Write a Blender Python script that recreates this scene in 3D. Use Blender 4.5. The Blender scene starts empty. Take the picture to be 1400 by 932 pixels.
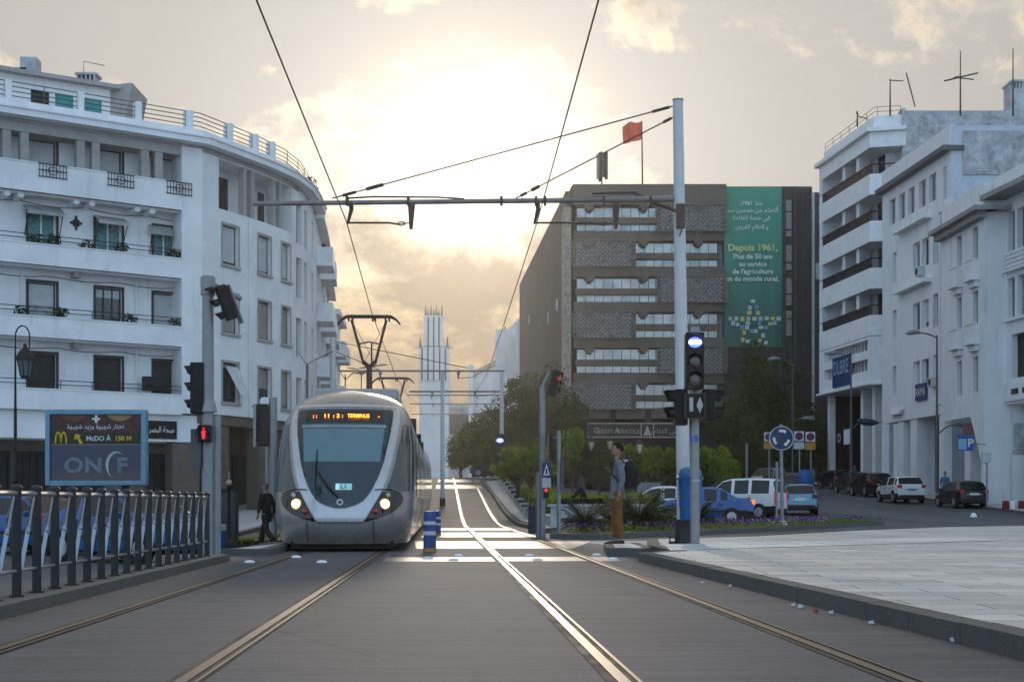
import bpy, bmesh, math, random
from mathutils import Vector, Matrix
random.seed(7)
S = bpy.context.scene; C = S.collection
R = math.radians; PI = math.pi
FL = 1400*50/36; CX = 700; YH = 687; H = .92
def W(px, py, Y): return Vector(((px-CX)*Y/FL, Y, H+(YH-py)*Y/FL))
def wx(px, Y): return (px-CX)*Y/FL
def wz(py, Y): return H+(YH-py)*Y/FL
def lin(t, pts):
    if t <= pts[0][0]: return pts[0][1]
    for (a, b), (c, d) in zip(pts, pts[1:]):
        if t <= c: return b+(d-b)*(t-a)/(c-a)
    return pts[-1][1]
def lerp(a, b, t): return a+(b-a)*t
def clamp(t): return max(0., min(1., t))
def sst(a, b, t):
    t = clamp((t-a)/(b-a)); return t*t*(3-2*t)
# ---------------------------------------------------------------- mesh builder
class MB:
    def __init__(s): s.v = []; s.f = []
    def add(s, pts, faces):
        n = len(s.v); s.v += [tuple(p) for p in pts]; s.f += [tuple(i+n for i in f) for f in faces]; return s
    def quad(s, a, b, c, d): return s.add([a, b, c, d], [(0, 1, 2, 3)])
    def hexa(s, p): return s.add(p, [(0, 3, 2, 1), (4, 5, 6, 7), (0, 1, 5, 4), (1, 2, 6, 5), (2, 3, 7, 6), (3, 0, 4, 7)])
    def box(s, x0, x1, y0, y1, z0, z1):
        return s.hexa([(x0, y0, z0), (x1, y0, z0), (x1, y1, z0), (x0, y1, z0), (x0, y0, z1), (x1, y0, z1), (x1, y1, z1), (x0, y1, z1)])
    def obox(s, c, sx, sy, sz, rz=0, rx=0, ry=0):
        m = Matrix.Translation(Vector(c)) @ Matrix.Rotation(rz, 4, 'Z') @ Matrix.Rotation(ry, 4, 'Y') @ Matrix.Rotation(rx, 4, 'X')
        return s.hexa([m @ Vector((a*sx/2, b*sy/2, d*sz/2)) for d in (-1, 1) for a, b in ((-1, -1), (1, -1), (1, 1), (-1, 1))])
    def prism(s, pts, z0, z1, zf=None):
        n = len(pts)
        lo = [(p[0], p[1], (zf(p[0], p[1]) if zf else 0)+z0) for p in pts]; hi = [(p[0], p[1], (zf(p[0], p[1]) if zf else 0)+z1) for p in pts]
        return s.add(lo+hi, [tuple(range(n-1, -1, -1)), tuple(range(n, 2*n))]+[(i, (i+1) % n, n+(i+1) % n, n+i) for i in range(n)])
    def plate(s, pts, nrm, th):
        nrm = Vector(nrm).normalized()*th; n = len(pts); P = [Vector(p) for p in pts]
        return s.add(P+[p+nrm for p in P], [tuple(range(n-1, -1, -1)), tuple(range(n, 2*n))]+[(i, (i+1) % n, n+(i+1) % n, n+i) for i in range(n)])
    def tube(s, pts, r, n=8, caps=True):
        P = [Vector(p) for p in pts]; rs = r if isinstance(r, (list, tuple)) else [r]*len(P); base = len(s.v); up = None
        for i, p in enumerate(P):
            t = (P[min(i+1, len(P)-1)]-P[max(i-1, 0)]).normalized()
            a = t.cross(Vector((0, 0, 1)) if abs(t.z) < .95 else Vector((0, 1, 0))).normalized()
            if up is not None and a.dot(up) < 0: a = -a
            up = a; b = t.cross(a)
            for k in range(n):
                q = 2*PI*k/n; s.v.append(tuple(p+(a*math.cos(q)+b*math.sin(q))*rs[i]))
        for i in range(len(P)-1):
            for k in range(n):
                s.f.append((base+i*n+k, base+i*n+(k+1) % n, base+(i+1)*n+(k+1) % n, base+(i+1)*n+k))
        if caps:
            s.f.append(tuple(base+k for k in range(n-1, -1, -1))); s.f.append(tuple(base+(len(P)-1)*n+k for k in range(n)))
        return s
    def cyl(s, p0, p1, r0, r1=None, n=12): return s.tube([p0, p1], [r0, r0 if r1 is None else r1], n)
    def lathe(s, prof, c, n=16):
        b = len(s.v); c = Vector(c)
        for r, z in prof:
            for k in range(n): s.v.append((c.x+r*math.cos(2*PI*k/n), c.y+r*math.sin(2*PI*k/n), c.z+z))
        for i in range(len(prof)-1):
            for k in range(n): s.f.append((b+i*n+k, b+i*n+(k+1) % n, b+(i+1)*n+(k+1) % n, b+(i+1)*n+k))
        s.f.append(tuple(b+k for k in range(n-1, -1, -1))); s.f.append(tuple(b+(len(prof)-1)*n+k for k in range(n))); return s
    def ball(s, c, rx, ry=None, rz=None, n=12, m=8):
        ry = ry or rx; rz = rz or rx; b = len(s.v)
        for i in range(m+1):
            a = -PI/2+PI*i/m
            for k in range(n): s.v.append((c[0]+rx*math.cos(a)*math.cos(2*PI*k/n), c[1]+ry*math.cos(a)*math.sin(2*PI*k/n), c[2]+rz*math.sin(a)))
        for i in range(m):
            for k in range(n): s.f.append((b+i*n+k, b+i*n+(k+1) % n, b+(i+1)*n+(k+1) % n, b+(i+1)*n+k))
        return s
    def grid(s, rows):
        b = len(s.v); m = len(rows[0])
        for r in rows: s.v += [tuple(p) for p in r]
        for i in range(len(rows)-1):
            for k in range(m-1): s.f.append((b+i*m+k, b+i*m+k+1, b+(i+1)*m+k+1, b+(i+1)*m+k))
        return s
    def build(s, name, mat, parent=None, smooth=False, bevel=0, fix=True, **kw):
        me = bpy.data.meshes.new(name); off = woff(parent)
        me.from_pydata([(x-off.x, y-off.y, z-off.z) for x, y, z in s.v], [], s.f)
        if fix or smooth:
            bm = bmesh.new(); bm.from_mesh(me)
            bmesh.ops.remove_doubles(bm, verts=bm.verts, dist=1e-5)
            if fix: bmesh.ops.recalc_face_normals(bm, faces=bm.faces)
            bm.to_mesh(me); bm.free()
        me.materials.append(mat)
        if smooth:
            me.polygons.foreach_set('use_smooth', [True]*len(me.polygons))
            try: me.set_sharp_from_angle(angle=R(38))
            except Exception: pass
        o = bpy.data.objects.new(name, me); C.objects.link(o)
        if parent: o.parent = parent
        if bevel:
            b = o.modifiers.new('bevel', 'BEVEL'); b.width = bevel; b.segments = 2; b.limit_method = 'ANGLE'
        if kw: tag(o, **kw)
        return o
def woff(o):
    v = Vector((0, 0, 0))
    while o is not None: v += o.location; o = o.parent
    return v
def tag(o, label=None, cat=None, group=None, kind=None):
    if label: o['label'] = label
    if cat: o['category'] = cat
    if group: o['group'] = group
    if kind: o['kind'] = kind
    return o
def thing(name, label, cat, loc=(0, 0, 0), group=None):
    o = bpy.data.objects.new(name, None); C.objects.link(o); o.location = loc; o.empty_display_size = .3
    return tag(o, label, cat, group)
def dup(root, loc, rz=0, label=None, group=None, scale=None):
    def cp(o, par):
        c = o.copy(); C.objects.link(c); c.parent = par
        for ch in [x for x in o.children]: cp(ch, c)
        return c
    r = cp(root, None); r.location = loc; r.rotation_euler = (0, 0, rz)
    if scale: r.scale = (scale,)*3 if not isinstance(scale, tuple) else scale
    if label: r['label'] = label
    if group: r['group'] = group
    return r
# ---------------------------------------------------------------- materials
class NT:
    def __init__(s, tree): s.t = tree; s.L = tree.links
    def n(s, typ, **kw):
        x = s.t.nodes.new(typ)
        for k, v in kw.items():
            if k.startswith('i_'): x.inputs[k[2:].replace('_', ' ')].default_value = v
            else: setattr(x, k, v)
        return x
    def put(s, inp, v):
        if hasattr(v, 'is_output') or isinstance(v, bpy.types.NodeSocket): s.L.new(v, inp)
        elif isinstance(v, (tuple, list)) and len(v) == 3 and inp.type == 'RGBA': inp.default_value = (*v, 1)
        else: inp.default_value = v
    def m(s, op, a, b=None, c=None, clampit=False):
        x = s.n('ShaderNodeMath', operation=op, use_clamp=clampit); s.put(x.inputs[0], a)
        if b is not None: s.put(x.inputs[1], b)
        if c is not None: s.put(x.inputs[2], c)
        return x.outputs[0]
    def vm(s, op, a, b=None, out=0):
        x = s.n('ShaderNodeVectorMath', operation=op); s.put(x.inputs[0], a)
        if b is not None: s.put(x.inputs[1], b)
        return x.outputs['Value'] if out else x.outputs[0]
    def mix(s, f, a, b, mode='MIX'):
        x = s.n('ShaderNodeMix', data_type='RGBA', blend_type=mode); s.put(x.inputs[0], f); s.put(x.inputs[6], a); s.put(x.inputs[7], b); return x.outputs[2]
    def ramp(s, v, lo, hi, a=0., b=1.):
        x = s.n('ShaderNodeMapRange', interpolation_type='SMOOTHSTEP'); s.put(x.inputs[0], v)
        for i, q in enumerate((lo, hi, a, b)): x.inputs[i+1].default_value = q
        return x.outputs[0]
    def noise(s, vec, scale, detail=4, rough=.55, lac=2.0, dist=0):
        x = s.n('ShaderNodeTexNoise'); s.put(x.inputs['Vector'], vec); x.inputs['Scale'].default_value = scale
        x.inputs['Detail'].default_value = detail; x.inputs['Roughness'].default_value = rough; x.inputs['Distortion'].default_value = dist
        return x.outputs[0]
    def mapping(s, vec, scale=(1, 1, 1), loc=(0, 0, 0), rot=(0, 0, 0)):
        x = s.n('ShaderNodeMapping'); s.put(x.inputs[0], vec); x.inputs['Scale'].default_value = scale; x.inputs['Location'].default_value = loc; x.inputs['Rotation'].default_value = rot; return x.outputs[0]
    def geo(s): return s.n('ShaderNodeNewGeometry').outputs['Position']
def newmat(name):
    m = bpy.data.materials.new(name); m.use_nodes = True; t = NT(m.node_tree); b = m.node_tree.nodes['Principled BSDF']; return m, t, b
_mats = {}
def M(name, col, rough=.6, metal=0, var=.15, scale=2., bump=.0, bscale=30, spec=.28, coat=0, streak=0, emis=0, ecol=None, rvar=.1, dirt=None):
    if name in _mats: return _mats[name]
    m, t, b = newmat(name); _mats[name] = m
    b.inputs['Metallic'].default_value = metal; b.inputs['Specular IOR Level'].default_value = spec
    if coat: b.inputs['Coat Weight'].default_value = coat; b.inputs['Coat Roughness'].default_value = .08
    p = t.geo() if not coat else t.n('ShaderNodeTexCoord').outputs['Object']
    n = t.noise(p, scale, 5, .6)
    f = t.ramp(n, .3, .7, 1-var, 1+var*.6)
    if streak:
        n2 = t.noise(t.mapping(p, (1, 1, .1)), 2.2, 6, .68); f = t.m('MULTIPLY', f, t.ramp(n2, .52, .86, 1, 1-streak))
    cc = t.n('ShaderNodeCombineColor'); [t.put(cc.inputs[i], f) for i in range(3)]
    colr = t.mix(1., (*col, 1) if False else tuple(col), cc.outputs[0], 'MULTIPLY')
    if dirt: colr = t.mix(t.ramp(t.noise(p, scale*.6, 7, .72), .5, .75), colr, tuple(dirt))
    t.put(b.inputs['Base Color'], colr)
    t.put(b.inputs['Roughness'], t.ramp(n, .3, .7, max(.02, rough-rvar), min(1, rough+rvar)))
    if bump:
        bn = t.n('ShaderNodeBump'); bn.inputs['Strength'].default_value = bump; bn.inputs['Distance'].default_value = .02
        t.put(bn.inputs['Height'], t.noise(p, bscale, 4, .6)); t.L.new(bn.outputs[0], b.inputs['Normal'])
    if emis:
        b.inputs['Emission Color'].default_value = (*(ecol or col), 1); b.inputs['Emission Strength'].default_value = emis
    return m
def glass_mat(name, tint=(.7, .8, .8), refl=(.9, .95, 1)):
    m = bpy.data.materials.new(name); m.use_nodes = True; t = NT(m.node_tree); m.node_tree.nodes.remove(m.node_tree.nodes['Principled BSDF'])
    a = t.n('ShaderNodeBsdfTransparent'); a.inputs[0].default_value = (*tint, 1)
    g = t.n('ShaderNodeBsdfGlossy'); g.inputs[0].default_value = (*refl, 1); g.inputs['Roughness'].default_value = .03
    fr = t.n('ShaderNodeFresnel'); fr.inputs[0].default_value = 1.5
    mx = t.n('ShaderNodeMixShader'); t.L.new(fr.outputs[0], mx.inputs[0]); t.L.new(a.outputs[0], mx.inputs[1]); t.L.new(g.outputs[0], mx.inputs[2])
    t.L.new(mx.outputs[0], m.node_tree.nodes['Material Output'].inputs[0]); return m
white = M('white_render', (.76, .77, .78), .8, var=.09, scale=.8, bump=.2, bscale=18, streak=.26)
white2 = M('white_paint_trim', (.78, .79, .80), .7, var=.08, scale=1.5, streak=.10)
white3 = M('weathered_white', (.72, .73, .75), .85, var=.05, scale=.7, bump=.2, bscale=14, streak=.42)
stained = M('stained_concrete', (.46, .47, .49), .9, var=.3, scale=1.3, bump=.25, bscale=12, streak=.55, dirt=(.16, .17, .18))
greystone = M('grey_render', (.36, .35, .33), .85, var=.12, scale=1.5, bump=.2)
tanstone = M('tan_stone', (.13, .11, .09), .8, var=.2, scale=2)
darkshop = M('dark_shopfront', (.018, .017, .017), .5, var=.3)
darkmetal = M('dark_iron', (.018, .019, .022), .55, .1, var=.2)
blackp = M('black_plastic', (.009, .009, .010), .55, var=.2)
steel = M('brushed_steel', (.42, .43, .44), .38, .85, var=.12, scale=6)
galv = M('galvanised_steel', (.27, .28, .29), .5, .35, var=.14, scale=5, streak=.2)
mastw = M('mast_pale_paint', (.54, .545, .55), .5, .1, var=.08, scale=3, streak=.25)
blueglass = M('window_glass_dark', (.016, .022, .028), .06, 0, var=.4, scale=.7, spec=.4, rvar=.03)
greyglass = M('window_glass_pale', (.12, .15, .17), .08, 0, var=.4, scale=.7, spec=.8, rvar=.03)
shutter = M('roller_shutter', (.52, .54, .55), .7, var=.1)
shutterdark = M('dark_shutter', (.045, .043, .042), .7, var=.25, scale=4)
windark = M('dark_window_frame', (.04, .038, .036), .6, var=.2)
panecurt = M('pane_net_curtain', (.26, .28, .29), .25, var=.35, scale=3, spec=.7); panedark = M('pane_black', (.015, .018, .022), .05, var=.2, spec=.8)
teal = M('teal_shutter', (.05, .30, .30), .6, var=.2, scale=3)
curtain = M('teal_curtain', (.10, .24, .24), .3, var=.5, scale=7)
asphalt = None
rubber = M('tyre_rubber', (.012, .012, .013), .8, var=.2)
alloy = M('alloy_rim', (.45, .46, .48), .3, .8, var=.1)
redlens = M('red_lens', (.35, .012, .012), .2, var=.1, spec=.6)
plate_m = M('number_plate', (.62, .64, .66), .5, var=.05)
lampw = M('lantern_glass', (.70, .62, .48), .3, var=.1)
# ---------------------------------------------------------------- text
AR = {'ا': 'ﺍﺎ', 'أ': 'ﺃﺄ', 'ب': 'ﺏﺐﺑﺒ', 'ت': 'ﺕﺖﺗﺘ', 'ة': 'ﺓﺔ', 'ح': 'ﺡﺢﺣﺤ', 'خ': 'ﺥﺦﺧﺨ', 'د': 'ﺩﺪ', 'ذ': 'ﺫﺬ', 'ر': 'ﺭﺮ', 'ز': 'ﺯﺰ', 'س': 'ﺱﺲﺳﺴ', 'ش': 'ﺵﺶﺷﺸ', 'ص': 'ﺹﺺﺻﺼ',
      'ع': 'ﻉﻊﻋﻌ', 'ف': 'ﻑﻒﻓﻔ', 'ق': 'ﻕﻖﻗﻘ', 'ك': 'ﻙﻚﻛﻜ', 'ل': 'ﻝﻞﻟﻠ', 'م': 'ﻡﻢﻣﻤ', 'ن': 'ﻥﻦﻧﻨ', 'ه': 'ﻩﻪﻫﻬ', 'و': 'ﻭﻮ', 'ي': 'ﻱﻲﻳﻴ', 'ض': 'ﺽﺾﺿﻀ', 'ط': 'ﻁﻂﻃﻄ'}
def arabic(s):
    s = s.replace('لا', '\ufefb') if False else s
    out = []
    for i, ch in enumerate(s):
        if ch not in AR: out.append(ch); continue
        f = AR[ch]; prv = i > 0 and s[i-1] in AR and len(AR[s[i-1]]) == 4; nxt = i+1 < len(s) and s[i+1] in AR and len(f) == 4
        out.append(f[(1 if prv else 0) if not nxt else (3 if prv else 2)])
    r = ''.join(reversed(out)); 
    for num in ('1691',): r = r.replace(num, num[::-1])
    return r
def text(name, s, mat, parent, pos, xd, ud, size, align='CENTER', bold=0, sx=1., ext=.004, maxw=0):
    c = bpy.data.curves.new('txt', 'FONT'); c.body = s; c.size = 1; c.align_x = align; c.offset = bold; c.extrude = 0; c.resolution_u = 3
    o = bpy.data.objects.new('txt', c); C.objects.link(o)
    me = bpy.data.meshes.new_from_object(o.evaluated_get(bpy.context.evaluated_depsgraph_get()))
    bpy.data.objects.remove(o); bpy.data.curves.remove(c)
    xd = Vector(xd).normalized(); ud = Vector(ud).normalized(); nd = xd.cross(ud); off = woff(parent); me.name = name
    if maxw and me.vertices:
        wd = (max(v.co.x for v in me.vertices)-min(v.co.x for v in me.vertices))*size*sx
        if wd > maxw: sx *= maxw/wd
    for v in me.vertices: v.co = Vector(pos)+xd*v.co.x*size*sx+ud*v.co.y*size+nd*(ext+v.co.z)-off
    me.materials.clear(); me.materials.append(mat); ob = bpy.data.objects.new(name, me); C.objects.link(ob); ob.parent = parent; return ob
# ---------------------------------------------------------------- facades
class Facade:
    """A wall line in plan: u runs along it, v is height above z0, d is out of the wall (towards the street)."""
    def __init__(s, pts, side=1, z0=0):
        s.p = [Vector((a, b)) for a, b in pts]; s.z0 = z0; s.L = [0]
        for a, b in zip(s.p, s.p[1:]): s.L.append(s.L[-1]+(b-a).length)
        s.n = []; seg = []
        for a, b in zip(s.p, s.p[1:]):
            t = (b-a).normalized(); seg.append(Vector((t.y, -t.x))*side)
        for i in range(len(s.p)):
            if i == 0: s.n.append(seg[0])
            elif i == len(s.p)-1: s.n.append(seg[-1])
            else:
                q = (seg[i-1]+seg[i]).normalized(); s.n.append(q/max(.5, q.dot(seg[i])))
        s.len = s.L[-1]
    def pt(s, u, v, d=0):
        i = 0
        while i < len(s.p)-2 and u > s.L[i+1]: i += 1
        t = (u-s.L[i])/(s.L[i+1]-s.L[i]); tc = clamp(t)
        q = s.p[i].lerp(s.p[i+1], tc)+(s.p[i+1]-s.p[i])*(t-tc)+s.n[i].lerp(s.n[i+1], tc)*d
        return Vector((q.x, q.y, s.z0+v))
    def cuts(s, u0, u1): return [u0]+[l for l in s.L if u0+.02 < l < u1-.02]+[u1]
    def box(s, mb, u0, u1, v0, v1, d0, d1):
        c = s.cuts(u0, u1); n = len(c)
        for u in c:
            for v, d in ((v0, d0), (v0, d1), (v1, d1), (v1, d0)): mb.v.append(tuple(s.pt(u, v, d)))
        b = len(mb.v)-4*n
        for i in range(n-1):
            for k in range(4): mb.f.append((b+4*i+k, b+4*i+(k+1) % 4, b+4*i+4+(k+1) % 4, b+4*i+4+k))
        mb.f.append((b+3, b+2, b+1, b)); e = b+4*(n-1); mb.f.append((e, e+1, e+2, e+3)); return mb
    def upx(s, px, d=0):
        best = 0; bd = 1e9; N = 1200
        for i in range(N+1):
            u = s.len*i/N; p = s.pt(u, 0, d); e = abs(CX+FL*p.x/p.y-px)
            if p.y > 1 and e < bd: bd = e; best = u
        return best
    def wall(s, mb, u0, u1, v0, v1, holes, d=0, reveal=.2):
        us = sorted(set(s.cuts(u0, u1)+[x for h in holes for x in h[:2] if u0 < x < u1])); vs = sorted(set([v0, v1]+[x for h in holes for x in h[2:4] if v0 < x < v1]))
        for a, b in zip(us, us[1:]):
            for c, e in zip(vs, vs[1:]):
                mu, mv = (a+b)/2, (c+e)/2
                if any(h[0] < mu < h[1] and h[2] < mv < h[3] for h in holes): continue
                mb.quad(s.pt(a, c, d), s.pt(b, c, d), s.pt(b, e, d), s.pt(a, e, d))
        for h in holes:
            a, b, c, e = h[:4]; r = d-(h[4] if len(h) > 4 else reveal)
            mb.quad(s.pt(a, c, d), s.pt(a, e, d), s.pt(a, e, r), s.pt(a, c, r)); mb.quad(s.pt(b, c, d), s.pt(b, c, r), s.pt(b, e, r), s.pt(b, e, d))
            cc = s.cuts(a, b)
            for x, y in zip(cc, cc[1:]):
                mb.quad(s.pt(x, c, d), s.pt(x, c, r), s.pt(y, c, r), s.pt(y, c, d)); mb.quad(s.pt(x, e, d), s.pt(y, e, d), s.pt(y, e, r), s.pt(x, e, r))
        return mb
    def window(s, par, a, b, c, e, d, glass, frame, kind='casement', sill=None, shut=None, shutf=.7, name='window'):
        """frame > pane (+ shutter) set at depth d"""
        w = .06; m = MB()
        for q in ((a, a+w, c, e), (b-w, b, c, e), (a+w, b-w, c, c+w), (a+w, b-w, e-w, e)): s.box(m, *q, d, d+.06)
        if kind == 'casement': s.box(m, (a+b)/2-w/2, (a+b)/2+w/2, c+w, e-w, d, d+.055)
        if kind == 'mull3':
            for k in (1, 2): s.box(m, lerp(a, b, k/3)-.03, lerp(a, b, k/3)+.03, c+w, e-w, d, d+.055)
        o = m.build(name, frame, par)
        if glass in (blueglass, greyglass): glass = random.choice((glass, glass, glass, greyglass, panecurt, panedark))
        if shut != 'full':
            s.box(MB(), 0, 0, 0, 0, 0, 0)
            s.box((g := MB()), a+w*.5, b-w*.5, c+w*.5, e-w*.5, d+.005, d+.02).build('pane', glass, o)
        if shut:
            f = 1 if shut == 'full' else shutf; g = MB(); z = e-w*.5; bot = e-(e-c)*f+w*.5
            while z-.07 > bot: s.box(g, a+w*.6, b-w*.6, z-.062, z, d+.022, d+.042); z -= .07
            s.box(g, a+w*.55, b-w*.55, bot, e-w*.5, d+.012, d+.026)
            g.build('shutter', sill if (sill is not None and not isinstance(sill, (int, float))) else shutter, o)
        return o
def balrail(F, par, u0, u1, v0, v1, d, mat=None, bars=3, posts=1.2, name='railing', r=.018):
    m = MB(); n = max(1, round((u1-u0)/posts)); c = F.cuts(u0, u1)
    for k in range(bars):
        z = lerp(v1, v0, k/bars); m.tube([F.pt(u, z, d) for u in c], r, 5)
    for k in range(n+1): m.tube([F.pt(lerp(u0, u1, k/n), v0, d), F.pt(lerp(u0, u1, k/n), v1, d)], r, 5)
    return m.build(name, mat or darkmetal, par)
# ---------------------------------------------------------------- ground
TP = [(0, 0), (50, 0), (58, -.03), (66, .22), (75, .70), (85, 1.35), (97, 2.08), (110, 2.78), (122, 3.08), (140, 3.22), (200, 3.5), (900, 6)]
RP = [(0, 0), (52, 0), (60, .05), (70, .36), (80, .70), (90, 1.12), (100, 1.55), (116, 2.15), (140, 2.8), (200, 3.5), (900, 6)]
def gz(x, y):
    a = sum(lin(y+k, TP) for k in (-3, -1.5, 0, 1.5, 3))/5; b = sum(lin(y+k, RP) for k in (-3, -1.5, 0, 1.5, 3))/5
    z = lerp(a, b, clamp((x-3)/7)); z -= .35*clamp((-x-5.0)/1.4)*(1-clamp((y-44)/14))
    return z
def tl(y): return -3.12-.039*(y-26) if y < 26 else -3.12-.049*(y-26)      # tram track centre line
def tr(y): return 1.28-.0496*(y-7.3) if y < 112 else 1.28-.0496*104.7-.055*(y-112)  # the free track
YS = [-6, -3, 0, 2, 4, 6]+[8+1.5*i for i in range(82)]+[132+4*i for i in range(8)]
def strip(mb, fl, fr, y0, y1, dz=.02, nx=2, zf=gz):
    ys = [y0]+[y for y in YS if y0+.05 < y < y1-.05]+[y1]
    mb.grid([[(lerp(fl(y), fr(y), k/nx), y, zf(lerp(fl(y), fr(y), k/nx), y)+dz) for k in range(nx+1)] for y in ys]); return mb
def ground_mat(name, col, mode):
    m, t, b = newmat(name); p = t.geo()
    big = t.noise(p, .22, 5, .6); fine = t.noise(p, 55, 3, .6); mid = t.noise(p, 2.3, 6, .65); sp = t.noise(p, 160, 2, .5)
    f = t.m('MULTIPLY', t.ramp(big, .3, .7, .90, 1.08), t.ramp(mid, .25, .75, .95, 1.05)); f = t.m('MULTIPLY', f, t.ramp(fine, .25, .75, .8, 1.2)); f = t.m('MULTIPLY', f, t.ramp(sp, .3, .7, .75, 1.25)); stn = t.noise(p, 1.1, 7, .72); f = t.m('MULTIPLY', f, t.ramp(stn, .60, .72, 1, .72))
    h = fine; rough = .84; b.inputs['Specular IOR Level'].default_value = .12 if mode == 'concrete' else .22
    if mode == 'concrete':     # brushed across the track
        br = t.noise(t.mapping(p, (.35, 14, 1)), 1.6, 4, .7); f = t.m('MULTIPLY', f, t.ramp(br, .3, .7, .76, 1.16)); h = t.m('ADD', t.m('MULTIPLY', br, .8), t.m('MULTIPLY', fine, .3))
        st = t.noise(t.mapping(p, (1.2, .25, 1)), 1.0, 5, .7); f = t.m('MULTIPLY', f, t.ramp(st, .3, .8, 1.04, .95)); br2 = t.noise(t.mapping(p, (.10, 2.6, 1)), 1.5, 5, .75); f = t.m('MULTIPLY', f, t.ramp(br2, .3, .7, .87, 1.1)); rough = .80
        ck = t.n('ShaderNodeTexVoronoi', feature='DISTANCE_TO_EDGE'); t.put(ck.inputs['Vector'], t.vm('ADD', t.mapping(p, (.16, .3, 1)), t.mapping(p, (.0, .0, 0)))); ck.inputs['Scale'].default_value = 1.3
        f = t.m('MULTIPLY', f, t.ramp(ck.outputs['Distance'], 0, .006, .8, 1))
    if mode == 'paving':
        bt = t.n('ShaderNodeTexBrick'); t.put(bt.inputs['Vector'], t.mapping(p, (1, 1, 1), (0, 0, 0), (0, 0, .05))); bt.inputs['Scale'].default_value = 1.0
        bt.inputs['Brick Width'].default_value = 1.0; bt.inputs['Row Height'].default_value = .5; bt.inputs['Mortar Size'].default_value = .012; bt.inputs['Mortar Smooth'].default_value = .2
        bt.inputs['Color1'].default_value = (.80, .80, .80, 1); bt.inputs['Color2'].default_value = (1.14, 1.14, 1.14, 1); bt.inputs['Mortar'].default_value = (.42, .42, .42, 1)
        col0 = t.mix(1., tuple(col), bt.outputs[0], 'MULTIPLY'); h = t.m('ADD', t.m('MULTIPLY', bt.outputs[1], -.5), t.m('MULTIPLY', fine, .3)); rough = t.ramp(mid, .3, .7, .6, .8)
        st = t.ramp(t.noise(t.mapping(p, (.5, 1.6, 1)), .9, 6, .72), .55, .78, 1, .72); f = t.m('MULTIPLY', f, st)
    else: col0 = tuple(col)
    if mode == 'asphalt':
        pt = t.noise(t.mapping(p, (.5, .12, 1)), .6, 4, .5); f = t.m('MULTIPLY', f, t.ramp(pt, .45, .55, .86, 1.1)); rough = t.ramp(mid, .3, .7, .7, .9)
    cc = t.n('ShaderNodeCombineColor'); [t.put(cc.inputs[i], f) for i in range(3)]
    t.put(b.inputs['Base Color'], t.mix(1., col0, cc.outputs[0], 'MULTIPLY')); t.put(b.inputs['Roughness'], rough)
    bn = t.n('ShaderNodeBump'); bn.inputs['Strength'].default_value = .35; bn.inputs['Distance'].default_value = .012; t.put(bn.inputs['Height'], h); t.L.new(bn.outputs[0], b.inputs['Normal'])
    return m
asphalt = ground_mat('asphalt', (.095, .10, .108), 'asphalt'); concrete = ground_mat('track_concrete', (.110, .107, .114), 'concrete')
paving = ground_mat('plaza_paving', (.57, .525, .48), 'paving'); pale = ground_mat('pale_concrete', (.42, .41, .40), 'plain'); kerbm = ground_mat('kerb_stone', (.105, .108, .105), 'plain')
bandm = ground_mat('pale_crossing_band', (.21, .185, .15), 'plain'); bandm.node_tree.nodes['Principled BSDF'].inputs['Specular IOR Level'].default_value = .3
for l_ in list(bandm.node_tree.links):
    if l_.to_socket.name == 'Roughness': bandm.node_tree.links.remove(l_)
bandm.node_tree.nodes['Principled BSDF'].inputs['Roughness'].default_value = .52
soil = ground_mat('planting_soil', (.05, .04, .028), 'plain')
xs = [-420, -200, -90, -50, -30, -20, -14, -10, -8, -6.4, -5.8, -5.4, -5.0, -3, 0, 3, 4.4, 5.8, 7.2, 8.6, 10, 14, 20, 30, 50, 90, 200, 420]
ys = YS+[170, 200, 260, 340, 500, 700, 900]
MB().grid([[(x, y, gz(x, y)) for x in xs] for y in ys]).build('ground', asphalt, kind='structure', fix=False)
def kl(y): return -3.96-.039*(y-11)                      # kerb face under the railing
def kr(y): return lin(y, [(-6, 3.98), (2, 3.40), (8.2, 2.95), (22.1, 1.96), (22.6, 2.0)])
strip(MB(), lambda y: kl(y)-.02 if y < 22 else (-5.0 if y < 50 else tl(y)-1.9), lambda y: (kr(y)+.02) if y < 22.1 else lin(y, [(22.1, 2.0), (30, 2.2), (36, 1.0), (44, .62), (112, -2.75), (164, -5.6)]), -6, 160, .012, 4).build('track_bed_pavement', concrete, kind='structure', fix=False)
# rails: polished head, dark groove, keeper lip
def rail(c, off):
    m = MB(); d = MB()
    f = lambda o: (lambda y: c(y)+off+o)
    strip(d, f(-.085), f(.10), -6, 160, .016, 1)
    for a, b in ((-.035, .03), (.066, .088)): strip(m, f(a), f(b), -6, 160, .022, 1)
    return m, d
railm = M('polished_rail', (.14, .115, .09), .46, 1, var=.08, scale=.7, rvar=.02); groove = M('rail_groove', (.022, .021, .022), .8, var=.3)
for c, lab in ((tl, 'tram'), (tr, 'free')):
    for sgn in (-1, 1):
        m, d = rail(c, sgn*.7175)
        m.build('track_rail', railm, kind='structure', fix=False); d.build('track_rail_groove', groove, kind='structure', fix=False)
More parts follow.
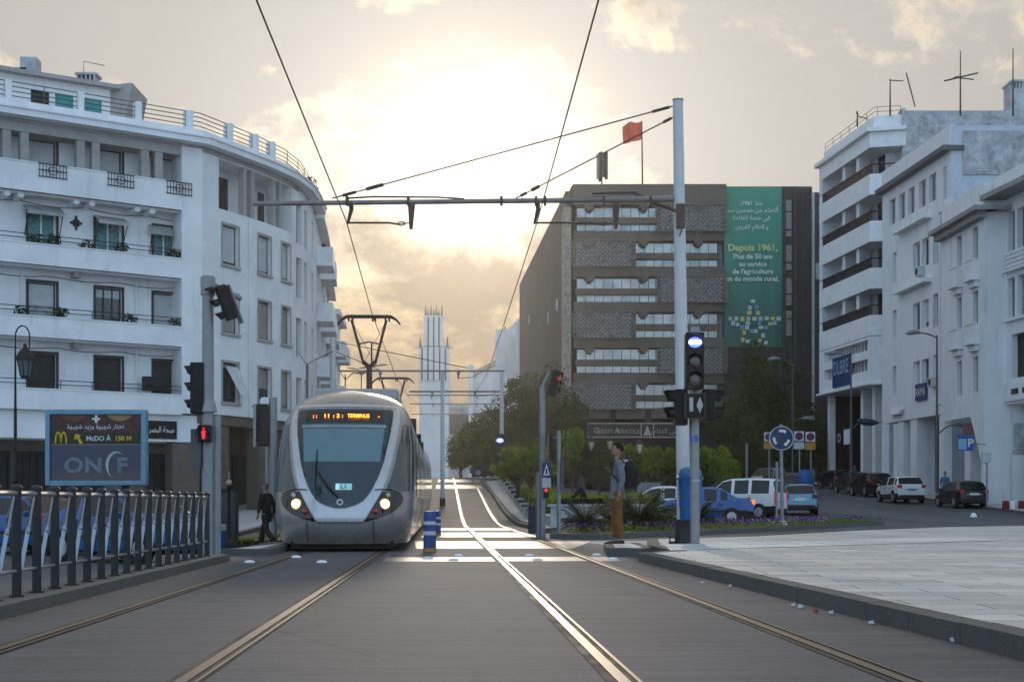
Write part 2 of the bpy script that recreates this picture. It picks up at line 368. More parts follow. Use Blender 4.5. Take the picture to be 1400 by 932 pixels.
# raised kerb under the railing, left refuge slab, plaza and its kerb
def slab(name, pts, h, top, kerb=None, kw=.22, cat='structure', dz=0):
    """paved slab with a kerb stone ring"""
    P = [Vector(p) for p in pts]; n = len(P); c = sum(P, Vector((0, 0)))/n; m = MB(); inner = []
    area = sum(P[i].x*P[(i+1) % n].y-P[(i+1) % n].x*P[i].y for i in range(n)); sg = 1 if area > 0 else -1
    for i in range(n):
        a = (P[i]-P[i-1]).normalized(); b = (P[(i+1) % n]-P[i]).normalized(); na = Vector((-a.y, a.x))*sg; nb = Vector((-b.y, b.x))*sg; q = (na+nb).normalized(); inner.append(P[i]+q*kw/max(.45, q.dot(na)))
    t = MB(); t.prism([(p.x, p.y) for p in inner], dz-.2, dz+h-.002, gz); t.build(name, top, kind='structure')
    k = MB()
    for i in range(n):
        j = (i+1) % n; L = (P[j]-P[i]).length; ns = max(1, round(L/1.0))
        for q in range(ns):
            t0, t1 = q/ns+(.006/L if q else 0), (q+1)/ns-(.006/L if q < ns-1 else 0); A, B, D, E = P[i].lerp(P[j], t0), P[i].lerp(P[j], t1), inner[i].lerp(inner[j], t1), inner[i].lerp(inner[j], t0)
            jz = random.uniform(-.003, .003)
            k.hexa([(p.x, p.y, gz(p.x, p.y)+z) for z in (dz-.2, dz+h+jz) for p in (A, B, D, E)])
    k.build(name+'_kerb', kerb or kerbm, kind='structure'); return
ry = [8.2+.0*i for i in range(1)]
pz = [(kr(y), y) for y in (-5, 0, 4, 8.2, 12, 16, 20, 22.1)]+[(2.6, 22.9), (2.5, 26), (2.9, 30.5), (5.5, 33.0), (9, 39), (14, 46), (20, 50), (34, 54), (60, 56), (60, 20), (40, -5)]
pz_in = pz
slab('plaza', pz, .15, paving)
slab('railing_kerb', [(kl(y), y) for y in (22.2, 18, 14, 10, 6, 0)]+[(kl(y)-.5, y) for y in (0, 6, 10, 14, 18, 22.2)], .12, kerbm, kw=.2)
slab('refuge_pavement', [(-4.15, 24.2), (-4.28, 28.3), (-5.55, 29.5), (-6.2, 27.5), (-5.0, 24.6)], .13, pale)
slab('waiting_pavement', [(1.62, 24.4), (1.75, 27.2), (2.42, 27.6), (2.44, 24.8), (2.2, 23.9)], .15, paving, kw=.16)
def patch(pts, mat, dz, name):
    m = MB(); n = len(pts)
    a, b, c, d = [Vector(p) for p in pts]; N = 14
    m.grid([[(q.x, q.y, gz(q.x, q.y)+dz) for q in [a.lerp(d, j/N).lerp(b.lerp(c, j/N), i/N) for i in range(N+1)]] for j in range(N+1)])
    return m.build(name, mat, kind='structure', fix=False)
patch([(2.3, 28), (60, 52), (60, 60), (1.2, 33.5)], pale, .008, 'forecourt_pavement')
patch([(-1.9, 28.2), (1.2, 28.2), (1.9, 33.6), (-2.3, 33.6)], bandm, .0145, 'crossing_band_marking'); patch([(-2.0, 22.0), (1.72, 22.2), (1.55, 23.9), (-2.1, 23.7)], bandm, .0145, 'stop_band_marking')
patch([(-2.4, 37.5), (.75, 37.5), (.35, 43.5), (-2.6, 43.5)], bandm, .0145, 'crossing_band_marking'); patch([(-2.6, 46.5), (.15, 46.5), (-.1, 51), (-2.9, 51)], bandm, .0145, 'crossing_band_marking')
patch([(-5.0, 93), (-1.9, 93), (-2.2, 98), (-5.2, 98)], bandm, .0145, 'crossing_band_marking'); patch([(-5.4, 103), (-2.3, 103), (-2.5, 108.5), (-5.6, 108.5)], bandm, .0145, 'crossing_band_marking')
patch([(2.55, 22.9), (10, 29), (10.5, 31.6), (2.9, 27.5)], ground_mat('bright_tiles', (.68, .66, .62), 'paving'), .155, 'tile_strip_pavement')
# flower bed island and kerbs along the climbing track
bed_pts = [(.95, 36.0), (2.2, 35.6), (4.7, 39.4), (9.0, 46.6), (14.4, 56.2), (15.2, 58.0), (14.2, 58.6), (8.2, 53.5), (4.2, 48.5), (1.6, 42.5)]
slab('flower_bed_soil', bed_pts, .14, soil, kw=.2)
slab('trackside_pavement', [(.95, 43.2), (-.05, 62), (-1.05, 82), (-2.05, 101), (-.5, 103), (.6, 82), (1.3, 62), (2.0, 44.5)], .15, pale, kw=.18)
slab('far_pavement', [(24.6, 62), (25.6, 80), (26.2, 98), (26.6, 120), (27.5, 140), (60, 140), (60, 62)], .14, pale)
slab('shop_pavement', [(-9.2, 40), (-9.4, 52), (-9.6, 62), (-9.4, 74), (-10, 100), (-14, 110), (-40, 110), (-40, 40)], .14, pale)
for i, (px, py) in enumerate([(627, 761), (620, 767), (724, 761), (735, 767), (816, 760), (838, 766), (405, 763), (341, 770), (440, 770), (585, 765)]):
    Y = FL*H/(py-YH); p = W(px, py, Y)
    MB().lathe([(.085, .0), (.08, .018), (.05, .035), (.0, .04)], (p.x, p.y, gz(p.x, p.y)+.014), 12).build('road_stud', white2, smooth=True, label='small white domed stud on the concrete before the pale crossing band', cat='road stud', group='white road studs across the tracks')
tr_ = random.Random(3)
for i, (px, py) in enumerate([(960, 799), (998, 804), (1094, 833), (1114, 839), (1136, 841), (1192, 855), (1303, 880), (1084, 830)]):
    Y = FL*H/(py-YH); p = W(px, py, Y); q = MB(); w = tr_.uniform(.018, .036)
    c = [(p.x+w*math.cos(a+tr_.uniform(-.4, .4)), p.y+w*1.3*math.sin(a+tr_.uniform(-.4, .4)), p.z+.018) for a in (0, 1.2, 2.4, 3.7, 5)]
    c2 = [(x_*.75+p.x*.25+tr_.uniform(-.01, .01), y_*.7+p.y*.3, z_+tr_.uniform(.008, .03)) for x_, y_, z_ in c]; q.add(c+c2, [(k, (k+1) % 5, 5+(k+1) % 5, 5+k) for k in range(5)]+[(4, 3, 2, 1, 0), (5, 6, 7, 8, 9)])
    q.build('litter_scrap', shutter if i != 3 else redlens, label='crumpled scrap of litter lying at the foot of the plaza kerb' if i != 3 else 'reddish scrap of litter lying at the foot of the plaza kerb', cat='litter', group='litter scraps along the plaza kerb')
# ---------------------------------------------------------------- tram (built nose at y=0 facing -Y, then turned onto its track)
tgrey = M('tram_grey_paint', (.31, .295, .285), .32, .35, var=.1, scale=1.2, coat=.4); tsilver = M('tram_silver_mask', (.52, .53, .55), .26, .45, var=.06, scale=1.5, coat=.5)
tdark = M('tram_dark_interior', (.055, .075, .09), .5, var=.3); tblack = M('tram_black_gloss', (.012, .012, .014), .12, var=.2, spec=.6)
tside = M('tram_side_silver', (.42, .40, .38), .24, .65, var=.1, scale=1.2, coat=.3); tglass = glass_mat('tram_windshield_glass', (.78, .88, .90)); tsideglass = M('tram_side_glass', (.03, .05, .06), .04, var=.3, spec=.9)
blindm = M('tram_sun_blind', (.34, .47, .49), .6, var=.06); blindbar = M('tram_blind_bar', (.62, .66, .68), .5); amber = M('amber_display', (1, .25, .02), .5, emis=5, ecol=(1, .22, .015)); lampm = M('headlamp_glow', (1, .8, .5), .3, emis=7, ecol=(1, .62, .28)); lamprim = M('headlamp_ring', (.9, .55, .25), .2, emis=.9, ecol=(1, .42, .13))
panm = M('pantograph_paint', (.085, .055, .05), .5, .3, var=.2)
TB = [(.14, .30), (.25, .14), (.4, .05), (.6, 0), (.9, .06), (1.3, .26), (1.8, .60), (2.3, .98), (2.7, 1.36), (2.9, 1.66), (3.02, 1.95), (3.12, 2.4), (3.18, 2.9), (3.2, 3.6)]
TH = [(.14, 1.20), (.3, 1.25), (.6, 1.31), (1.0, 1.325), (2.0, 1.315), (2.5, 1.26), (2.75, 1.17), (2.9, 1.06), (3.02, .90), (3.12, .66), (3.18, .40), (3.2, .0)]
def smooth_lin(z, T, h=.09): return sum(lin(z+k*h, T) for k in (-1, -.5, 0, .5, 1))/5
def tP(th, z):
    hw = max(.02, smooth_lin(z, TH, .05)); p = 2.5; s_, c_ = abs(math.sin(th)), abs(math.cos(th))
    return Vector((hw*math.copysign(s_**(2/p), th), smooth_lin(z, TB)+1.55*(1-c_**(2/p)), z))
def tTh(x, z):
    hw = smooth_lin(z, TH, .05); return math.copysign(math.asin(min(1, (abs(x)/hw))**1.25), x)
def tN(th, z, e=.012):
    a = tP(min(th+e, PI/2-.001), z)-tP(max(th-e, -PI/2+.001), z); b = tP(th, z+e)-tP(th, z-e); n = a.cross(b)
    return n.normalized() if n.length > 1e-9 else Vector((0, -1, 0))
def tpatch(rows, off, n=20):
    """rows: (z, x_left, x_right[, mode]); lays a skin panel just proud of the shell"""
    g = []
    for z, xl, xr in rows:
        a, b = tTh(xl, z), tTh(xr, z); g.append([tP(lerp(a, b, k/n), z)+tN(lerp(a, b, k/n), z)*off for k in range(n+1)])
    return MB().grid(g)
def dens(T, n=30):
    z0, z1 = T[0][0], T[-1][0]; return [(z, *[smooth_lin(z, [(q[0], q[i]) for q in T], .02) for i in range(1, len(T[0]))]) for z in [lerp(z0, z1, k/n) for k in range(n+1)]]
tram = thing('tram', 'silver grey tram with glowing headlamps and amber destination display coming down the left track', 'tram')
# nose shell
zs_ = [.14, .2, .28, .4, .5, .6, .7, .8, .9, 1.0, 1.15, 1.3, 1.45, 1.6, 1.8, 2.0, 2.2, 2.35, 2.5, 2.6, 2.7, 2.8, 2.88, 2.95, 3.02, 3.08, 3.13, 3.17, 3.195]
YB = 4.4
g = []
for z in zs_:
    row = [tP(PI/2*(k/14), z) for k in range(-14, 15)]; e = Vector((row[0].x, YB, z)); f = Vector((row[-1].x, YB, z)); g.append([e]+row+[f])
nose = MB().grid(g); nose.add([p for p in g[-1]], [tuple(range(len(g[-1])))])
nose.build('nose_shell', tgrey, tram, smooth=True, fix=False)
OUT = [(.545, .40), (.6, .455), (.7, .51), (.85, .60), (1.1, .745), (1.4, .85), (1.65, .91), (2.2, 1.01), (2.5, 1.045), (2.68, 1.05), (2.80, 1.03)]
GLS = [(.80, .06), (.83, .22), (.88, .34), (.93, .42), (1.05, .52), (1.17, .59), (1.4, .69), (1.65, .77), (2.2, .875), (2.5, .91), (2.70, .915)]
tpatch([(z, -w, w) for z, w in dens(OUT, 40)], .008, 30).build('mask_frame', tsilver, tram, smooth=True, fix=False)
tpatch([(z, -w, w) for z, w in dens([(a, b) for a, b in GLS], 44)], .014, 28).build('windshield_surround', tblack, tram, smooth=True, fix=False)
inn = tpatch([(z, -w, w) for z, w in dens([(a, b-.045) for a, b in GLS[2:]]+[], 34)], .016, 26).build('cab_interior', tdark, tram, smooth=True, fix=False)
bl = tpatch([(z, -.70-(z-1.65)*.10, .70+(z-1.65)*.10) for z in [1.66+.64*k/12 for k in range(13)]], .021, 20).build('sun_blind', blindm, inn, smooth=True, fix=False)
tpatch([(z, -.79, .79) for z in (2.315, 2.345, 2.375)], .024, 20).build('blind_bar', blindbar, inn, fix=False)
tpatch([(z, -w, w) for z, w in dens(GLS, 40)], .034, 26).build('windshield', tglass, tram, smooth=True, fix=False)
tpatch([(z, -.96, .96) for z in (2.725, 2.735)], .02, 20).build('roof_seam', tblack, tram, fix=False)
# brow panel above the glass
# destination display: lit letters behind the glass
def tfront(x, z, off): return tP(tTh(x, z), z)+tN(tTh(x, z), z)*off
xd = (1, 0, 0); a0 = tfront(0, 2.46, .03); a1 = tfront(0, 2.62, .03); ud = (a1-a0)
disp = tpatch([(z, -.74, .72) for z in (2.42, 2.5, 2.58, 2.66)], .018, 18).build('destination_display', tblack, tram, fix=False)
for s_, x0 in ((': :', -.56), ('I I', -.34), (': 2 :', -.13), ('TERMINUS', .25), ('-', .62)):
    x = x0+.02; p = tfront(x, 2.485, .055); q = tfront(x+.02, 2.485, .055)-p
    text('display_letters', s_, amber, disp, p-Vector((0, .012, 0)), (1, q.y/.02*.98, 0), ud, .145, bold=.008, sx=.62 if len(s_) > 5 else .9)
cardm = M('route_card', (.45, .72, .74), .4, emis=.35, ecol=(.4, .75, .8)); cd = tfront(.06, 1.185, .026); cu = tfront(.06, 1.25, .026)-tfront(.06, 1.15, .026)
card = MB(); cu.normalize(); X = Vector((1, .05, 0)).normalized()
card.plate([cd-X*.15-cu*.065, cd+X*.15-cu*.065, cd+X*.15+cu*.065, cd-X*.15+cu*.065], X.cross(cu)*1, .004).build('route_card', cardm, tram)
text('route_number', 'L1', tdark, tram, cd-cu*.045+X.cross(cu)*.006, X, cu, .125, bold=.02)
# wiper, emblem
w0 = tfront(-.02, .98, .05); MB().tube([w0, tfront(-.22, 1.17, .06), tfront(-.45, 1.50, .06)], .013, 6).tube([tfront(-.455, 1.12, .055), tfront(-.46, 1.5, .06), tfront(-.455, 1.86, .055)], .011, 6).tube([tfront(-.05, .98, .05), tfront(-.25, 1.17, .06), tfront(-.455, 1.45, .06)], .008, 6).build('wiper', blackp, tram)
em = tfront(0, .90, .03); en = tN(0, .90)
e = MB(); A = Vector((1, 0, 0)); B = en.cross(A)
rr = []
for rad, o in ((.036, .0), (.036, .012), (.062, .012), (.062, .0)): rr.append([em+(A*math.cos(2*PI*k/24)+B*math.sin(2*PI*k/24))*rad+en*o for k in range(25)])
e.grid(rr).build('ring_emblem', steel, tram, smooth=True)
# headlamp clusters
for sx in (-1, 1):
    def mir(rows): return [(z, *(sorted((sx*a, sx*b)))) for z, a, b in rows]
    hl = tpatch(mir(dens([(.555, .425, .46), (.6, .47, .66), (.68, .52, .88), (.78, .575, 1.02), (.88, .63, 1.11), (.98, .69, 1.14), (1.06, .73, 1.10), (1.10, .75, .98)], 22)), .013, 12).build('headlamp_housing', tblack, tram, smooth=True, fix=False)
    for (x, z, r_, mt, nm) in ((.80, .875, .098, lampm, 'headlamp'), (.63, .735, .055, redlens, 'marker_lamp'), (.86, 1.03, .05, alloy, 'reflector')):
        c = tfront(sx*x, z, .02); n = Vector((sx*.25, -1, 0)).normalized(); a = Vector((-n.y, n.x, 0)); b = Vector((0, 0, 1))
        q = MB(); q.grid([[c+(a*math.cos(2*PI*k/20)+b*math.sin(2*PI*k/20))*r_*s0+n*o for k in range(21)] for s0, o in ((1.0, -.02), (1, .015), (.85, .03), (.4, .045), (.01, .05))])
        lo = q.build(nm, mt if nm != 'headlamp' else lamprim, hl, smooth=True)
        if nm == 'headlamp': MB().grid([[c+(a*math.cos(2*PI*k/20)+b*math.sin(2*PI*k/20))*r_*s0+n*o for k in range(21)] for s0, o in ((.74, .043), (.4, .058), (.01, .062))]).build('headlamp_bulb', lampm, hl, smooth=True)
    # cab side window and mirror-like strip
    g = []
    for k in range(21):
        z = lerp(1.12, 2.42, k/20); th0 = tTh(smooth_lin(z, OUT)+.075, z); x1 = 1.49-.10*((z-1.77)/.65)**2
        g.append([tP(sx*lerp(th0, x1, j/10), z)+tN(sx*lerp(th0, x1, j/10), z)*.010 for j in range(11)])
    MB().grid(g).build('cab_side_window', tsideglass, tram, smooth=True, fix=False)
    g = [[tP(sx*1.18, z)+tN(sx*1.18, z)*.02, tP(sx*1.225, z)+tN(sx*1.225, z)*.02] for z in [1.1+.13*k for k in range(11)]]
    MB().grid(g).build('window_pillar', tside, tram, fix=False)
    MB().tube([tfront(sx*.62, 1.135, .03), tfront(sx*.86, 1.145, .03), tfront(sx*1.10, 1.06, .03)], .009, 6).build('seam_trim', tblack, tram)
tpatch([(z, -.42, .42) for z in (.535, .55)], .012, 14).build('bumper_seam', tblack, tram, fix=False)
for sx in (-1, 1): MB().grid([[tfront(sx*x, z, .006) for x in (.60, .612)] for z in (.2, .3, .4, .5, .56)]).build('bumper_joint', tblack, tram, fix=False)
MB().box(-.95, .95, .6, 6, .04, .2).build('underframe', blackp, tram)
# coach bodies behind the nose
def body(y0, y1, zsh, name='coach_body'):
    prof = [(smooth_lin(z, TH, .05), z) for z in [.16, .3, .5, .8, 1.2, 1.8, 2.3, 2.5, 2.65, 2.78, 2.9, 3.0, 3.08, 3.15, 3.19]]
    ring = [(-x, z) for x, z in prof]+[(x, z) for x, z in reversed(prof)]
    b = MB().grid([[(x, y, z+zsh) for x, z in ring] for y in (y0, y1)]); b.f.append(tuple(range(len(ring)))); b.f.append(tuple(range(2*len(ring)-1, len(ring)-1, -1)))
    o = b.build(name, tside, tram, smooth=True); 
    for sx in (-1, 1):
        n = max(2, round((y1-y0)/1.55)); wd = (y1-y0)/n
        for k in range(n):
            a, c = y0+wd*k+.07, y0+wd*(k+1)-.07; door = n > 3 and k in (1, 3)
            MB().grid([[(sx*(smooth_lin(z, TH, .05)+.012), y, z+zsh) for y in (a, c)] for z in ([.42]+[.6, 1.0, 1.6, 2.2, 2.38] if door else [1.02, 1.5, 2.0, 2.38])]).build('door' if door else 'side_window', tsideglass, o, fix=False)
    for k in (0, 1): MB().box(-.9, .9, lerp(y0, y1, .2+.45*k), lerp(y0, y1, .42+.45*k), 3.17+zsh, 3.42+zsh).build('roof_unit', tgrey, o, bevel=.04)
    return o
secs = [(YB, 9.4), (10.0, 17.4), (18.0, 23.2), (23.8, 31.4)]
for i, (a, b) in enumerate(secs): body(a, b, 0)
for a, b in zip(secs, secs[1:]):
    m = MB()
    for k in range(6): y = lerp(a[1], b[0], (k+.5)/6); m.box(-1.22, 1.22, y-.045, y+.02, .3, 3.0)
    m.build('bellows', rubber, tram)
for i, (a, b) in enumerate([(31.9, 40), (40.5, 47)]): body(a, b, gz(-6, 26+(a+b)/2)+.02)
def panto(y, nm):
    z0, zh = 3.3, 5.66; m = MB(); m.cyl((0, y, 3.1), (0, y, 4.42), .085, .075, 12); m.box(-.28, .28, y-.08, y+.1, 3.2, 3.36)
    m.tube([(-.16, y, 4.52), (0, y, 4.40), (.16, y, 4.52)], .06, 8)
    for s_ in (-1, 1): m.tube([(s_*.15, y, 4.48), (s_*.44, y-.2, zh-.1)], .035, 8); m.tube([(s_*.24, y+.1, 4.95), (s_*.47, y-.15, zh-.08)], .014, 6)
    m.tube([(-.24, y-.05, 4.98), (0, y-.05, 5.03), (.24, y-.05, 4.98)], .022, 6); m.cyl((.06, y, 4.5), (.06, y-.05, 5.0), .02)
    m.tube([(-.14, y, 4.5), (.42, y-.2, zh-.15)], .006, 4); m.tube([(.14, y, 4.5), (-.42, y-.2, zh-.15)], .006, 4)
    o = m.build('pantograph', panm, tram)
    h = MB(); 
    for dy in (-.3, -.08): h.tube([(-.80, y+dy, zh-.20), (-.70, y+dy, zh-.08), (-.58, y+dy, zh-.01), (-.5, y+dy, zh), (.5, y+dy, zh), (.58, y+dy, zh-.01), (.70, y+dy, zh-.08), (.80, y+dy, zh-.20)], [.016, .022, .03, .034, .034, .03, .022, .016], 8)
    for x in (-.52, -.42, .1, .16, .42, .52): h.box(x-.02, x+.02, y-.3, y-.05, zh-.12, zh)
    h.build('collector_head', panm, o)
panto(10.6, ''); panto(28.6, '')
tram.location = (tl(26)-.03, 26, gz(-3.1, 26)+.02); tram.rotation_euler = (0, 0, .049)
# ---------------------------------------------------------------- curved corner building on the left
LB = thing('apartment_building', 'white curved corner apartment block with long balconies and a pillared top floor', 'building', (-20, 62, 0))
FA = Facade([(-33, 49.6), (-26.5, 53.9), (-20.9, 58), (-17.2, 60.6), (-13.75, 63.1)], 1)
FB = Facade([(-13.75, 63.1), (-12.85, 65.0), (-11.8, 67.3), (-11.0, 69.6), (-10.62, 72), (-10.6, 74.6), (-10.75, 78)], 1)
UA = FA.len; pier = UA-.95
holes = []; wins = []
for row, (fl, hh) in enumerate(((14.05, 2.15), (11.05, 2.1), (8.0, 2.2), (5.0, 2.2))):
    for col, px in enumerate((-40, 58, 149, 225)):
        u = FA.upx(px, -1.0); w = .58 if col != 3 else .52; holes.append((u-w, u+w, fl+.02, fl+hh)); wins.append((row, col, u-w, u+w, fl+.02, fl+hh))
m = MB(); FA.wall(m, 0, pier, 3.55, 17, holes, d=-1.0, reveal=.22)
FA.box(m, pier, UA, 4.85, 17.0, -1.2, .0); FA.box(m, 0, pier, -1, .2, -6, -1.5)
m.build('front_wall', white, LB)
for row, col, a, b, c, e in wins:
    if row == 0: FA.window(LB, a, b, c, e, -1.2, greyglass, shutterdark, shut='p', shutf=(.96, .95, .62, .96)[col], kind='plain')
    elif row == 1: FA.window(LB, a, b, c, e, -1.2, curtain, white2, kind='casement')
    elif row == 2: FA.window(LB, a, b, c, e, -1.2, greyglass if col != 2 else blueglass, windark, shut='p', shutf=(.5, .45, .2, .8)[col], kind='mull3' if col == 2 else 'plain')
    else: FA.window(LB, a, b, c, e, -1.2, blueglass, windark, shut='p', shutf=(.97, .98, .97, .98)[col], sill=shutterdark, kind='plain')
    fr = MB(); 
    for q in ((a-.1, a, c, e+.1), (b, b+.1, c, e+.1), (a, b, e, e+.1)): FA.box(fr, *q, -1.0, -.965)
    fr.build('window_surround', (windark if row != 1 else shutterdark), LB)
for fl, par, rl in ((14.0, .95, 0), (11.0, .62, .95), (8.0, .62, .95), (5.0, .62, .95)):
    m = MB(); FA.box(m, 0, pier+.02, fl-.22, fl-.002, -1.0, -.02); FA.box(m, 0, pier+.02, fl-.22, fl+par, -.16, -.002); FA.box(m, 0, pier+.03, fl+par, fl+par+.05, -.2, .03); FA.box(m, 0, pier, fl-.30, fl-.22, -.7, -.3)
    b = m.build('balcony', white, LB)
    if rl: balrail(FA, b, 0, pier, fl+par+.05, fl+rl+.08, -.08, bars=2, posts=1.3)
    if par < .9:
        for px in (-60, 105, 252): u = FA.upx(px, -.6); FA.box(MB(), u-.14, u+.14, fl-.52, fl-.3, -1.0, -.45).build('balcony_bracket', greystone, b)
    else:
        for px in (-60, -36, 8, 27, 103, 124, 186, 206, 262):
            u = FA.upx(px, -.4); MB().tube([FA.pt(u, fl-.38, -1.0), FA.pt(u, fl-.36, -.2)], [.16, .14], 10).build('balcony_bracket', white, b, smooth=True)
        for px in (72, 165, 245):
            u = FA.upx(px, 0); g = MB()
            for k in range(9): g.tube([FA.pt(u-.55+.14*k, fl+.42, .03), FA.pt(u-.55+.14*k, fl+.98, .05)], .014, 5)
            for z in (.45, .72, .98): g.tube([FA.pt(u-.6, fl+z, .04), FA.pt(u+.6, fl+z, .04)], .018, 5)
            g.tube([FA.pt(u+.2*math.cos(t), fl+.72+.16*math.sin(t), .05) for t in [k*PI/6 for k in range(13)]], .014, 5)
            g.build('iron_grille', darkmetal, b)
# top-floor pillars, roof overhang, parapet and its railing
for px in (-60, -38, 7, 32, 108, 129, 196, 215, 267):
    u = FA.upx(px, -.3); FA.box(MB(), u-.17, u+.17, 14.0, 16.2, -.42, -.1).build('pillar', greystone, LB)
m = MB(); FA.box(m, 0, UA, 16.2, 16.72, -1.0, -.06); m.build('lintel', greystone, LB)
m = MB(); FB.box(m, 0, FB.upx(408), 16.5, 16.72, -.1, .04); m.build('lintel', greystone, LB)
allp = [(p.x, p.y) for p in FA.p]+[(p.x, p.y) for p in FB.p[1:]]
FR = Facade(allp, 1); uB = FR.len-2
m = MB(); FR.box(m, 0, FR.len, 16.72, 16.98, -3, .55); FR.box(m, 0, FR.len, 16.98, 17.05, -2, .62); FR.box(m, 0, FR.len, 17.05, 17.42, -.3, .1); m.build('roof_cornice', white2, LB)
m = MB(); m.prism(allp+[(-16, 92), (-40, 92), (-40, 60)], 16.6, 16.9); m.build('roof', greystone, LB)
pp = [FR.upx(q, -.1) for q in (10, 110, 188, 257)]+[FA.len+FB.upx(q, -.1) for q in (312, 347, 370)]
for u in pp: FR.box(MB(), u-.11, u+.11, 17.0, 18.2, -.3, .11).build('parapet_pier', white2, LB)
for a, b in zip([0]+pp, pp+[uB+1]): balrail(FR, LB, a+.1, b-.1, 17.42, 18.2, -.12, mat=M('roof_rail', (.10, .10, .10), .6, .2), bars=4, posts=1.8, name='roof_railing', r=.022)
# penthouse behind the parapet
FP = Facade([(-32, 57.3), (-22.3, 64.6), (-18.9, 66.8)], 1); ph = []
for i, px in enumerate((55, 88, 127)):
    u = FP.upx(px, 0); ph.append((u-.42, u+.42, 17.0, 19.75, i))
m = MB(); FP.wall(m, 0, FP.len, 16.9, 20.3, [h[:4] for h in ph], d=0, reveal=.15); p_ = FP.pt(FP.len, 0); m.box(p_.x-.25, p_.x, p_.y, p_.y+8, 16.9, 20.3); pw = m.build('penthouse', white, LB)
for a, b, c, e, i in ph: FP.box(MB(), a, b, c, e, -.14, -.1).build('penthouse_door' if i == 0 else 'penthouse_shutter', darkshop if i == 0 else teal, pw)
m = MB(); FP.box(m, 0, FP.len+.4, 20.3, 20.48, -6, .45); m.build('penthouse_roof', greystone, pw)
m = MB(); m.hexa([(-18.85, 66.9, 18.2), (-18.35, 67.1, 18.6), (-18.35, 70, 18.6), (-18.85, 70, 18.2), (-19.6, 66.9, 20.48), (-17.95, 67.2, 20.75), (-17.95, 70, 20.75), (-19.6, 70, 20.48)]); m.build('stair_roof', greystone, pw)
for px, w, z0, z1 in ((42, .75, 20.4, 22.1), (121, .9, 20.4, 20.95), (8, 2.2, 20.4, 21.6)):
    q = W(px, 100, 68); o = MB().box(q.x-w/2, q.x+w/2, q.y-.4, q.y+.4, z0, z1)
    if px == 121:
        for k in range(5): o.box(q.x-w/2+.2*k, q.x-w/2+.2*k+.07, q.y-.4, q.y+.4, z1, z1+.3)
        o.box(q.x-w/2-.06, q.x+w/2+.06, q.y-.46, q.y+.46, z1+.3, z1+.4)
    o.build('chimney', stained, LB)
q = W(64, 90, 68); MB().cyl((q.x, q.y, 20.4), (q.x, q.y, 21.1), .1).cyl((q.x, q.y, 21.1), (q.x, q.y, 21.3), .17).build('vent_pipe', darkmetal, LB)
q = W(123, 90, 68); MB().tube([(q.x-.3, q.y, 21.2), (q.x-.3, q.y, 22.0), (q.x+.7, q.y, 21.8)], .02, 5).build('roof_antenna', darkmetal, LB)
q = W(349, 190, 74); MB().tube([(q.x, q.y, 17), (q.x, q.y, 19.6)], .025, 5).tube([(q.x-.15, q.y, 19.4), (q.x+.15, q.y, 19.5)], .05, 5).build('roof_antenna', darkmetal, LB)
# side wall B
hb = []; wb = []
for ci, px in enumerate((315, 362, 392)):
    u = FB.upx(px, 0); w = (.60, .56, .52)[ci]
    for ri, zt in enumerate((13.55, 10.45, 7.3)): hb.append((u-w, u+w, zt-1.8, zt, .22)); wb.append((u-w, u+w, zt-1.8, zt, ci, ri))
lg0, lg1 = FB.upx(299), FB.upx(399)
hb.append((lg0, lg1, 14.2, 16.45, 1.3))
for i, px in enumerate((409, 418, 427)):
    u = FB.upx(px)
    for zt in (15.9, 13.2, 10.2, 7.2): hb.append((u-.45, u+.45, zt-2.0, zt, .3)); wb.append((u-.45, u+.45, zt-2.0, zt, 5, 5))
m = MB(); FB.wall(m, 0, FB.len, 4.9, 16.7, hb); m.build('side_wall', white, LB)
for a, b, c, e, ci, ri in wb:
    k = FB.window(LB, a, b, c, e, -.22 if ci < 5 else -.3, greyglass if ri < 2 else blueglass, shutterdark, kind='plain', shut='p', shutf=(.92, .96, .96)[ri] if ri < 2 else (.15, .55, .9, .5, .5, .6)[ci], sill=shutter if ri == 0 else tanstone if ri == 5 else M('beige_shutter', (.30, .28, .25), .7))
    if ci < 5:
        s_ = MB(); 
        for q in ((a-.1, a, c-.1, e+.1), (b, b+.1, c-.1, e+.1), (a, b, e, e+.1)): FB.box(s_, *q, .002, .035)
        FB.box(s_, a-.12, b+.12, c-.12, c-.0, .002, .1); s_.build('window_surround', greystone, LB)
m = MB(); FB.box(m, lg0, lg1, 14.2, 16.45, -1.5, -1.32); m.build('loggia_back_wall', white, LB)
for px in (305, 342, 357, 374): 
    u = FB.upx(px, -1.3); FB.box(MB(), u-.35, u+.35, 14.25, 16.1, -1.31, -1.27).build('loggia_door', windark, LB)
for px in (333, 344, 373, 382): u = FB.upx(px, -.1); FB.box(MB(), u-.13, u+.13, 14.2, 16.45, -.3, -.02).build('pillar', greystone, LB)
a_ = FB.upx(306); sh = MB(); FB.box(sh, 0, 0.01, 0, .01, 0, .01)
u = FB.upx(317); MB().plate([FB.pt(u-.45, 7.1, .0), FB.pt(u+.55, 7.1, .0), FB.pt(u+.6, 5.75, .55), FB.pt(u-.05, 5.85, .5)], (0, 0, 1), .03).build('torn_blind', shutter, LB)
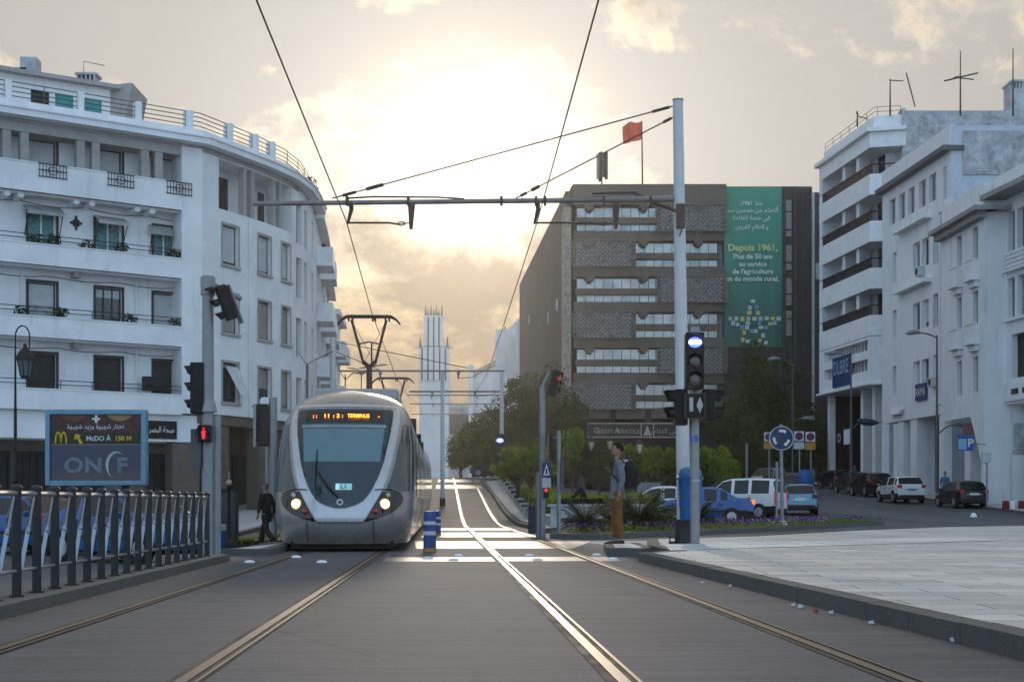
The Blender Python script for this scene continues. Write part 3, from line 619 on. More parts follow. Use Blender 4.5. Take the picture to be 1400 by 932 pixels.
# ground floor: dark arcade under B and shops under A
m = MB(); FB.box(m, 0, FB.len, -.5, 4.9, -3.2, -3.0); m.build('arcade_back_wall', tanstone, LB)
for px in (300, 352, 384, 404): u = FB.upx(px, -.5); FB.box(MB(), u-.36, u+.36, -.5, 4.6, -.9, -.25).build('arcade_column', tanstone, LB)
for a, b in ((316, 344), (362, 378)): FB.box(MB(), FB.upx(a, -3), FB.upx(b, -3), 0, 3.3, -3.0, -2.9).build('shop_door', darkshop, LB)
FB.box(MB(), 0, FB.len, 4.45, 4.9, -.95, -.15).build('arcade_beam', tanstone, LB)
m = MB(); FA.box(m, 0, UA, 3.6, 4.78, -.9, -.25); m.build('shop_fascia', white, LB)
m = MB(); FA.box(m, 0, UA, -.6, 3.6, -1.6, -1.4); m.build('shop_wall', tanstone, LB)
for a, b in ((-60, 12), (22, 62), (70, 140), (202, 236)):
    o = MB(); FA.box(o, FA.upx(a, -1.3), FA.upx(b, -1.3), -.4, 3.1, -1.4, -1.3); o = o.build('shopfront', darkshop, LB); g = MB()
    for k in range(5): u = lerp(FA.upx(a, -1.3), FA.upx(b, -1.3), k/4); FA.box(g, u-.04, u+.04, -.4, 3.1, -1.3, -1.24)
    g.build('shopfront_bars', darkmetal, o)
FA.box(MB(), pier-.3, UA, -.6, 4.85, -1.2, -.3).build('corner_pier', tanstone, LB)
# things on the balconies
sgb = thing('shop_sign', 'black shop sign with white Arabic lettering on the white fascia', 'sign', FA.pt(FA.upx(221, -.2), 3.7, -.2)); u0, u1 = FA.upx(200, -.2), FA.upx(242, -.2)
FA.box(MB(), u0, u1, 3.72, 4.5, -.245, -.19).build('sign_board', blackp, sgb)
d_ = (FA.pt(u1, 0)-FA.pt(u0, 0)); text('sign_lettering', arabic('صحة البصر'), white2, sgb, FA.pt((u0+u1)/2, 4.0, -.175), d_, (0, 0, 1), .36, maxw=1.15)
for i, (px, lab) in enumerate(((60, 'striped pale awning half rolled above the left balcony door'), (152, 'pale awning sticking out above the middle balcony door'), (224, 'small rolled awning above the right balcony door'))):
    a, b = FA.upx(px-26+i*4, -.7), FA.upx(px+26-i*6, -.7); z = 13.42-.12*i; dp = (.55, .75, .3)[i]
    aw = thing('awning', lab, 'awning', FA.pt((a+b)/2, 13.3, -1)); mm = MB()
    n = 10
    mm.grid([[FA.pt(lerp(a, b, k/n), z-.32*t-.03*(k % 2)*t, -1.0+dp*t) for k in range(n+1)] for t in (0, .25, .5, .75, 1)]); mm.grid([[FA.pt(lerp(a, b, k/n), z-.32-q, -1.0+dp) for k in range(n+1)] for q in (0, .14)]); mm.build('canvas', M('awning_canvas', (.34, .35, .35), .9, var=.2), aw, fix=False)
    for u in (a+.06, b-.06): MB().tube([FA.pt(u, z-.32, -1.0+dp), FA.pt(u, z-1.3, -.98)], .02, 6).build('awning_arm', darkmetal, aw)
rb = random.Random(5)
pl_m = M('balcony_leaves', (.035, .055, .03), .7, var=.5, scale=9)
def leafball(c, rx, ry, rz, n, ls, rnd, mb=None):
    mb = mb or MB()
    for _ in range(n):
        while True:
            p = Vector((rnd.uniform(-1, 1), rnd.uniform(-1, 1), rnd.uniform(-1, 1)))
            if .25 < p.length < 1: break
        q = Vector((c[0]+p.x*rx, c[1]+p.y*ry, c[2]+p.z*rz)); a = Vector((rnd.gauss(0, 1), rnd.gauss(0, 1), rnd.gauss(0, .7))).normalized(); b = a.cross(Vector((rnd.gauss(0, 1), rnd.gauss(0, 1), rnd.gauss(0, 1)))).normalized(); l = ls*rnd.uniform(.6, 1.3)
        mb.quad(q-a*l, q+b*l*.45, q+a*l, q-b*l*.45)
    return mb
for (px, z, lab) in ((50, 11.75, 'dark pot plant on the balcony before the left teal door'), (72, 11.8, 'dark pot plant beside the left teal door'), (118, 11.7, 'wide planter of dark foliage between the teal doors'), (166, 11.75, 'dark pot plant to the right of the middle teal door'), (237, 11.75, 'plant pot at the right end of the teal-door balcony'),
        (30, 8.75, 'reddish trailing plants on the second balcony'), (84, 8.8, 'small round shrub on the second balcony rail'), (178, 8.72, 'dark shrubs on the middle of the second balcony'), (240, 8.72, 'low plants at the right end of the second balcony')):
    u = FA.upx(px, -.3); p = FA.pt(u, z, -.3); t = thing('potted_plant', lab, 'plant', p); leafball(p+Vector((0, 0, .1)), .34, .22, .26, 110, .09, rb).build('leaves', pl_m, t, fix=False); MB().lathe([(.10, -.35), (.14, -.1), (.14, -.08)], p, 10).build('pot', tanstone, t)
for F_, u, z, d, lab in ((FA, FA.upx(263, -.5), 11.55, -.45, 'pale air conditioner box at the right end of the teal-door balcony'), (FA, FA.upx(206, -.4), 6.1, -.35, 'dark air conditioner box hanging on the lowest balcony rail')):
    t = thing('air_conditioner', lab, 'air conditioner', F_.pt(u, z, d)); o = MB(); F_.box(o, u-.38, u+.38, z-.3, z+.32, d-.16, d+.14); o.build('casing', shutter if z > 8 else darkshop, t, bevel=.02); c = F_.pt(u-.08, z, d+.15); n_ = F_.pt(u, z, 1)-F_.pt(u, z, 0)
    MB().cyl(c, c+n_*.015, .22, .22, 16).build('fan_grille', darkmetal, t)
for fl_, s0 in ((10.55, 0), (7.55, 3), (13.6, 1.5)):
    k_ = [FA.pt(u, fl_-.12*abs(math.sin(u*1.1+s0))-.05, -.97) for u in [pier*q/40 for q in range(41)]]; MB().tube(k_, .014, 4).build('wall_cable', darkmetal, LB)
for px_ in (186, 30): u = FA.upx(px_, -.95); MB().tube([FA.pt(u, 3.7, -.94), FA.pt(u, 10.6, -.94)], .05, 6).build('downpipe', white, LB)
u = FB.upx(340); MB().tube([FB.pt(u, 4.9, .05), FB.pt(u, 14.1, .05)], .045, 6).build('downpipe', white, LB)
# dome camera, wall star, cables
for px, py, lab in ((104, 305, 'dark wrought star ornament on the wall between the teal doors'), ):
    u = FA.upx(px, -1); z = wz(py, FA.pt(u, 0, -1).y); o = MB(); FA.box(o, u-.05, u+.05, z-.3, z+.3, -1, -.95); FA.box(o, u-.25, u+.25, z-.05, z+.05, -1, -.94); FA.box(o, u-.14, u+.14, z-.14, z+.14, -1, -.96); o.build('wall_ornament', darkmetal, label=lab, cat='ornament')
# ---------------------------------------------------------------- the row behind it along the street
def rowb(F, z1, name, label, bays, seed):
    t = thing(name, label, 'building', (F.p[0].x, F.p[0].y, 0)); rn = random.Random(seed); holes = []; u = 1.0; cols = []
    while u < F.len-.9: cols.append(u); u += 2.0
    for c in cols:
        z = 5.2
        while z < z1-2.5: holes.append((c-.5, c+.5, z, z+1.9)); z += 3.1
    m = MB(); F.wall(m, 0, F.len, -.5, z1, holes); e = F.pt(F.len, 0); s0 = F.pt(0, 0)
    m.quad(F.pt(0, -.5), F.pt(0, z1), F.pt(0, z1, -14), F.pt(0, -.5, -14)); m.quad(F.pt(0, z1), F.pt(F.len, z1), F.pt(F.len, z1, -14), F.pt(0, z1, -14)); m.build('wall', white3, t)
    for h in holes: F.window(t, *h, -.2, blueglass, windark, kind='casement', shut='p', shutf=rn.choice((.2, .5, .95)))
    F.box(MB(), 0, F.len, z1-.35, z1, .002, .5).build('cornice', white2, t)
    z = 5.0
    while z < z1-2:
        for a, b, d in bays: 
            o = MB(); F.box(o, a, b, z-.15, z+.0, 0.002, d); F.box(o, a, b, z, z+.9, d-.12, d); F.box(o, a, a+.12, z, z+.9, .002, d-.12); F.box(o, b-.12, b, z, z+.9, .002, d-.12); o.build('balcony', white2, t)
        z += 3.1
    return t
F1 = Facade([(-10.8, 78.2), (-11.3, 84), (-11.7, 88)], 1); F2 = Facade([(-11.6, 88.3), (-12.2, 94), (-12.5, 97)], 1); F3 = Facade([(-12.3, 97.5), (-12.8, 106)], 1)
b1 = rowb(F1, 16.9, 'row_building', 'white row building with stacked balconies behind the curved block', [(1.2, 4.0, .9), (6, 9, .9)], 1)
b2 = rowb(F2, 15.0, 'row_building', 'narrow white row building in the middle of the street row', [(2, 6, .8)], 2)
b3 = rowb(F3, 14.2, 'row_building', 'last and lowest white row building before the tall pole', [(1, 3.5, .8), (5, 7.6, .8)], 3)
for (px, py, Y, r_, n, lab) in ((424, 262, 80, .8, 220, 'leafy creeper spilling over the roof edge of the row building'), (431, 300, 82, .6, 170, 'hanging creeper below the roof garden creeper'), (437, 340, 86, .5, 120, 'creeper on the upper balcony of the row building'), (441, 376, 86, .4, 80, 'small plant on the projecting balcony end')):
    p = W(px, py, Y); t = thing('climbing_plant', lab, 'plant', p); leafball(p, r_*.6, r_, r_*1.1, n, .14, rb).build('leaves', M('creeper_leaves', (.09, .075, .03), .7, var=.5, scale=5), t, fix=False); MB().tube([p+Vector((0, 0, -r_)), p+Vector((.1, 0, 0)), p+Vector((-.1, .1, r_*.7))], .03, 5).build('stem', tanstone, t)
# ---------------------------------------------------------------- dark bank building with concrete lattice screens
bdark = M('bank_brown_concrete', (.15, .12, .098), .8, var=.16, scale=.6, bump=.2, streak=.2); bside = M('bank_ribbed_cladding', (.15, .125, .105), .75, var=.15, scale=.5, streak=.25)
bpale = M('bank_pebble_wall', (.34, .29, .24), .9, var=.35, scale=3, bump=.4); blat = M('bank_lattice', (.20, .18, .165), .8, var=.2)
bglass = M('bank_sky_glass', (.30, .31, .31), .2, .9, var=.35, scale=.55, spec=.8, rvar=.03); bglow = M('bank_screen_backing', (.40, .41, .41), .3, .9, var=.2, scale=1.2)
BY = 132; bs = FL/BY
BX = lambda px: (px-CX)/bs
BZ = lambda py: H+(YH-py)/bs
bank = thing('office_building', 'dark brown office block with concrete lattice screens alternating with pale glass bands', 'building', (12, 140, 2.5))
m = MB(); x0, x1 = BX(784), BX(993); m.box(x0+.3, x1, BY+1.6, BY+30, 2, BZ(254)); m.box(x0+1, BX(962), BY+1.2, BY+20, BZ(262), BZ(250)); m.build('core', bdark, bank)
# receding side wall with ribs
A = Vector((BX(782), BY-.2)); B = Vector((wx(715, 190), 190)); Fs = Facade([(A.x, A.y), (B.x, B.y)], -1)
zt = BZ(254); m = MB()
m.quad(Fs.pt(0, 0), Fs.pt(Fs.len, 0), Fs.pt(Fs.len, zt), Fs.pt(0, zt)); m.quad(Fs.pt(0, zt), Fs.pt(Fs.len, zt), Vector((14, 190, zt)), Vector((A.x+.5, A.y+2, zt)))
m.quad(Fs.pt(Fs.len, 0), Vector((14, 190, 0)), Vector((14, 190, zt)), Fs.pt(Fs.len, zt))
u = 1.2
while u < Fs.len-.3: Fs.box(m, u, u+.5, 2, zt-.3, .002, .5); u += 1.25
m.build('ribbed_side_wall', bside, bank)
m = MB(); Fs.box(m, -.1, 2.2, 2, BZ(284), .1, .75); e = m.build('corner_wall', bpale, bank)
for px, py in ((752, 436), (726, 437), (764, 417)):
    u = Fs.upx(px, .3); p = Fs.pt(u, 0, .3); z = wz(py, p.y); MB().box(p.x-.3, p.x+.15, p.y-.5, p.y, z-.6, z+.6).build('side_box', shutter, bank)
# front: beams, glass bands, lattice screens
def lattice(px0, px1, py0, py1, y, nm):
    xa, xb, za, zb = BX(px0), BX(px1), BZ(py1), BZ(py0); o = MB(); nx = round((xb-xa)/.42); nz = round((zb-za)/.40)
    for i in range(nx+1): x = lerp(xa, xb, i/nx); o.box(x-.04, x+.04, y-.12, y, za, zb)
    for j in range(nz+1): z = lerp(za, zb, j/nz); o.box(xa, xb, y-.13, y-.002, z-.045, z+.045)
    for i in range(nx):
        for j in range(nz):
            x = lerp(xa, xb, (i+.5)/nx); z = lerp(za, zb, (j+.5)/nz); o.plate([(x-.21, y-.06, z-.20), (x-.12, y-.06, z-.20), (x+.21, y-.06, z+.12), (x+.21, y-.06, z+.20), (x+.12, y-.06, z+.20), (x-.21, y-.06, z-.12)], (0, 1, 0), .03)
    l = o.build(nm, blat, bank, fix=False)
    return l
yrow = [281+48.6*k for k in range(6)]
for k, yt in enumerate(yrow):
    left_screen = k % 2 == 1
    sl = (783, 868) if left_screen else (899, 993); gl = (870, 982) if left_screen else (789, 900)
    lattice(*sl, yt-1, yt+35, BY-.3, 'lattice_screen'); MB().box(BX(sl[0])+.3, BX(sl[1])-.3, BY+.3, BY+.4, BZ(yt+35), BZ(yt)).build('screen_backing', bglow, bank)
    o = MB(); o.box(BX(gl[0]), BX(gl[1]), BY+.62, BY+.74, BZ(yt+33), BZ(yt+1)); g = o.build('glass_band', bglass, bank)
    t = MB(); n = 9
    for i in range(n+1): x = lerp(BX(gl[0]), BX(gl[1]), i/n); t.box(x-.025, x+.025, BY+.58, BY+.62, BZ(yt+33), BZ(yt+2))
    t.build('mullions', windark, g)
    MB().box(BX(gl[0])-.2, BX(gl[1])+.2, BY+.2, BY+.5, BZ(yt+24), BZ(yt+15.5)).build('guard_beam', bdark, bank)
    o = MB(); o.box(BX(784), BX(990), BY, BY+1.55, BZ(yt+48), BZ(yt+34.5)); o.box(BX(786), BX(988), BY+.3, BY+1.5, BZ(yt+1), BZ(yt-3)); o.build('floor_beam', bdark, bank)
    for px in (806, 880, 955): o = MB(); o.box(BX(px-3), BX(px+3), BY-.15, BY+.55, BZ(yt+7), BZ(yt-14)); o.box(BX(px-6), BX(px+6), BY-.1, BY+.5, BZ(yt+4), BZ(yt-1)); o.build('bracket', bdark, bank)
    if left_screen: MB().box(BX(981), BX(990), BY+1.0, BY+1.2, BZ(yt+34), BZ(yt-4)).build('pale_panel', M('bank_grey_panel', (.30, .31, .33), .5), bank)
MB().box(BX(783), BX(993), BY-.1, BY+1.55, BZ(280), BZ(252)).build('parapet', bdark, bank)
m = MB(); m.box(BX(780), BX(993), BY+1.4, BY+3, 2, BZ(570)); m.build('ground_floor', darkshop, bank)
m = MB()
for px in (790, 838, 886, 934, 985): m.box(BX(px-4), BX(px+4), BY-.1, BY+1.5, 2, BZ(560))
m.build('ground_pillars', darkshop, bank)  # near-black colour stands in for the gloom below the hazy upper floors
# right part: stair strip with a window column and ribbed slabs
rt = thing('office_building', 'near black ribbed office slab with one column of narrow windows beside the green banner', 'building', (27, 136, 2.5))
m = MB(); m.box(BX(990), BX(1112), BY+.6, BY+26, 2, BZ(253)); 
for k in range(10): x = lerp(BX(1090), BX(1110), k/9); m.box(x-.05, x+.05, BY+.35, BY+.598, 2, BZ(256))
m.box(BX(1071), BX(1074), BY+.2, BY+.598, 2, BZ(254)); m.box(BX(1086), BX(1089), BY+.2, BY+.598, 2, BZ(254)); m.build('slab', M('black_cladding', (.060, .060, .063), .7, var=.2, scale=.5), rt)
for y0_, y1_ in ((272, 287), (289, 312), (314, 322), (334, 357), (359, 368), (379, 400), (402, 416), (424, 434), (436, 458)):
    MB().box(BX(1075.5), BX(1083.5), BY+.45, BY+.59, BZ(y1_), BZ(y0_)).build('stair_window', M('stair_glass', (.30, .27, .27), .3, var=.15), rt)
MB().box(BX(1111), BX(1114.5), BY+.25, BY+.598, 2, BZ(262)).build('pale_edge_trim', M('pale_trim', (.42, .45, .48), .5), rt)
r2 = thing('office_building', 'dark windowless slab half hidden behind the balconied white block', 'building', (30, 150, 3)); MB().box(wx(1112, 142), wx(1150, 142), 142, 160, 2, wz(263, 142)).build('slab', M('black_cladding', (.035, .035, .038), .7), r2); MB().box(wx(1115, 141.9), wx(1120, 141.9), 141.8, 141.995, wz(382, 142), wz(360, 142)).build('wall_unit', shutter, r2)
# banner with its writing and the mosaic star
ban = thing('banner', 'tall green banner with white French and Arabic slogan and a mosaic star', 'banner', (BX(1030), BY+.3, BZ(470)))
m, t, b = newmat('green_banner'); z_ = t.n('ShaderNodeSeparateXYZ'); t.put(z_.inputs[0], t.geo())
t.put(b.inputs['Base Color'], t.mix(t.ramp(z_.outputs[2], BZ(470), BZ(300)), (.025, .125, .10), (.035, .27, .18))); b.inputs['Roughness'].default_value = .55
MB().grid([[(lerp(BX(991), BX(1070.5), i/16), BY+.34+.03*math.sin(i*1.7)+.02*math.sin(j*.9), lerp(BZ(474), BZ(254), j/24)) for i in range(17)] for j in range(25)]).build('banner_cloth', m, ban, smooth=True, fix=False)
bw = M('banner_white', (.62, .72, .68), .6); by_ = M('banner_yellow', (.55, .62, .30), .6)
lines = [('Depuis 1961,', 1030, 342, .82, by_, .03), ('Plus de 50 ans', 1030, 353, .60, bw, .025), ('au service', 1030, 363.3, .60, bw, .025), ("de l'agriculture", 1030, 373.4, .60, bw, .025), ('et du monde rural.', 1030, 383.5, .60, bw, .025),
         (arabic('منذ')[0:]and ',1961 '+arabic('منذ'), 1028, 279.5, .62, bw, .015), (arabic('أكثر من خمسين سنة'), 1028, 289, .62, bw, .015), (arabic('في خدمة الفلاحة'), 1028, 299.5, .62, bw, .015), ('.'+arabic('و العالم القروي'), 1028, 312, .62, bw, .015)]
for s_, px, py, sz, mt, bo in lines: text('banner_lettering', s_, mt, ban, (BX(px), BY+.25, BZ(py)), (1, 0, 0), (0, 0, 1), sz*(1.06 if py > 330 else .86), bold=bo)
rm = random.Random(11); mos = [M('mosaic_pale', (.45, .60, .52), .5), M('mosaic_blue', (.16, .32, .45), .5), M('mosaic_yellow', (.55, .52, .18), .5), M('mosaic_sky', (.40, .52, .62), .5)]
pts = [(1030, 411), (1026, 420), (1035, 419), (1025, 427), (1037, 427)]+[(999+i*8.3, 435+rm.uniform(-.5, .5)) for i in range(9)]+[(1003, 441), (1009, 443), (1015, 447), (1022, 447), (1023, 441), (1039, 441), (1041, 447), (1048, 447), (1054, 442), (1060, 441), (1028, 452), (1034, 452), (1018, 454), (1044, 458), (1016, 464), (1023, 466), (1040, 465), (1048, 468)]
mm = [MB() for _ in mos]
for px, py in pts:
    w = rm.uniform(2.2, 3.3); h = rm.uniform(2.2, 3.2); mm[rm.choice((0, 0, 0, 1, 2, 3))].box(BX(px-w), BX(px+w), BY+.22, BY+.26, BZ(py+h), BZ(py-h))
for a, b_ in zip(mm, mos): a.build('mosaic_tiles', b_, ban)
# bank sign
sg = thing('bank_sign', 'long dark fascia sign with pale outline lettering above the street lanterns', 'sign', W(868, 598, 128))
q = lambda px, py: W(px, py, 128)
a, b = q(803, 598), q(934, 578); MB().box(a.x, b.x, 128, 128.3, a.z, b.z).build('sign_board', M('sign_board_brown', (.05, .04, .034), .6), sg)
f = MB(); fm = M('sign_outline', (.50, .44, .38), .5)
for x0, x1, z0, z1 in ((a.x, b.x, b.z-.09, b.z), (a.x, b.x, a.z, a.z+.09), (a.x, a.x+.09, a.z+.09, b.z-.09), (q(876, 0).x, q(876, 0).x+.08, a.z+.09, b.z-.09), (q(893, 0).x, q(893, 0).x+.08, a.z+.09, b.z-.09), (b.x-.09, b.x, a.z+.09, b.z-.09)): f.box(x0, x1, 127.93, 127.998, z0, z1)
f.build('sign_frame', fm, sg)
p = q(843, 592); text('sign_lettering', 'C', fm, sg, (q(815.5, 0).x, 127.96, p.z), (1, 0, 0), (0, 0, 1), .74); text('sign_lettering', 'RÉDIT', fm, sg, (q(827, 0).x, 127.96, p.z), (1, 0, 0), (0, 0, 1), .52); text('sign_lettering', 'A', fm, sg, (q(843.5, 0).x, 127.96, p.z), (1, 0, 0), (0, 0, 1), .74); text('sign_lettering', 'GRICOLE', fm, sg, (q(859, 0).x, 127.96, p.z), (1, 0, 0), (0, 0, 1), .50)
text('sign_lettering', arabic('القرض الفلاحي'), fm, sg, (q(913, 0).x, 127.96, p.z), (1, 0, 0), (0, 0, 1), .62)
e = MB(); c = q(885, 591); e.plate([(c.x-.35, 127.97, c.z-.25), (c.x+.35, 127.97, c.z-.25), (c.x, 127.97, c.z+.65)], (0, -1, 0), .02); e.build('sign_emblem', fm, sg)
# flag and phone antennas on the bank roof
fl = thing('flag', 'reddish flag on a dark pole above the office roof', 'flag', W(879, 249, 138)); a, b = W(878.5, 249, 138), W(877.5, 166, 138)
MB().tube([a-Vector((0, 0, 1)), b], [.09, .05], 8).build('flag_pole', darkmetal, fl)
g = []
for i in range(13):
    t_ = i/12; px = lerp(878, 851.5, t_); g.append([W(px, lerp(165+6*t_, 190+8*t_, j/6)+1.2*math.sin(t_*7), 138)+Vector((0, .5*math.sin(t_*8+j*.4)*t_, 0)) for j in range(7)])
MB().grid(g).build('flag_cloth', M('red_flag', (.75, .10, .05), .8, var=.1), fl, smooth=True, fix=False)
an = thing('phone_antenna', 'cluster of grey phone antenna panels on the office roof', 'antenna', W(822, 250, 136)); ap = lambda px, py: W(px, py, 136)
for px, y0_, y1_ in ((817.5, 210, 245), (820.5, 208, 248), (829, 207, 245), (826, 209, 242)):
    a, b = ap(px, y1_), ap(px, y0_); MB().box(a.x-.14, a.x+.14, 136, 136.2, a.z, b.z).build('panel', galv if px < 819 else darkmetal, an)
a, b = ap(823, 250), ap(823, 206); MB().cyl((a.x, 136.3, a.z-1), (b.x, 136.3, b.z), .07).tube([(a.x-.5, 136.25, a.z+1), (a.x+.6, 136.25, a.z+1)], .05, 5).tube([(a.x-.5, 136.25, a.z+2.5), (a.x+.6, 136.25, a.z+2.5)], .05, 5).build('antenna_mast', darkmetal, an)
# ---------------------------------------------------------------- church, white office and far filler
chw = M('church_white', (.80, .78, .76), .85, var=.1, scale=.3, streak=.2); chshade = M('church_dark_grey', (.20, .18, .17), .85); chroof = M('church_roof', (.30, .26, .22), .8)
church = thing('church', 'white church with a tall fluted tower and a small cross topped lantern', 'church', (-11, 262, 4))
CY = 260; X = lambda px: wx(px, CY); Z = lambda py: wz(py, CY)
tw = MB(); tw.box(X(573), X(613), CY, CY+5.5, 2, Z(476)); tw.box(X(580.5), X(604.5), CY+1, CY+4.4, Z(476), Z(430)); tw = tw.build('tower', chw, church)
o = MB()
for i in range(6): x = lerp(X(573), X(613), (i+.0)/5); o.box(max(X(573)+.003, x-.33), min(X(613)-.003, x+.33), CY-.3, CY-.002, Z(520), Z(474)-.2)
for i in range(4): x = lerp(X(581.5), X(603.5), i/3); o.box(x-.3, x+.3, CY+.7, CY+.998, Z(472), Z(431))
o.build('tower_ribs', chw, tw)
for i in range(5): x = lerp(X(573), X(613), (i+.5)/5); MB().box(x-.13, x+.13, CY-.02, CY-.002, Z(520), Z(476)).build('tower_channel_shade', chshade, tw)  # dark strips stand in for the shade in channels between ribs
for i in range(3): x = lerp(X(581.5), X(603.5), (i+.5)/3); MB().box(x-.12, x+.12, CY+.97, CY+.998, Z(474), Z(432)).build('tower_channel_shade', chshade, tw)  # same painted channel shade on the upper stage
o = MB()
for i in range(7): x = lerp(X(581.5), X(603.5), i/6); h = 1.85 if i % 2 == 0 else 1.1; o.hexa([(x-.2, CY+1, Z(430)), (x+.2, CY+1, Z(430)), (x+.2, CY+1.5, Z(430)), (x-.2, CY+1.5, Z(430)), (x-.05, CY+1.1, Z(430)+h), (x+.05, CY+1.1, Z(430)+h), (x+.05, CY+1.3, Z(430)+h), (x-.05, CY+1.3, Z(430)+h)])
for x in (X(574.5), X(611.5)): o.hexa([(x-.35, CY, Z(476)), (x+.35, CY, Z(476)), (x+.35, CY+.8, Z(476)), (x-.35, CY+.8, Z(476)), (x-.05, CY+.2, Z(460)), (x+.05, CY+.2, Z(460)), (x+.05, CY+.4, Z(460)), (x-.05, CY+.4, Z(460))])
o.build('pinnacles', chshade, tw)
for z in (Z(473), Z(475.5)): MB().tube([(X(567), CY+.5, z), (X(619), CY+.5, z)], .06, 5).build('tower_gargoyle', chshade, tw)
MB().tube([(X(577), CY+2, Z(432)), (X(608), CY+2, Z(432))], .08, 5).build('tower_gargoyle', chshade, tw)
o = MB(); o.box(X(613)+.01, X(648), CY+6, CY+30, 2, Z(552)); o.box(X(612), X(650), CY+5.6, CY+6, Z(556), Z(550)); o.build('side_chapel', chw, church)
MB().box(X(609), X(641), CY+5.2, CY+5.5, Z(592), Z(563)).build('louvred_opening', chshade, church)
n_ = MB(); n_.box(X(640), X(646), CY+2, CY+40, 2, Z(497)); n_.hexa([(X(646)+.01, CY+4, 2), (X(718), CY+4, 2), (X(718), CY+40, 2), (X(646)+.01, CY+40, 2), (X(646)+.01, CY+4, Z(512)), (X(718), CY+4, Z(478)), (X(718), CY+40, Z(478)), (X(646)+.01, CY+40, Z(512))]); n_.build('nave', chw, church)
MB().hexa([(X(646), CY+3.6, Z(511)), (X(720), CY+3.6, Z(477)), (X(720), CY+34, Z(477)), (X(646), CY+34, Z(511)), (X(650), CY+9, Z(499)), (X(720), CY+9, Z(462)), (X(720), CY+30, Z(462)), (X(650), CY+30, Z(499))]).build('nave_roof', chroof, church)
o = MB()
for i in range(5): px = 652+i*14; o.box(X(px), X(px+4), CY+3.5, CY+3.998, 2, Z(518-i*7))
o.build('buttresses', chw, church)
ln = MB(); cx_ = X(690); ln.lathe([(2.2, Z(486)), (2.2, Z(480)), (2.0, Z(480)), (2.0, Z(466)), (1.35, Z(464)), (1.25, Z(455)), (1.45, Z(454)), (1.45, Z(451)), (.5, Z(450))], (cx_, CY+12, 0), 8); ln = ln.build('lantern', chw, church)
o = MB(); o.box(cx_-1.1, cx_+1.2, CY+9.4, CY+9.9, Z(483), Z(471)); o.build('lantern_window', chroof, ln)
o = MB(); o.box(cx_-.16, cx_+.16, CY+11.8, CY+12.2, Z(451), Z(435)); o.box(cx_-.7, cx_+.7, CY+11.8, CY+12.2, Z(441.5), Z(439)); o.build('cross', chshade, ln)
wo = thing('office_building', 'white slab fronted building squeezed between the church and the brown office block', 'building', (3, 205, 3))
Fw = Facade([(wx(719, 198), 198), (wx(699, 215), 215)], -1); hh = [(1+3.0*i, 3.2+3.0*i, 8+3.5*j, 10.2+3.5*j) for i in range(5) for j in range(5)]; zt = wz(430, 200)
m = MB(); Fw.wall(m, 0, Fw.len, 2, zt, hh, reveal=.5); m.quad(Fw.pt(0, 2), Fw.pt(0, zt), Fw.pt(0, zt, -8), Fw.pt(0, 2, -8)); e = Fw.pt(Fw.len, 0); m.quad(Fw.pt(0, zt), Fw.pt(Fw.len, zt), Fw.pt(Fw.len, zt, -8), Fw.pt(0, zt, -8)); m.box(e.x-2.4, e.x, e.y, e.y+4, 2, zt-.3); m.build('wall', chw, wo)
m = MB()
for i in range(6): Fw.box(m, .3+3.0*i, .7+3.0*i, 4, zt-.5, .002, .9)
m.build('fins', chw, wo)
for h in hh: Fw.box(MB(), h[0], h[1], h[2], h[3], -.5, -.45).build('window', blueglass, wo)
for px0, px1, Y, pt, lab in ((540, 573, 300, 610, 'pale far house just left of the church tower'), (470, 540, 330, 640, 'far low house hidden behind the tram'), (617, 640, 300, 598, 'small far house right of the church tower')):
    a, b = W(px0, pt, Y), W(px1, pt, Y); t = thing('far_house', lab, 'house', (a.x, Y, 5)); MB().box(a.x, b.x, Y, Y+10, 3, a.z).build('wall', chw, t)
    for k in range(3): x = lerp(a.x, b.x, (k+.5)/3); MB().box(x-.6, x+.6, Y-.1, Y-.002, a.z-3.5, a.z-1.6).build('window', chshade, t)
# ---------------------------------------------------------------- white blocks up the right street
A_ = thing('apartment_building', 'white block with angled wraparound balconies above a tall colonnade', 'building', (28, 112, 2))
F1r = Facade([(29.4, 106.9), (27.05, 107.5), (25.7, 119)], -1); u1 = F1r.L[1]; UL = F1r.len
Fb = Facade([(31.5, 108.6), (28.6, 109.4), (27.2, 119)], -1)   # recessed wall behind the balconies
hl = []
for fl in (14.3, 17.85, 21.4, 24.95):
    for u in (1.2, 3.6, 6.2, 8.4, 10.6): hl.append((u-.7, u+.7, fl+.1, fl+3.0))
m = MB(); Fb.wall(m, 0, Fb.len, 13.6, 30.2, hl, reveal=.2); m.build('balcony_back_wall', white3, A_)
for i, h in enumerate(hl): Fb.window(A_, *h, -.2, blueglass, windark if i % 3 else shutter, kind='casement', shut='p' if i % 4 == 1 else None, shutf=.6, sill=shutterdark)
for k, zb in enumerate((13.55, 17.1, 20.65, 24.2)):
    m = MB(); F1r.box(m, 0, UL, zb, zb+.2, -2.2, -.2); F1r.box(m, 0, UL, zb, zb+1.55, -.198, -.0); o = m.build('balcony', white2, A_)
    t = MB(); F1r.box(t, u1+.3, UL, zb+1.55, zb+2.25, -.16, -.06)
    for q in range(9): u = lerp(0, u1+.3, q/8); F1r.box(t, u-.02, u+.02, zb+1.55, zb+2.3, -.12, -.08)
    F1r.box(t, 0, UL, zb+2.25, zb+2.33, -.2, -.02); t.build('balcony_railing', darkmetal, o)
    for u in (u1+3.2, u1+6.4): F1r.box(MB(), u-.35, u+.35, zb+1.5, zb+3.6, -1.4, -.3).build('balcony_pier', white3, A_)
    F1r.box(MB(), UL-.7, UL, zb+1.5, zb+3.6, -1.6, -.02).build('end_pier', white3, A_)
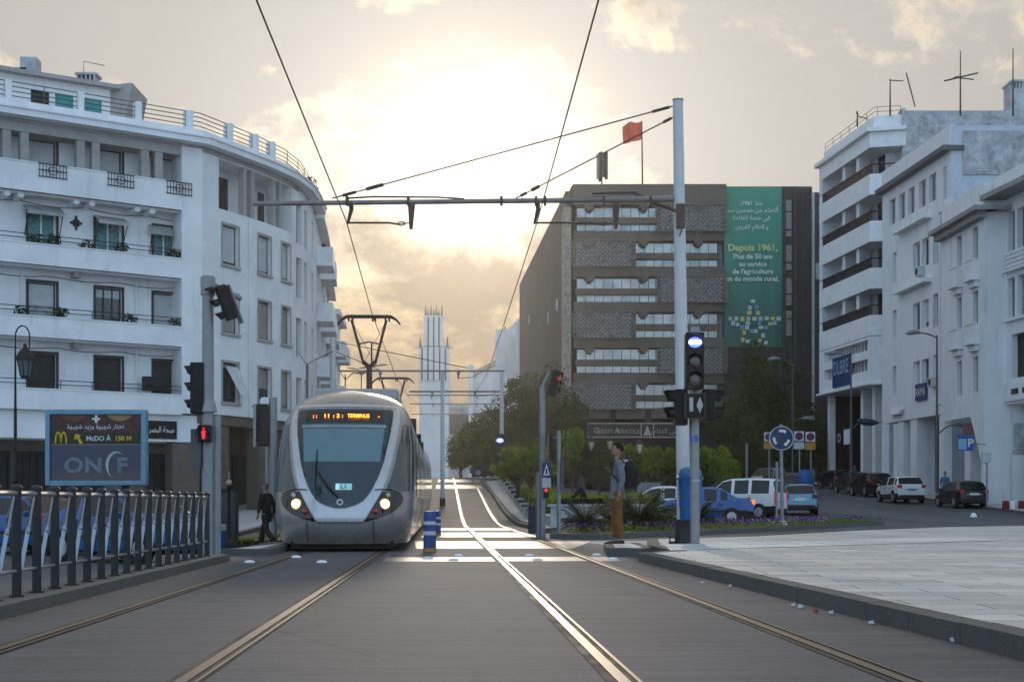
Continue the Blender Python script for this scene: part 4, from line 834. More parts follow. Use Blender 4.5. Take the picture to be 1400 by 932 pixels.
m = MB(); F1r.box(m, -.2, UL, 27.75, 28.9, -2.6, .0); F1r.box(m, -.2, UL+.3, 28.9, 29.2, -2.8, .35); F1r.box(m, -.1, UL, 29.2, 30.2, -1.2, -.4); m.build('roof_band', white2, A_)
balrail(F1r, A_, .2, UL-.1, 30.2, 30.9, -.5, mat=darkmetal, bars=2, posts=2, name='roof_railing', r=.02)
m = MB(); F1r.wall(m, 0, UL, 10.0, 13.5, [(u1+.4, UL-1.2, 12.5, 13.3), (u1+.4, UL-1.2, 10.95, 11.85)], reveal=.8); m.build('lower_wall', white2, A_)
for z0, z1 in ((12.5, 13.3), (10.95, 11.85)):
    o = MB(); F1r.box(o, u1+.4, UL-1.2, z0, z1, -.8, -.75); o = o.build('ribbon_window', blueglass, A_); t = MB()
    for k in range(15): u = lerp(u1+.5, UL-1.3, k/14); F1r.box(t, u-.06, u+.06, z0, z1, -.7, -.35)
    t.build('mullions', white3, o)
m = MB(); F1r.box(m, -.1, UL+.2, 9.85, 10.0, -4, .22); m.build('soffit', white2, A_)
m = MB(); m.box(29.4, 52, 107.0, 108.4, 1, 30.4); m.box(29.9, 52, 107.2, 119, 29.9, 30.35); m.box(29.4, 29.6, 107.0, 108.4, 30.4, 30.6); m.build('gable_wall', stained, A_)
F1c = Facade([(30.2, 106.6), (28.0, 109), (27.0, 119)], -1)
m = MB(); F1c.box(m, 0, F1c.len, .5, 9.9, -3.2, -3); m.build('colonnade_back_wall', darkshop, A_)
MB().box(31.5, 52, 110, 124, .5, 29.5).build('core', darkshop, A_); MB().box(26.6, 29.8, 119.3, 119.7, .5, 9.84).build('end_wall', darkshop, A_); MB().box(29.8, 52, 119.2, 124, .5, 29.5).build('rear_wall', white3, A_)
for px in (1180, 1196, 1212, 1228): 
    u = F1c.upx(px, 0); F1c.box(MB(), u-.32, u+.32, 1, 9.85, -1.7, .1).build('column', white2, A_)
o = F1c.upx(1140, .8); F1c.box(MB(), F1c.len-.5, F1c.len, 1, 9.85, .1, .6).build('column', white2, A_)
F1c.box(MB(), F1c.upx(1146, -1), F1c.upx(1160, -1), 2, 6.0, -1.2, -1.0).build('red_shopfront', M('dark_red_shop', (.10, .012, .012), .5), A_); F1c.box(MB(), F1c.upx(1144, -1), F1c.upx(1163, -1), 6.9, 9.2, -1.2, -1.0).build('shop_window', blueglass, A_)
def pan(F, par_label, cat, px0, px1, z0, z1, d, mat, name='shop_sign', txt=None, tm=None, ts=1, dz=.28):
    u0, u1_ = sorted((F.upx(px0, d), F.upx(px1, d))); t = thing(name, par_label, cat, F.pt((u0+u1_)/2, z0, d)); F.box(MB(), u0, u1_, z0, z1, d-.08, d).build('sign_board', mat, t)
    if txt:
        dd = F.pt(u0, 0)-F.pt(u1_, 0); text('sign_lettering', txt, tm, t, F.pt((u0+u1_)/2, lerp(z0, z1, dz), d+.02), dd, (0, 0, 1), ts, maxw=(u1_-u0)*.86)
    return t
signblue = M('sign_blue', (.012, .055, .16), .4, var=.1)
bn_ = pan(F1r, 'blue shop banner with pale lettering across the white lower balcony wall', 'sign', 1138, 1161.5, 10.2, 12.6, .12, signblue, txt='DLBRE', tm=M('sign_pale', (.35, .45, .58), .5), ts=1.55, dz=.42)
pan(F1c, 'small square black and white sign hung in the colonnade', 'sign', 1143, 1152, 5.6, 6.8, .7, blackp, txt='O', tm=white2, ts=1.0, dz=.2); pan(F1c, 'pale square panel next to the black and white colonnade sign', 'sign', 1153.5, 1162, 5.6, 6.8, .7, white3)
for px, y0_, y1_, Y, kind, lab in ((1172, 152, 181, 110, 0, 'short roof antenna on the left end of the balconied block'), (1217, 108, 150, 107, 1, 'thin flag shaped antenna on the balconied block roof'), (1313, 70, 142, 107, 2, 'tall antenna with long cross bars on the stained gable'), (1385, 66, 112, 107, 3, 'plain whip antenna at the right of the roofline')):
    a, b = W(px, y1_+4, Y), W(px, y0_, Y); t = MB().tube([(a.x, Y, 30.0), b], [.07, .035], 6)
    if kind == 0: t.tube([W(px, 159, Y), W(px+15, 163, Y)], .04, 5).tube([W(px-1, 153, Y), W(px+1, 158, Y)], .07, 5)
    if kind == 1: t.tube([W(px-1, 110, Y), W(px+18, 111, Y)], .04, 5).tube([W(px+22, 100, Y+1), W(px+34, 146, Y+1)], .05, 5)
    if kind == 2: t.tube([W(px-22, 111, Y), W(px+24, 100, Y)], .06, 5).tube([W(px-8, 106, Y-.4), W(px+18, 109, Y+.4)], .05, 5).tube([W(px-12, 108, Y-.7), W(px-2, 104, Y+.7)], .04, 5)
    t.build('roof_antenna', darkmetal, label=lab, cat='antenna', group=None)
t = thing('chimney', 'dark pierced chimney block at the right end of the roofline', 'chimney', W(1392, 132, 112)); a, b = W(1384, 134, 112), W(1404, 112, 112); MB().box(a.x, b.x, 112, 114, 29.5, b.z-.5).build('stack', stained, t)
o = MB(); 
for k in range(5): x = lerp(a.x, b.x-.15, k/4); o.box(x, x+.15, 112, 114, b.z-.5, b.z)
o.box(a.x-.1, b.x+.1, 111.9, 114.1, b.z, b.z+.15); o.build('cap', stained, t)
# second block: five window row, recesses, stained pilaster
B_ = thing('apartment_building', 'white block with a five window top row and a weather stained gable', 'building', (28, 94, 1.4))
F2r = Facade([(27.15, 88), (26.25, 100.8)], -1); L2 = F2r.len; h2 = []
for px in (1220, 1233, 1246, 1261, 1275): u = F2r.upx(px); h2.append((u-.62, u+.62, 20.2, 21.95, .25))
uc = (F2r.upx(1262), F2r.upx(1251), F2r.upx(1270))
for zc in (17.2, 13.2, 9.35):
    for u in (F2r.upx(1253), F2r.upx(1265)): h2.append((u-.62, u+.62, zc-.9, zc+.9, .3))
    for u, w in ((F2r.upx(1223), .4), (F2r.upx(1279), .45)): h2.append((u-w, u+w, zc-1.1, zc+1.0, .3))
h2.append((F2r.upx(1292)-.35, F2r.upx(1292)+.35, 19.9, 21.9, .2))
m = MB(); F2r.wall(m, 0, L2, 7.3, 22.7, h2); m.build('front_wall', white3, B_)
for i, h in enumerate(h2): F2r.window(B_, *h[:4], -h[4], blueglass if i > 5 else greyglass, white2 if i > 4 else shutter, kind='casement', shut='p' if i in (7, 10, 13, 16) else None, shutf=.8)
m = MB(); F2r.box(m, -.2, L2, 22.7, 23.0, -.8, .55); m.build('cornice', M('dark_cornice', (.12, .12, .13), .8), B_); m = MB(); F2r.box(m, 0, L2, 23.0, 24.3, -.3, .05); m.build('parapet', white3, B_)
for zc in (19.2, 15.1): o = MB(); F2r.box(o, F2r.upx(1274), F2r.upx(1230), zc-.0, zc+.28, .002, .55); o.build('canopy', white2, B_)
m = MB(); m.box(27.15, 42, 88.0, 89.2, .5, 24.25); m.build('gable_wall', M('stained_shade_wall', (.52, .56, .62), .88, var=.08, scale=.9, bump=.2, streak=.5, dirt=(.36, .40, .46)), B_)  # weather stains plus the bluish shade of the camera-facing side, put into the colour
m = MB(); m.box(27.9, 42, 87.9, 88, 21.2, 23.9); 
m.build('stain_render', stained, B_); m = MB(); m.prism([(27.15, 88.5), (42, 88.5), (42, 100.8), (26.3, 100.8)], 22.3, 22.6); m.build('roof', greystone, B_)
F2r.box(MB(), 0, .9, 7.6, 19.0, .002, .35).build('pilaster', M('stained_shade_wall', (.5, .5, .5)), B_); o = MB(); F2r.box(o, -.1, 1.1, 19.0, 19.15, .002, .45); F2r.box(o, -.1, 1.1, 7.0, 7.6, .002, .7); o.build('pilaster_cap', white3, B_)
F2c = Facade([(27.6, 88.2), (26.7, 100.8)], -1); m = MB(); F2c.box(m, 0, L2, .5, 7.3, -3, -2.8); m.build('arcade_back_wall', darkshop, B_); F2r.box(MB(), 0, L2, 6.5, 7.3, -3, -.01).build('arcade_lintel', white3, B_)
for px, w in ((1238, .55), (1256, .6), (1297, .7)): u = F2c.upx(px, 0); F2c.box(MB(), u-w, u+w, .6, 6.49, -.9, .35).build('arcade_pillar', white3, B_)
o = MB(); u = F2r.upx(1228); 
for k in range(3): F2r.box(o, u-.9-.15*k, u+.9+.15*k, 6.95+.12*k, 7.06+.12*k, .002, .35-.08*k)
o.build('corbel', white3, B_)
pan(F2r, 'small dark shop sign on the wall above the arcade', 'sign', 1251, 1266, 7.6, 8.7, .14, signblue, txt='RAMA', tm=white3, ts=.75)
for px, z, lab in ((1257, 16.0, 'pale air conditioner under the upper window pair'), (1275, 7.9+.7, 'air conditioner on the wall beside the street lamp pole')):
    u = F2r.upx(px, .2); t = thing('air_conditioner', lab, 'air conditioner', F2r.pt(u, z, .1)); F2r.box(MB(), u-.4, u+.4, z-.3, z+.3, .02, .4).build('casing', shutter, t, bevel=.02); c = F2r.pt(u, z, .405); MB().cyl(c, F2r.pt(u, z, .42), .22, .22, 14).build('fan_grille', darkmetal, t)
# third block: arched windows with balconettes
C_ = thing('apartment_building', 'white block with narrow arched windows and little stone balconettes', 'building', (28, 84, 1))
F3r = Facade([(26.62, 80.2), (26.42, 87.6)], -1); L3 = F3r.len; h3 = []
cols3 = [F3r.upx(px) for px in (1333.5, 1311.5)]
for u in cols3: h3 += [(u-.42, u+.42, 14.9, 16.75, .3), (u-.42, u+.42, 11.2, 13.05, .3), (u-.42, u+.42, 7.25, 9.3, .3)]
m = MB(); F3r.wall(m, 0, L3, 5.9, 17.3, h3); m.box(26.62, 42, 80.2, 80.6, .5, 17.3)
for u in cols3:     # arch corners
    for s_ in (-1, 1):
        for k in range(4):
            a0, a1 = k/4*PI/2, (k+1)/4*PI/2; A = lambda a: (u+s_*.42*math.cos(a), 16.33+.42*math.sin(a))
            m.quad(F3r.pt(A(a0)[0], A(a0)[1], -.001), F3r.pt(u+s_*.421, A(a0)[1], -.001), F3r.pt(u+s_*.421, A(a1)[1], -.001), F3r.pt(A(a1)[0], A(a1)[1], -.001))
    for s_ in (-1, 1):
        for k in range(4): a0, a1 = k/4*PI/2, (k+1)/4*PI/2; m.quad(F3r.pt(u+s_*.42*math.cos(a1), 16.33+.42*math.sin(a1), -.001), F3r.pt(u+s_*.42*math.cos(a1), 16.76, -.001), F3r.pt(u+s_*.42*math.cos(a0), 16.76, -.001), F3r.pt(u+s_*.42*math.cos(a0), 16.33+.42*math.sin(a0), -.001))
m.build('front_wall', white3, C_)
for h in h3: F3r.window(C_, *h[:4], -h[4], greyglass, M('blue_shutter', (.22, .30, .36), .7, var=.15), kind='casement')
for u in cols3:
    for zt_ in (14.75, 11.1):
        o = MB(); F3r.box(o, u-.62, u+.62, zt_-1.0, zt_, .3, .42); F3r.box(o, u-.7, u+.7, zt_-1.15, zt_-1.0, .002, .52); F3r.box(o, u-.55, u+.55, zt_-1.5, zt_-1.15, .002, .25); F3r.box(o, u-.62, u-.52, zt_-1, zt_, .002, .3); F3r.box(o, u+.52, u+.62, zt_-1, zt_, .002, .3); F3r.box(o, u-.68, u+.68, zt_, zt_+.1, .26, .46); o.build('balconette', white3, C_)
m = MB(); F3r.box(m, -.8, L3, 17.3, 17.55, -.5, .8); F3r.box(m, -.3, L3, 16.95, 17.3, .002, .45); m.box(26.6, 28.5, 79.4, 80.19, 17.3, 17.55); m.build('eaves', M('eaves_grey', (.30, .29, .28), .85, var=.2, streak=.3), C_)
m = MB(); F3r.box(m, .2, L3, 17.55, 19.0, -.35, -.05); m.box(26.9, 29.4, 80.4, 80.7, 17.55, 19.0); m.build('parapet', white3, C_)
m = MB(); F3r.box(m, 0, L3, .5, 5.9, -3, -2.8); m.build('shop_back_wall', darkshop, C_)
m = MB(); m.hexa([F3r.pt(a, z, d) for z, a0, a1 in ((2.9, -.0, .25), (5.9, -.0, 2.2)) for a, d in ((a0, -.4), (a1, -.4), (a1, 0), (a0, 0))]); m.build('diagonal_bracket', white3, C_)
for u in (.2, L3-.35): F3r.box(MB(), u-.22, u+.22, .5, 2.95 if u < 1 else 5.9, -.5, .03).build('shop_pillar', white3, C_)
u = F3r.upx(1325, -1); F3r.box(MB(), u-.5, u+.5, .5, 4.2, -1.6, -.9).build('inner_pillar', white3, C_)
pan(F3r, 'faded red shop lettering hanging in the opening under the arched block', 'sign', 1316, 1341, 4.7, 5.6, -.3, M('shop_sign_grey', (.20, .15, .15), .7, var=.2), txt='CHINI', tm=M('faded_red', (.35, .05, .05), .7), ts=.9)
# nearest block at the frame edge
D_ = thing('apartment_building', 'white block at the right edge with a deep flat eave and a big dark window', 'building', (29, 76, 1))
F4r = Facade([(29.0, 64), (28.35, 76), (27.85, 80.15)], -1); L4 = F4r.len; h4 = []
for px, w in ((1382.5, .42), (1396, .45), (1412, .45)):
    u = F4r.upx(px); h4 += [(u-w, u+w, 15.0, 17.2, .35), (u-w, u+w, 11.2, 13.5, .3)]
ub = F4r.upx(1383.5); h4.append((ub-4.0, ub, 7.85, 10.3, .4))
m = MB(); F4r.wall(m, 0, L4, 6.6, 18, h4); m.build('front_wall', white3, D_)
for i, h in enumerate(h4): F4r.window(D_, *h[:4], -h[4], blueglass, windark if i == 6 else shutter, kind='plain' if i == 6 else 'casement', shut='full' if i == 6 else None, sill=shutterdark)
for h in h4[0:6:2]:
    o = MB(); F4r.box(o, h[0]-.1, h[1]+.1, 14.0, 14.95, .002, .1)
    for k in range(4): F4r.box(o, h[0]-.12, h[1]+.12, 14.05+.24*k, 14.15+.24*k, .1, .16)
    F4r.box(o, h[0]-.15, h[1]+.15, 13.8, 13.95, .002, .3); o.build('balustrade_panel', white3, D_)
for h in h4[1:6:2]: o = MB(); F4r.box(o, h[0]-.1, h[1]+.1, 11.05, 11.2, .002, .25); o.build('window_sill', white3, D_)
m = MB(); F4r.box(m, 0, L4+.6, 18.0, 18.28, -1, 1.3); m.build('eaves', M('eaves_grey', (.3, .3, .3)), D_); F4r.box(MB(), 0, L4, 18.28, 19.2, -.4, .7).build('parapet', white3, D_)
m = MB(); F4r.box(m, 0, L4, 6.45, 6.6, -2, .0); F4r.box(m, 0, L4, 6.6, 7.6, .002, .12); m.build('overhang', white3, D_)
for k in range(5): u = ub-.6-1.3*k; F4r.box(MB(), u-.4, u+.4, 6.95, 7.25, .12, .15).build('vent_slot', shutterdark, D_)
F4c = Facade([(29.9, 64), (29.3, 76), (28.8, 80.15)], -1); m = MB(); F4c.box(m, 0, F4c.len, .5, 6.45, -.3, 0); m.build('ground_wall', white3, D_)
u = F4c.upx(1388, .02); o = MB(); F4c.box(o, u-.3, u+.3, 3.9, 5.4, .002, .5); F4c.box(o, u-.5, u+.5, 3.6, 3.9, .002, .6); F4c.box(o, u-.45, u+.45, 2.6, 3.6, .002, .5); o.build('wall_lantern_bracket', stained, D_)
u = F4c.upx(1397, .02); F4c.box(MB(), u-1.1, u+.5, .5, 4.6, .002, .05).build('dark_doorway', darkshop, D_); u = F4c.upx(1371, .1); F4c.box(MB(), F4c.len-.5, F4c.len-.1, .5, 3.6, .01, .7).build('pillar', white3, D_)
# ---------------------------------------------------------------- overhead line mast at the plaza corner
wirem = M('overhead_wire', (.07, .055, .05), .5, .4); armm = M('arm_weathered_tube', (.25, .21, .20), .5, .3, var=.2, streak=.2); rust = M('rusty_fitting', (.11, .075, .06), .7, .3, var=.3)
BM = Vector((3.24, 26.75, .15)); TMx = 3.12; top = 8.47
mx = lambda z: lerp(BM.x, TMx, z/top)
mast = thing('overhead_line_mast', 'tall pale tapered mast at the plaza corner carrying the tube arm across the tracks', 'mast', BM)
MB().tube([(BM.x, BM.y, .15), (mx(4), BM.y, 4), (TMx, BM.y, top)], [.135, .12, .095], 20).build('pole', mastw, mast, smooth=True); MB().cyl((TMx, BM.y, top), (TMx, BM.y, top+.03), .105, n=16).build('cap', galv, mast)
MB().lathe([(.165, 0), (.165, .44), (.15, .46)], (BM.x, BM.y, .15), 20).box(BM.x-.30, BM.x-.17, BM.y-.12, BM.y-.06, .15, .20).build('base_sleeve', M('dark_sleeve', (.03, .032, .038), .6, var=.2), mast)
MB().box(BM.x-.32, BM.x-.16, BM.y-.2, BM.y-.17, .27, .29).box(BM.x-.30, BM.x-.28, BM.y-.2, BM.y-.17, .15, .29).box(BM.x-.2, BM.x-.18, BM.y-.2, BM.y-.17, .15, .29).build('cable_bracket', darkmetal, mast)
za = 6.58; arm = MB(); arm.tube([(-4.87, BM.y, za-.04), (-1, BM.y, za), (1.7, BM.y, za+.03), (mx(6.6)-.12, BM.y, za+.06)], [.045, .047, .05, .055], 12); arm.cyl((1.7, BM.y, za+.03), (mx(6.6)-.1, BM.y, za+.06), .062); am = arm.build('cross_arm', armm, mast, smooth=True)
for x in (-3.1, -1.95, -.2, .45, .62, 1.72, 2.6): MB().box(x-.025, x+.025, BM.y-.07, BM.y+.07, za-.07, za+.09).build('arm_clamp', rust, am)
MB().tube([(1.5, BM.y, za+.15), (2.3, BM.y, za+.17), (2.75, BM.y, za-.05), (mx(6.5)-.03, BM.y-.14, 6.36)], [.02, .03, .04, .03], 6).build('feeder_cable', rust, am); MB().tube([(mx(6.5)+.02, BM.y-.15, 6.38), (mx(6.4)+.05, BM.y-.17, 6.1), (mx(6.4)-.02, BM.y-.16, 5.9)], .015, 5).box(mx(6.3)-.08, mx(6.3)+.08, BM.y-.2, BM.y-.12, 6.05, 6.5).build('mast_clamp', rust, mast)
MB().tube([(-3.1, BM.y, za+.06), (-2.6, BM.y, za+.09), (-1.4, BM.y, za+.08), (-.9, BM.y, za+.05)], .018, 5).build('arm_cable', rust, am)
def drop(x, xs_, xe, nm):
    d = MB(); d.tube([(x+.02, BM.y, za), (x+.03, BM.y, za-.15), (x-.04, BM.y, za-.42)], [.05, .04, .025], 8); d.tube([(x-.04, BM.y, za-.40), (xs_, BM.y, za-.40), (xs_+.18*(1 if xe > x else -1), BM.y, za-.43)], .02, 6)
    d.tube([(xs_+.1, BM.y, za-.43), (xe, BM.y, za-.40)], .012, 5); d.tube([(xs_+.22+.07*math.cos(t), BM.y, za-.415+.035*math.sin(t)) for t in [k*PI/6 for k in range(13)]], .012, 5)
    d.hexa([(xe-.03, BM.y-.03, za-.52), (xe+.03, BM.y-.03, za-.52), (xe+.03, BM.y+.03, za-.52), (xe-.03, BM.y+.03, za-.52), (xe-.06, BM.y-.03, za-.04), (xe+.08, BM.y-.03, za-.04), (xe+.08, BM.y+.03, za-.04), (xe-.06, BM.y+.03, za-.04)])
    d.build('registration_arm', rust, am)
drop(-3.05, -2.3, -1.9, ''); drop(.46, 1.5, 1.95, '')
for x0, zt_ in ((-3.38, 8.37), (.07, 8.16)):
    a = Vector((x0, BM.y, za+.06)); b = Vector((mx(zt_)-.1, BM.y, zt_)); d = (b-a)
    s_ = MB().tube([a, b], .013, 6).tube([a+d*.03, a+d*.07], .03, 6).tube([a+d*.10, a+d*.15], .035, 8).tube([b-d*.06, b-d*.01], .03, 6); s_.build('stay_wire', rust, mast)
def cw(pts, lab): t = MB().tube(pts, .011, 5); return t.build('contact_wire', wirem, label=lab, cat='wire')
cw([(-2.2, 1.5, 6.4), (-2.74, 15.3, 6.30), (-3.11, 26.7, 6.20)]+[(tl(y)+.05, y, 5.72+gz(tl(y), y)+.12*((y % 30)/30)) for y in (36.4, 54.6, 76, 92, 110, 145)], 'overhead contact wire above the tram track sloping down to the pantograph')
cw([(1.25, 1.5, 6.5), (.93, 15.3, 6.32), (.47, 26.7, 6.18)]+[(tr(y)+.12, y, 5.95+gz(tr(y), y)) for y in (40, 56, 76, 92, 110, 145)], 'overhead contact wire above the free right track')
# distant line poles with cross bars
def portal(xp, Y, z1, arms, lab, r=.12, stay=None, base=True):
    z0 = gz(xp, Y); t = thing('overhead_line_mast', lab, 'mast', (xp, Y, z0)); MB().cyl((xp, Y, z0), (xp, Y, z1), r, r*.8, 14).build('pole', mastw, t, smooth=True)
    if base: MB().cyl((xp, Y, z0), (xp, Y, z0+.4), r*1.25, n=14).build('base_sleeve', blackp, t)
    for xa, xb, z in arms:
        a = MB().tube([(xa, Y-.02, z), (xb, Y-.02, z)], .05 if Y < 90 else .07, 8)
        for x in (lerp(xa, xb, .25), lerp(xa, xb, .72)): a.hexa([(x-.03, Y-.05, z-.42), (x+.03, Y-.05, z-.42), (x+.03, Y, z-.42), (x-.03, Y, z-.42), (x-.09, Y-.05, z-.04), (x+.12, Y-.05, z-.04), (x+.12, Y, z-.04), (x-.09, Y, z-.04)]); a.tube([(x, Y, z-.38), (x+1.0, Y, z-.33)], .02, 5)
        a.build('cross_arm', armm, t)
    if stay: MB().tube([(xp, Y, z1-.2), stay[0]], .022, 5).tube([(xp, Y, z1-.7), stay[1]], .022, 5).build('stay_wire', rust, t)
    return t
portal(wx(605, 76), 76, wz(508, 76), [], 'pale line pole standing between the two tracks on the slope')
portal(wx(455, 75.9), 75.9, wz(461, 75.9), [(wx(463, 75.9), wx(690, 75.9), wz(507, 75.9))], 'thick pale line mast beside the white row buildings', r=.19, stay=[(wx(640, 75.9), 75.9, wz(503, 75.9)), (wx(520, 75.9), 75.9, wz(506, 75.9))])
pr = portal(wx(686, 108), 108, wz(506, 108), [(wx(560, 108), wx(684, 108), wz(535, 108))], 'pale line mast on the trackside kerb carrying a blue lamp', r=.17)
bl_em = M('blue_lamp', (.25, .3, 1), .3, emis=2.5, ecol=(.08, .14, 1)); a = W(683.5, 602, 107.4); MB().box(a.x-.35, a.x+.3, 107.35, 107.8, a.z-2.6, a.z+.5).build('signal_box', blackp, pr); MB().ball((a.x, 107.3, a.z), .3, .1, .18).build('signal_lamp', bl_em, pr); MB().ball((a.x, 107.19, a.z), .14, .05, .08).build('lamp_core', M('white_signal_bar', (.8, .85, 1), .3, emis=6, ecol=(.75, .82, 1)), pr)
for px, py, Y, x0, x1, lab in ((676, 540, 150, 556, 690, 'far line pole with cross bar, second beyond the blue lamp mast'), (672, 552, 185, 560, 688, 'far line pole with cross bar, third beyond the blue lamp mast'), (668, 566, 225, 562, 684, 'farthest line pole visible before the church')):
    portal(wx(px, Y), Y, wz(py-8, Y), [(wx(x0, Y), wx(x1, Y), wz(py, Y))], lab, r=.14, base=False)
# ---------------------------------------------------------------- signal post in front of the mast
hous = M('signal_housing', (.010, .0095, .0095), .6, var=.2); SX, SY = 3.07, 23.85
sp = thing('traffic_signal', 'black tram signal with lit blue bar on a galvanised post marked 18', 'traffic light', (SX, SY, .15))
MB().cyl((SX, SY, .15), (SX-.01, SY, 3.5), .078, .072, 18).build('post', galv, sp, smooth=True)
MB().hexa([(SX-.24, SY-.24, .15), (SX+.26, SY-.24, .15), (SX+.26, SY+.24, .15), (SX-.24, SY+.24, .15), (SX-.12, SY-.12, .235), (SX+.13, SY-.12, .235), (SX+.13, SY+.12, .235), (SX-.12, SY+.12, .235)]).build('base_plate', pale, sp)
MB().cyl((SX, SY, 1.28), (SX, SY, 1.31), .083, n=18).build('post_band', steel, sp)
def visor(mb, c, r, L, dirv, n=14):
    d = Vector(dirv).normalized(); a = d.cross(Vector((0, 0, 1))).normalized(); u = a.cross(d)
    for k in range(n):
        t0, t1 = lerp(-.15*PI, 1.15*PI, k/n), lerp(-.15*PI, 1.15*PI, (k+1)/n)
        P = lambda t, l: Vector(c)+(a*math.cos(t)+u*math.sin(t))*r+d*l
        l0 = L*(.55+.45*max(0, math.sin(t0))); l1 = L*(.55+.45*max(0, math.sin(t1))); mb.quad(P(t0, 0), P(t1, 0), P(t1, l1), P(t0, l0))
hb_ = MB(); hx = SX-.045; hb_.box(hx-.155, hx+.155, SY-.34, SY-.10, 2.80, 3.74); hd = hb_.build('main_head', hous, sp, bevel=.02)
v = MB()
for z in (3.57, 3.26, 2.96): visor(v, (hx, SY-.34, z), .125, .14, (0, -1, 0))
v.build('visors', hous, hd, fix=False)
bm_ = M('blue_signal_light', (.3, .35, 1), .3, emis=2.2, ecol=(.06, .10, 1)); bw_ = M('white_signal_bar', (.8, .85, 1), .3, emis=6, ecol=(.75, .82, 1))
MB().ball((hx, SY-.345, 3.57), .112, .02, .09, 18, 8).build('blue_lens', bm_, hd, smooth=True); MB().box(hx-.10, hx+.10, SY-.385, SY-.362, 3.545, 3.595).build('lit_bar', bw_, hd)
dl = M('dark_lens', (.05, .05, .05), .15, spec=.8); MB().ball((hx, SY-.345, 3.26), .11, .03, .11, 18, 8).build('dark_lens', dl, hd, smooth=True); MB().ball((hx, SY-.345, 2.96), .11, .03, .11, 18, 8).build('dark_lens', dl, hd, smooth=True)
MB().box(hx-.02, hx+.11, SY-.1, SY+.05, 3.74, 3.86).build('top_bracket', galv, hd)
fm_ = MB().box(hx-.16, hx+.17, SY-.33, SY-.12, 2.32, 2.72).build('symbol_head', hous, sp, bevel=.02); ws = M('signal_symbol_white', (.42, .40, .38), .5)
MB().box(hx-.09, hx-.03, SY-.345, SY-.33, 2.43, 2.66).plate([(hx+.08, SY-.334, 2.40), (hx+.135, SY-.334, 2.53), (hx+.08, SY-.334, 2.67), (hx+.025, SY-.334, 2.53)], (0, -1, 0), .012).build('symbols', ws, fm_)
f_ = MB()
for q in ((hx-.165, hx-.15, 2.31, 2.73), (hx+.16, hx+.175, 2.31, 2.73), (hx-.15, hx+.16, 2.715, 2.73), (hx-.15, hx+.16, 2.31, 2.325)): f_.box(q[0], q[1], SY-.345, SY-.331, q[2], q[3])
f_.build('head_rim', rust, fm_); MB().box(hx-.08, hx-.02, SY-.2, SY-.18, 2.74, 2.82).box(hx+.04, hx+.1, SY-.2, SY-.18, 2.74, 2.82).build('head_bracket', galv, fm_)
for sx in (-1, 1):
    o = MB(); cx_ = SX+sx*.23; o.box(cx_-.12, cx_+.1, SY-.1, SY+.16, 2.22 if sx < 0 else 2.28, 2.82); q = o.build('side_head', hous, sp, bevel=.02); v = MB()
    for z in (2.68, 2.40): visor(v, (SX+sx*.33, SY+.03, z), .12, .20, (sx, -.15, 0)); v.box(min(SX+sx*.33, SX+sx*.50), max(SX+sx*.33, SX+sx*.50), SY-.08, SY+.13, z+.11, z+.125)
    v.build('visors', hous, q, fix=False)
text('post_number', '18', M('blue_paint', (.03, .10, .45), .5), sp, (SX-.03, SY-.082, 1.94), (1, 0, 0), (0, 0, 1), .16, bold=.02)
# litter bin strapped to the mast
lb = thing('litter_bin', 'bright blue tapered litter bin with domed lid strapped to the mast', 'litter bin', (3.30, 26.35, .6)); bc = (3.30, 26.35, 0); bb = M('bin_blue', (.008, .095, .27), .4, var=.12, scale=4)
MB().lathe([(.165, .60), (.185, .62), (.225, 1.34), (.245, 1.35), (.25, 1.40), (.235, 1.41)], bc, 24).build('tub', bb, lb, smooth=True); MB().lathe([(.205, 1.40), (.215, 1.46), (.19, 1.54), (.10, 1.58), (0, 1.585)], bc, 24).build('lid', M('bin_lid', (.05, .14, .30), .35, var=.1), lb, smooth=True)
# ---------------------------------------------------------------- signal poles on the left
LX, LY = -5.13, 24.0
lp = thing('traffic_signal', 'grey signal pole beside the railing with tilted overhead head and lit red figure', 'traffic light', (LX, LY, -.05)); MB().cyl((LX, LY, -.1), (LX, LY, 4.45), .105, .095, 18).build('pole', galv, lp, smooth=True); MB().cyl((LX, LY, 4.42), (LX, LY, 4.72), .125, n=18).cyl((LX, LY, 4.72), (LX, LY, 4.74), .10, n=18).build('pole_collar', galv, lp, smooth=True); MB().cyl((LX+.01, LY, 2.45), (LX+.01, LY, 2.65), .15, .10, 18).build('pole_sleeve', galv, lp)
MB().cyl((LX+.14, LY+.05, -.1), (LX+.14, LY+.05, 2.4), .07, n=12).build('side_pipe', galv, lp)
MB().tube([(LX+.05, LY, 4.62), (LX+.5, LY+.3, 4.40)], .045, 10).build('arm', galv, lp)
oh = MB(); c = Vector((LX+.32, LY-.1, 4.28)); 
oh.obox(c, .17, .17, .60, .5, 0, -.38); oq = oh.build('overhead_head', hous, lp, bevel=.02); o = MB()
for k in (-1, 0, 1): visor(o, c+Vector((-.10+.0*k+k*-.09, -.05, k*.21-.02)), .08, .15, (-1, -.35, -.35))
o.build('visors', hous, oq, fix=False); MB().obox(c+Vector((.14, .04, -.02)), .02, .22, .68, .5, 0, -.38).build('backboard', galv, oq)
o = MB().box(LX-.28, LX-.06, LY-.12, LY+.14, 2.42, 3.28).build('upper_head', hous, lp, bevel=.02); v = MB()
for z in (3.14, 2.86, 2.57): visor(v, (LX-.28, LY, z), .10, .12, (-1, -.1, -.1))
v.build('visors', hous, o, fix=False); MB().box(LX-.08, LX+.02, LY-.05, LY+.05, 3.1, 3.14).box(LX-.08, LX+.02, LY-.05, LY+.05, 2.5, 2.54).build('brackets', galv, lp)
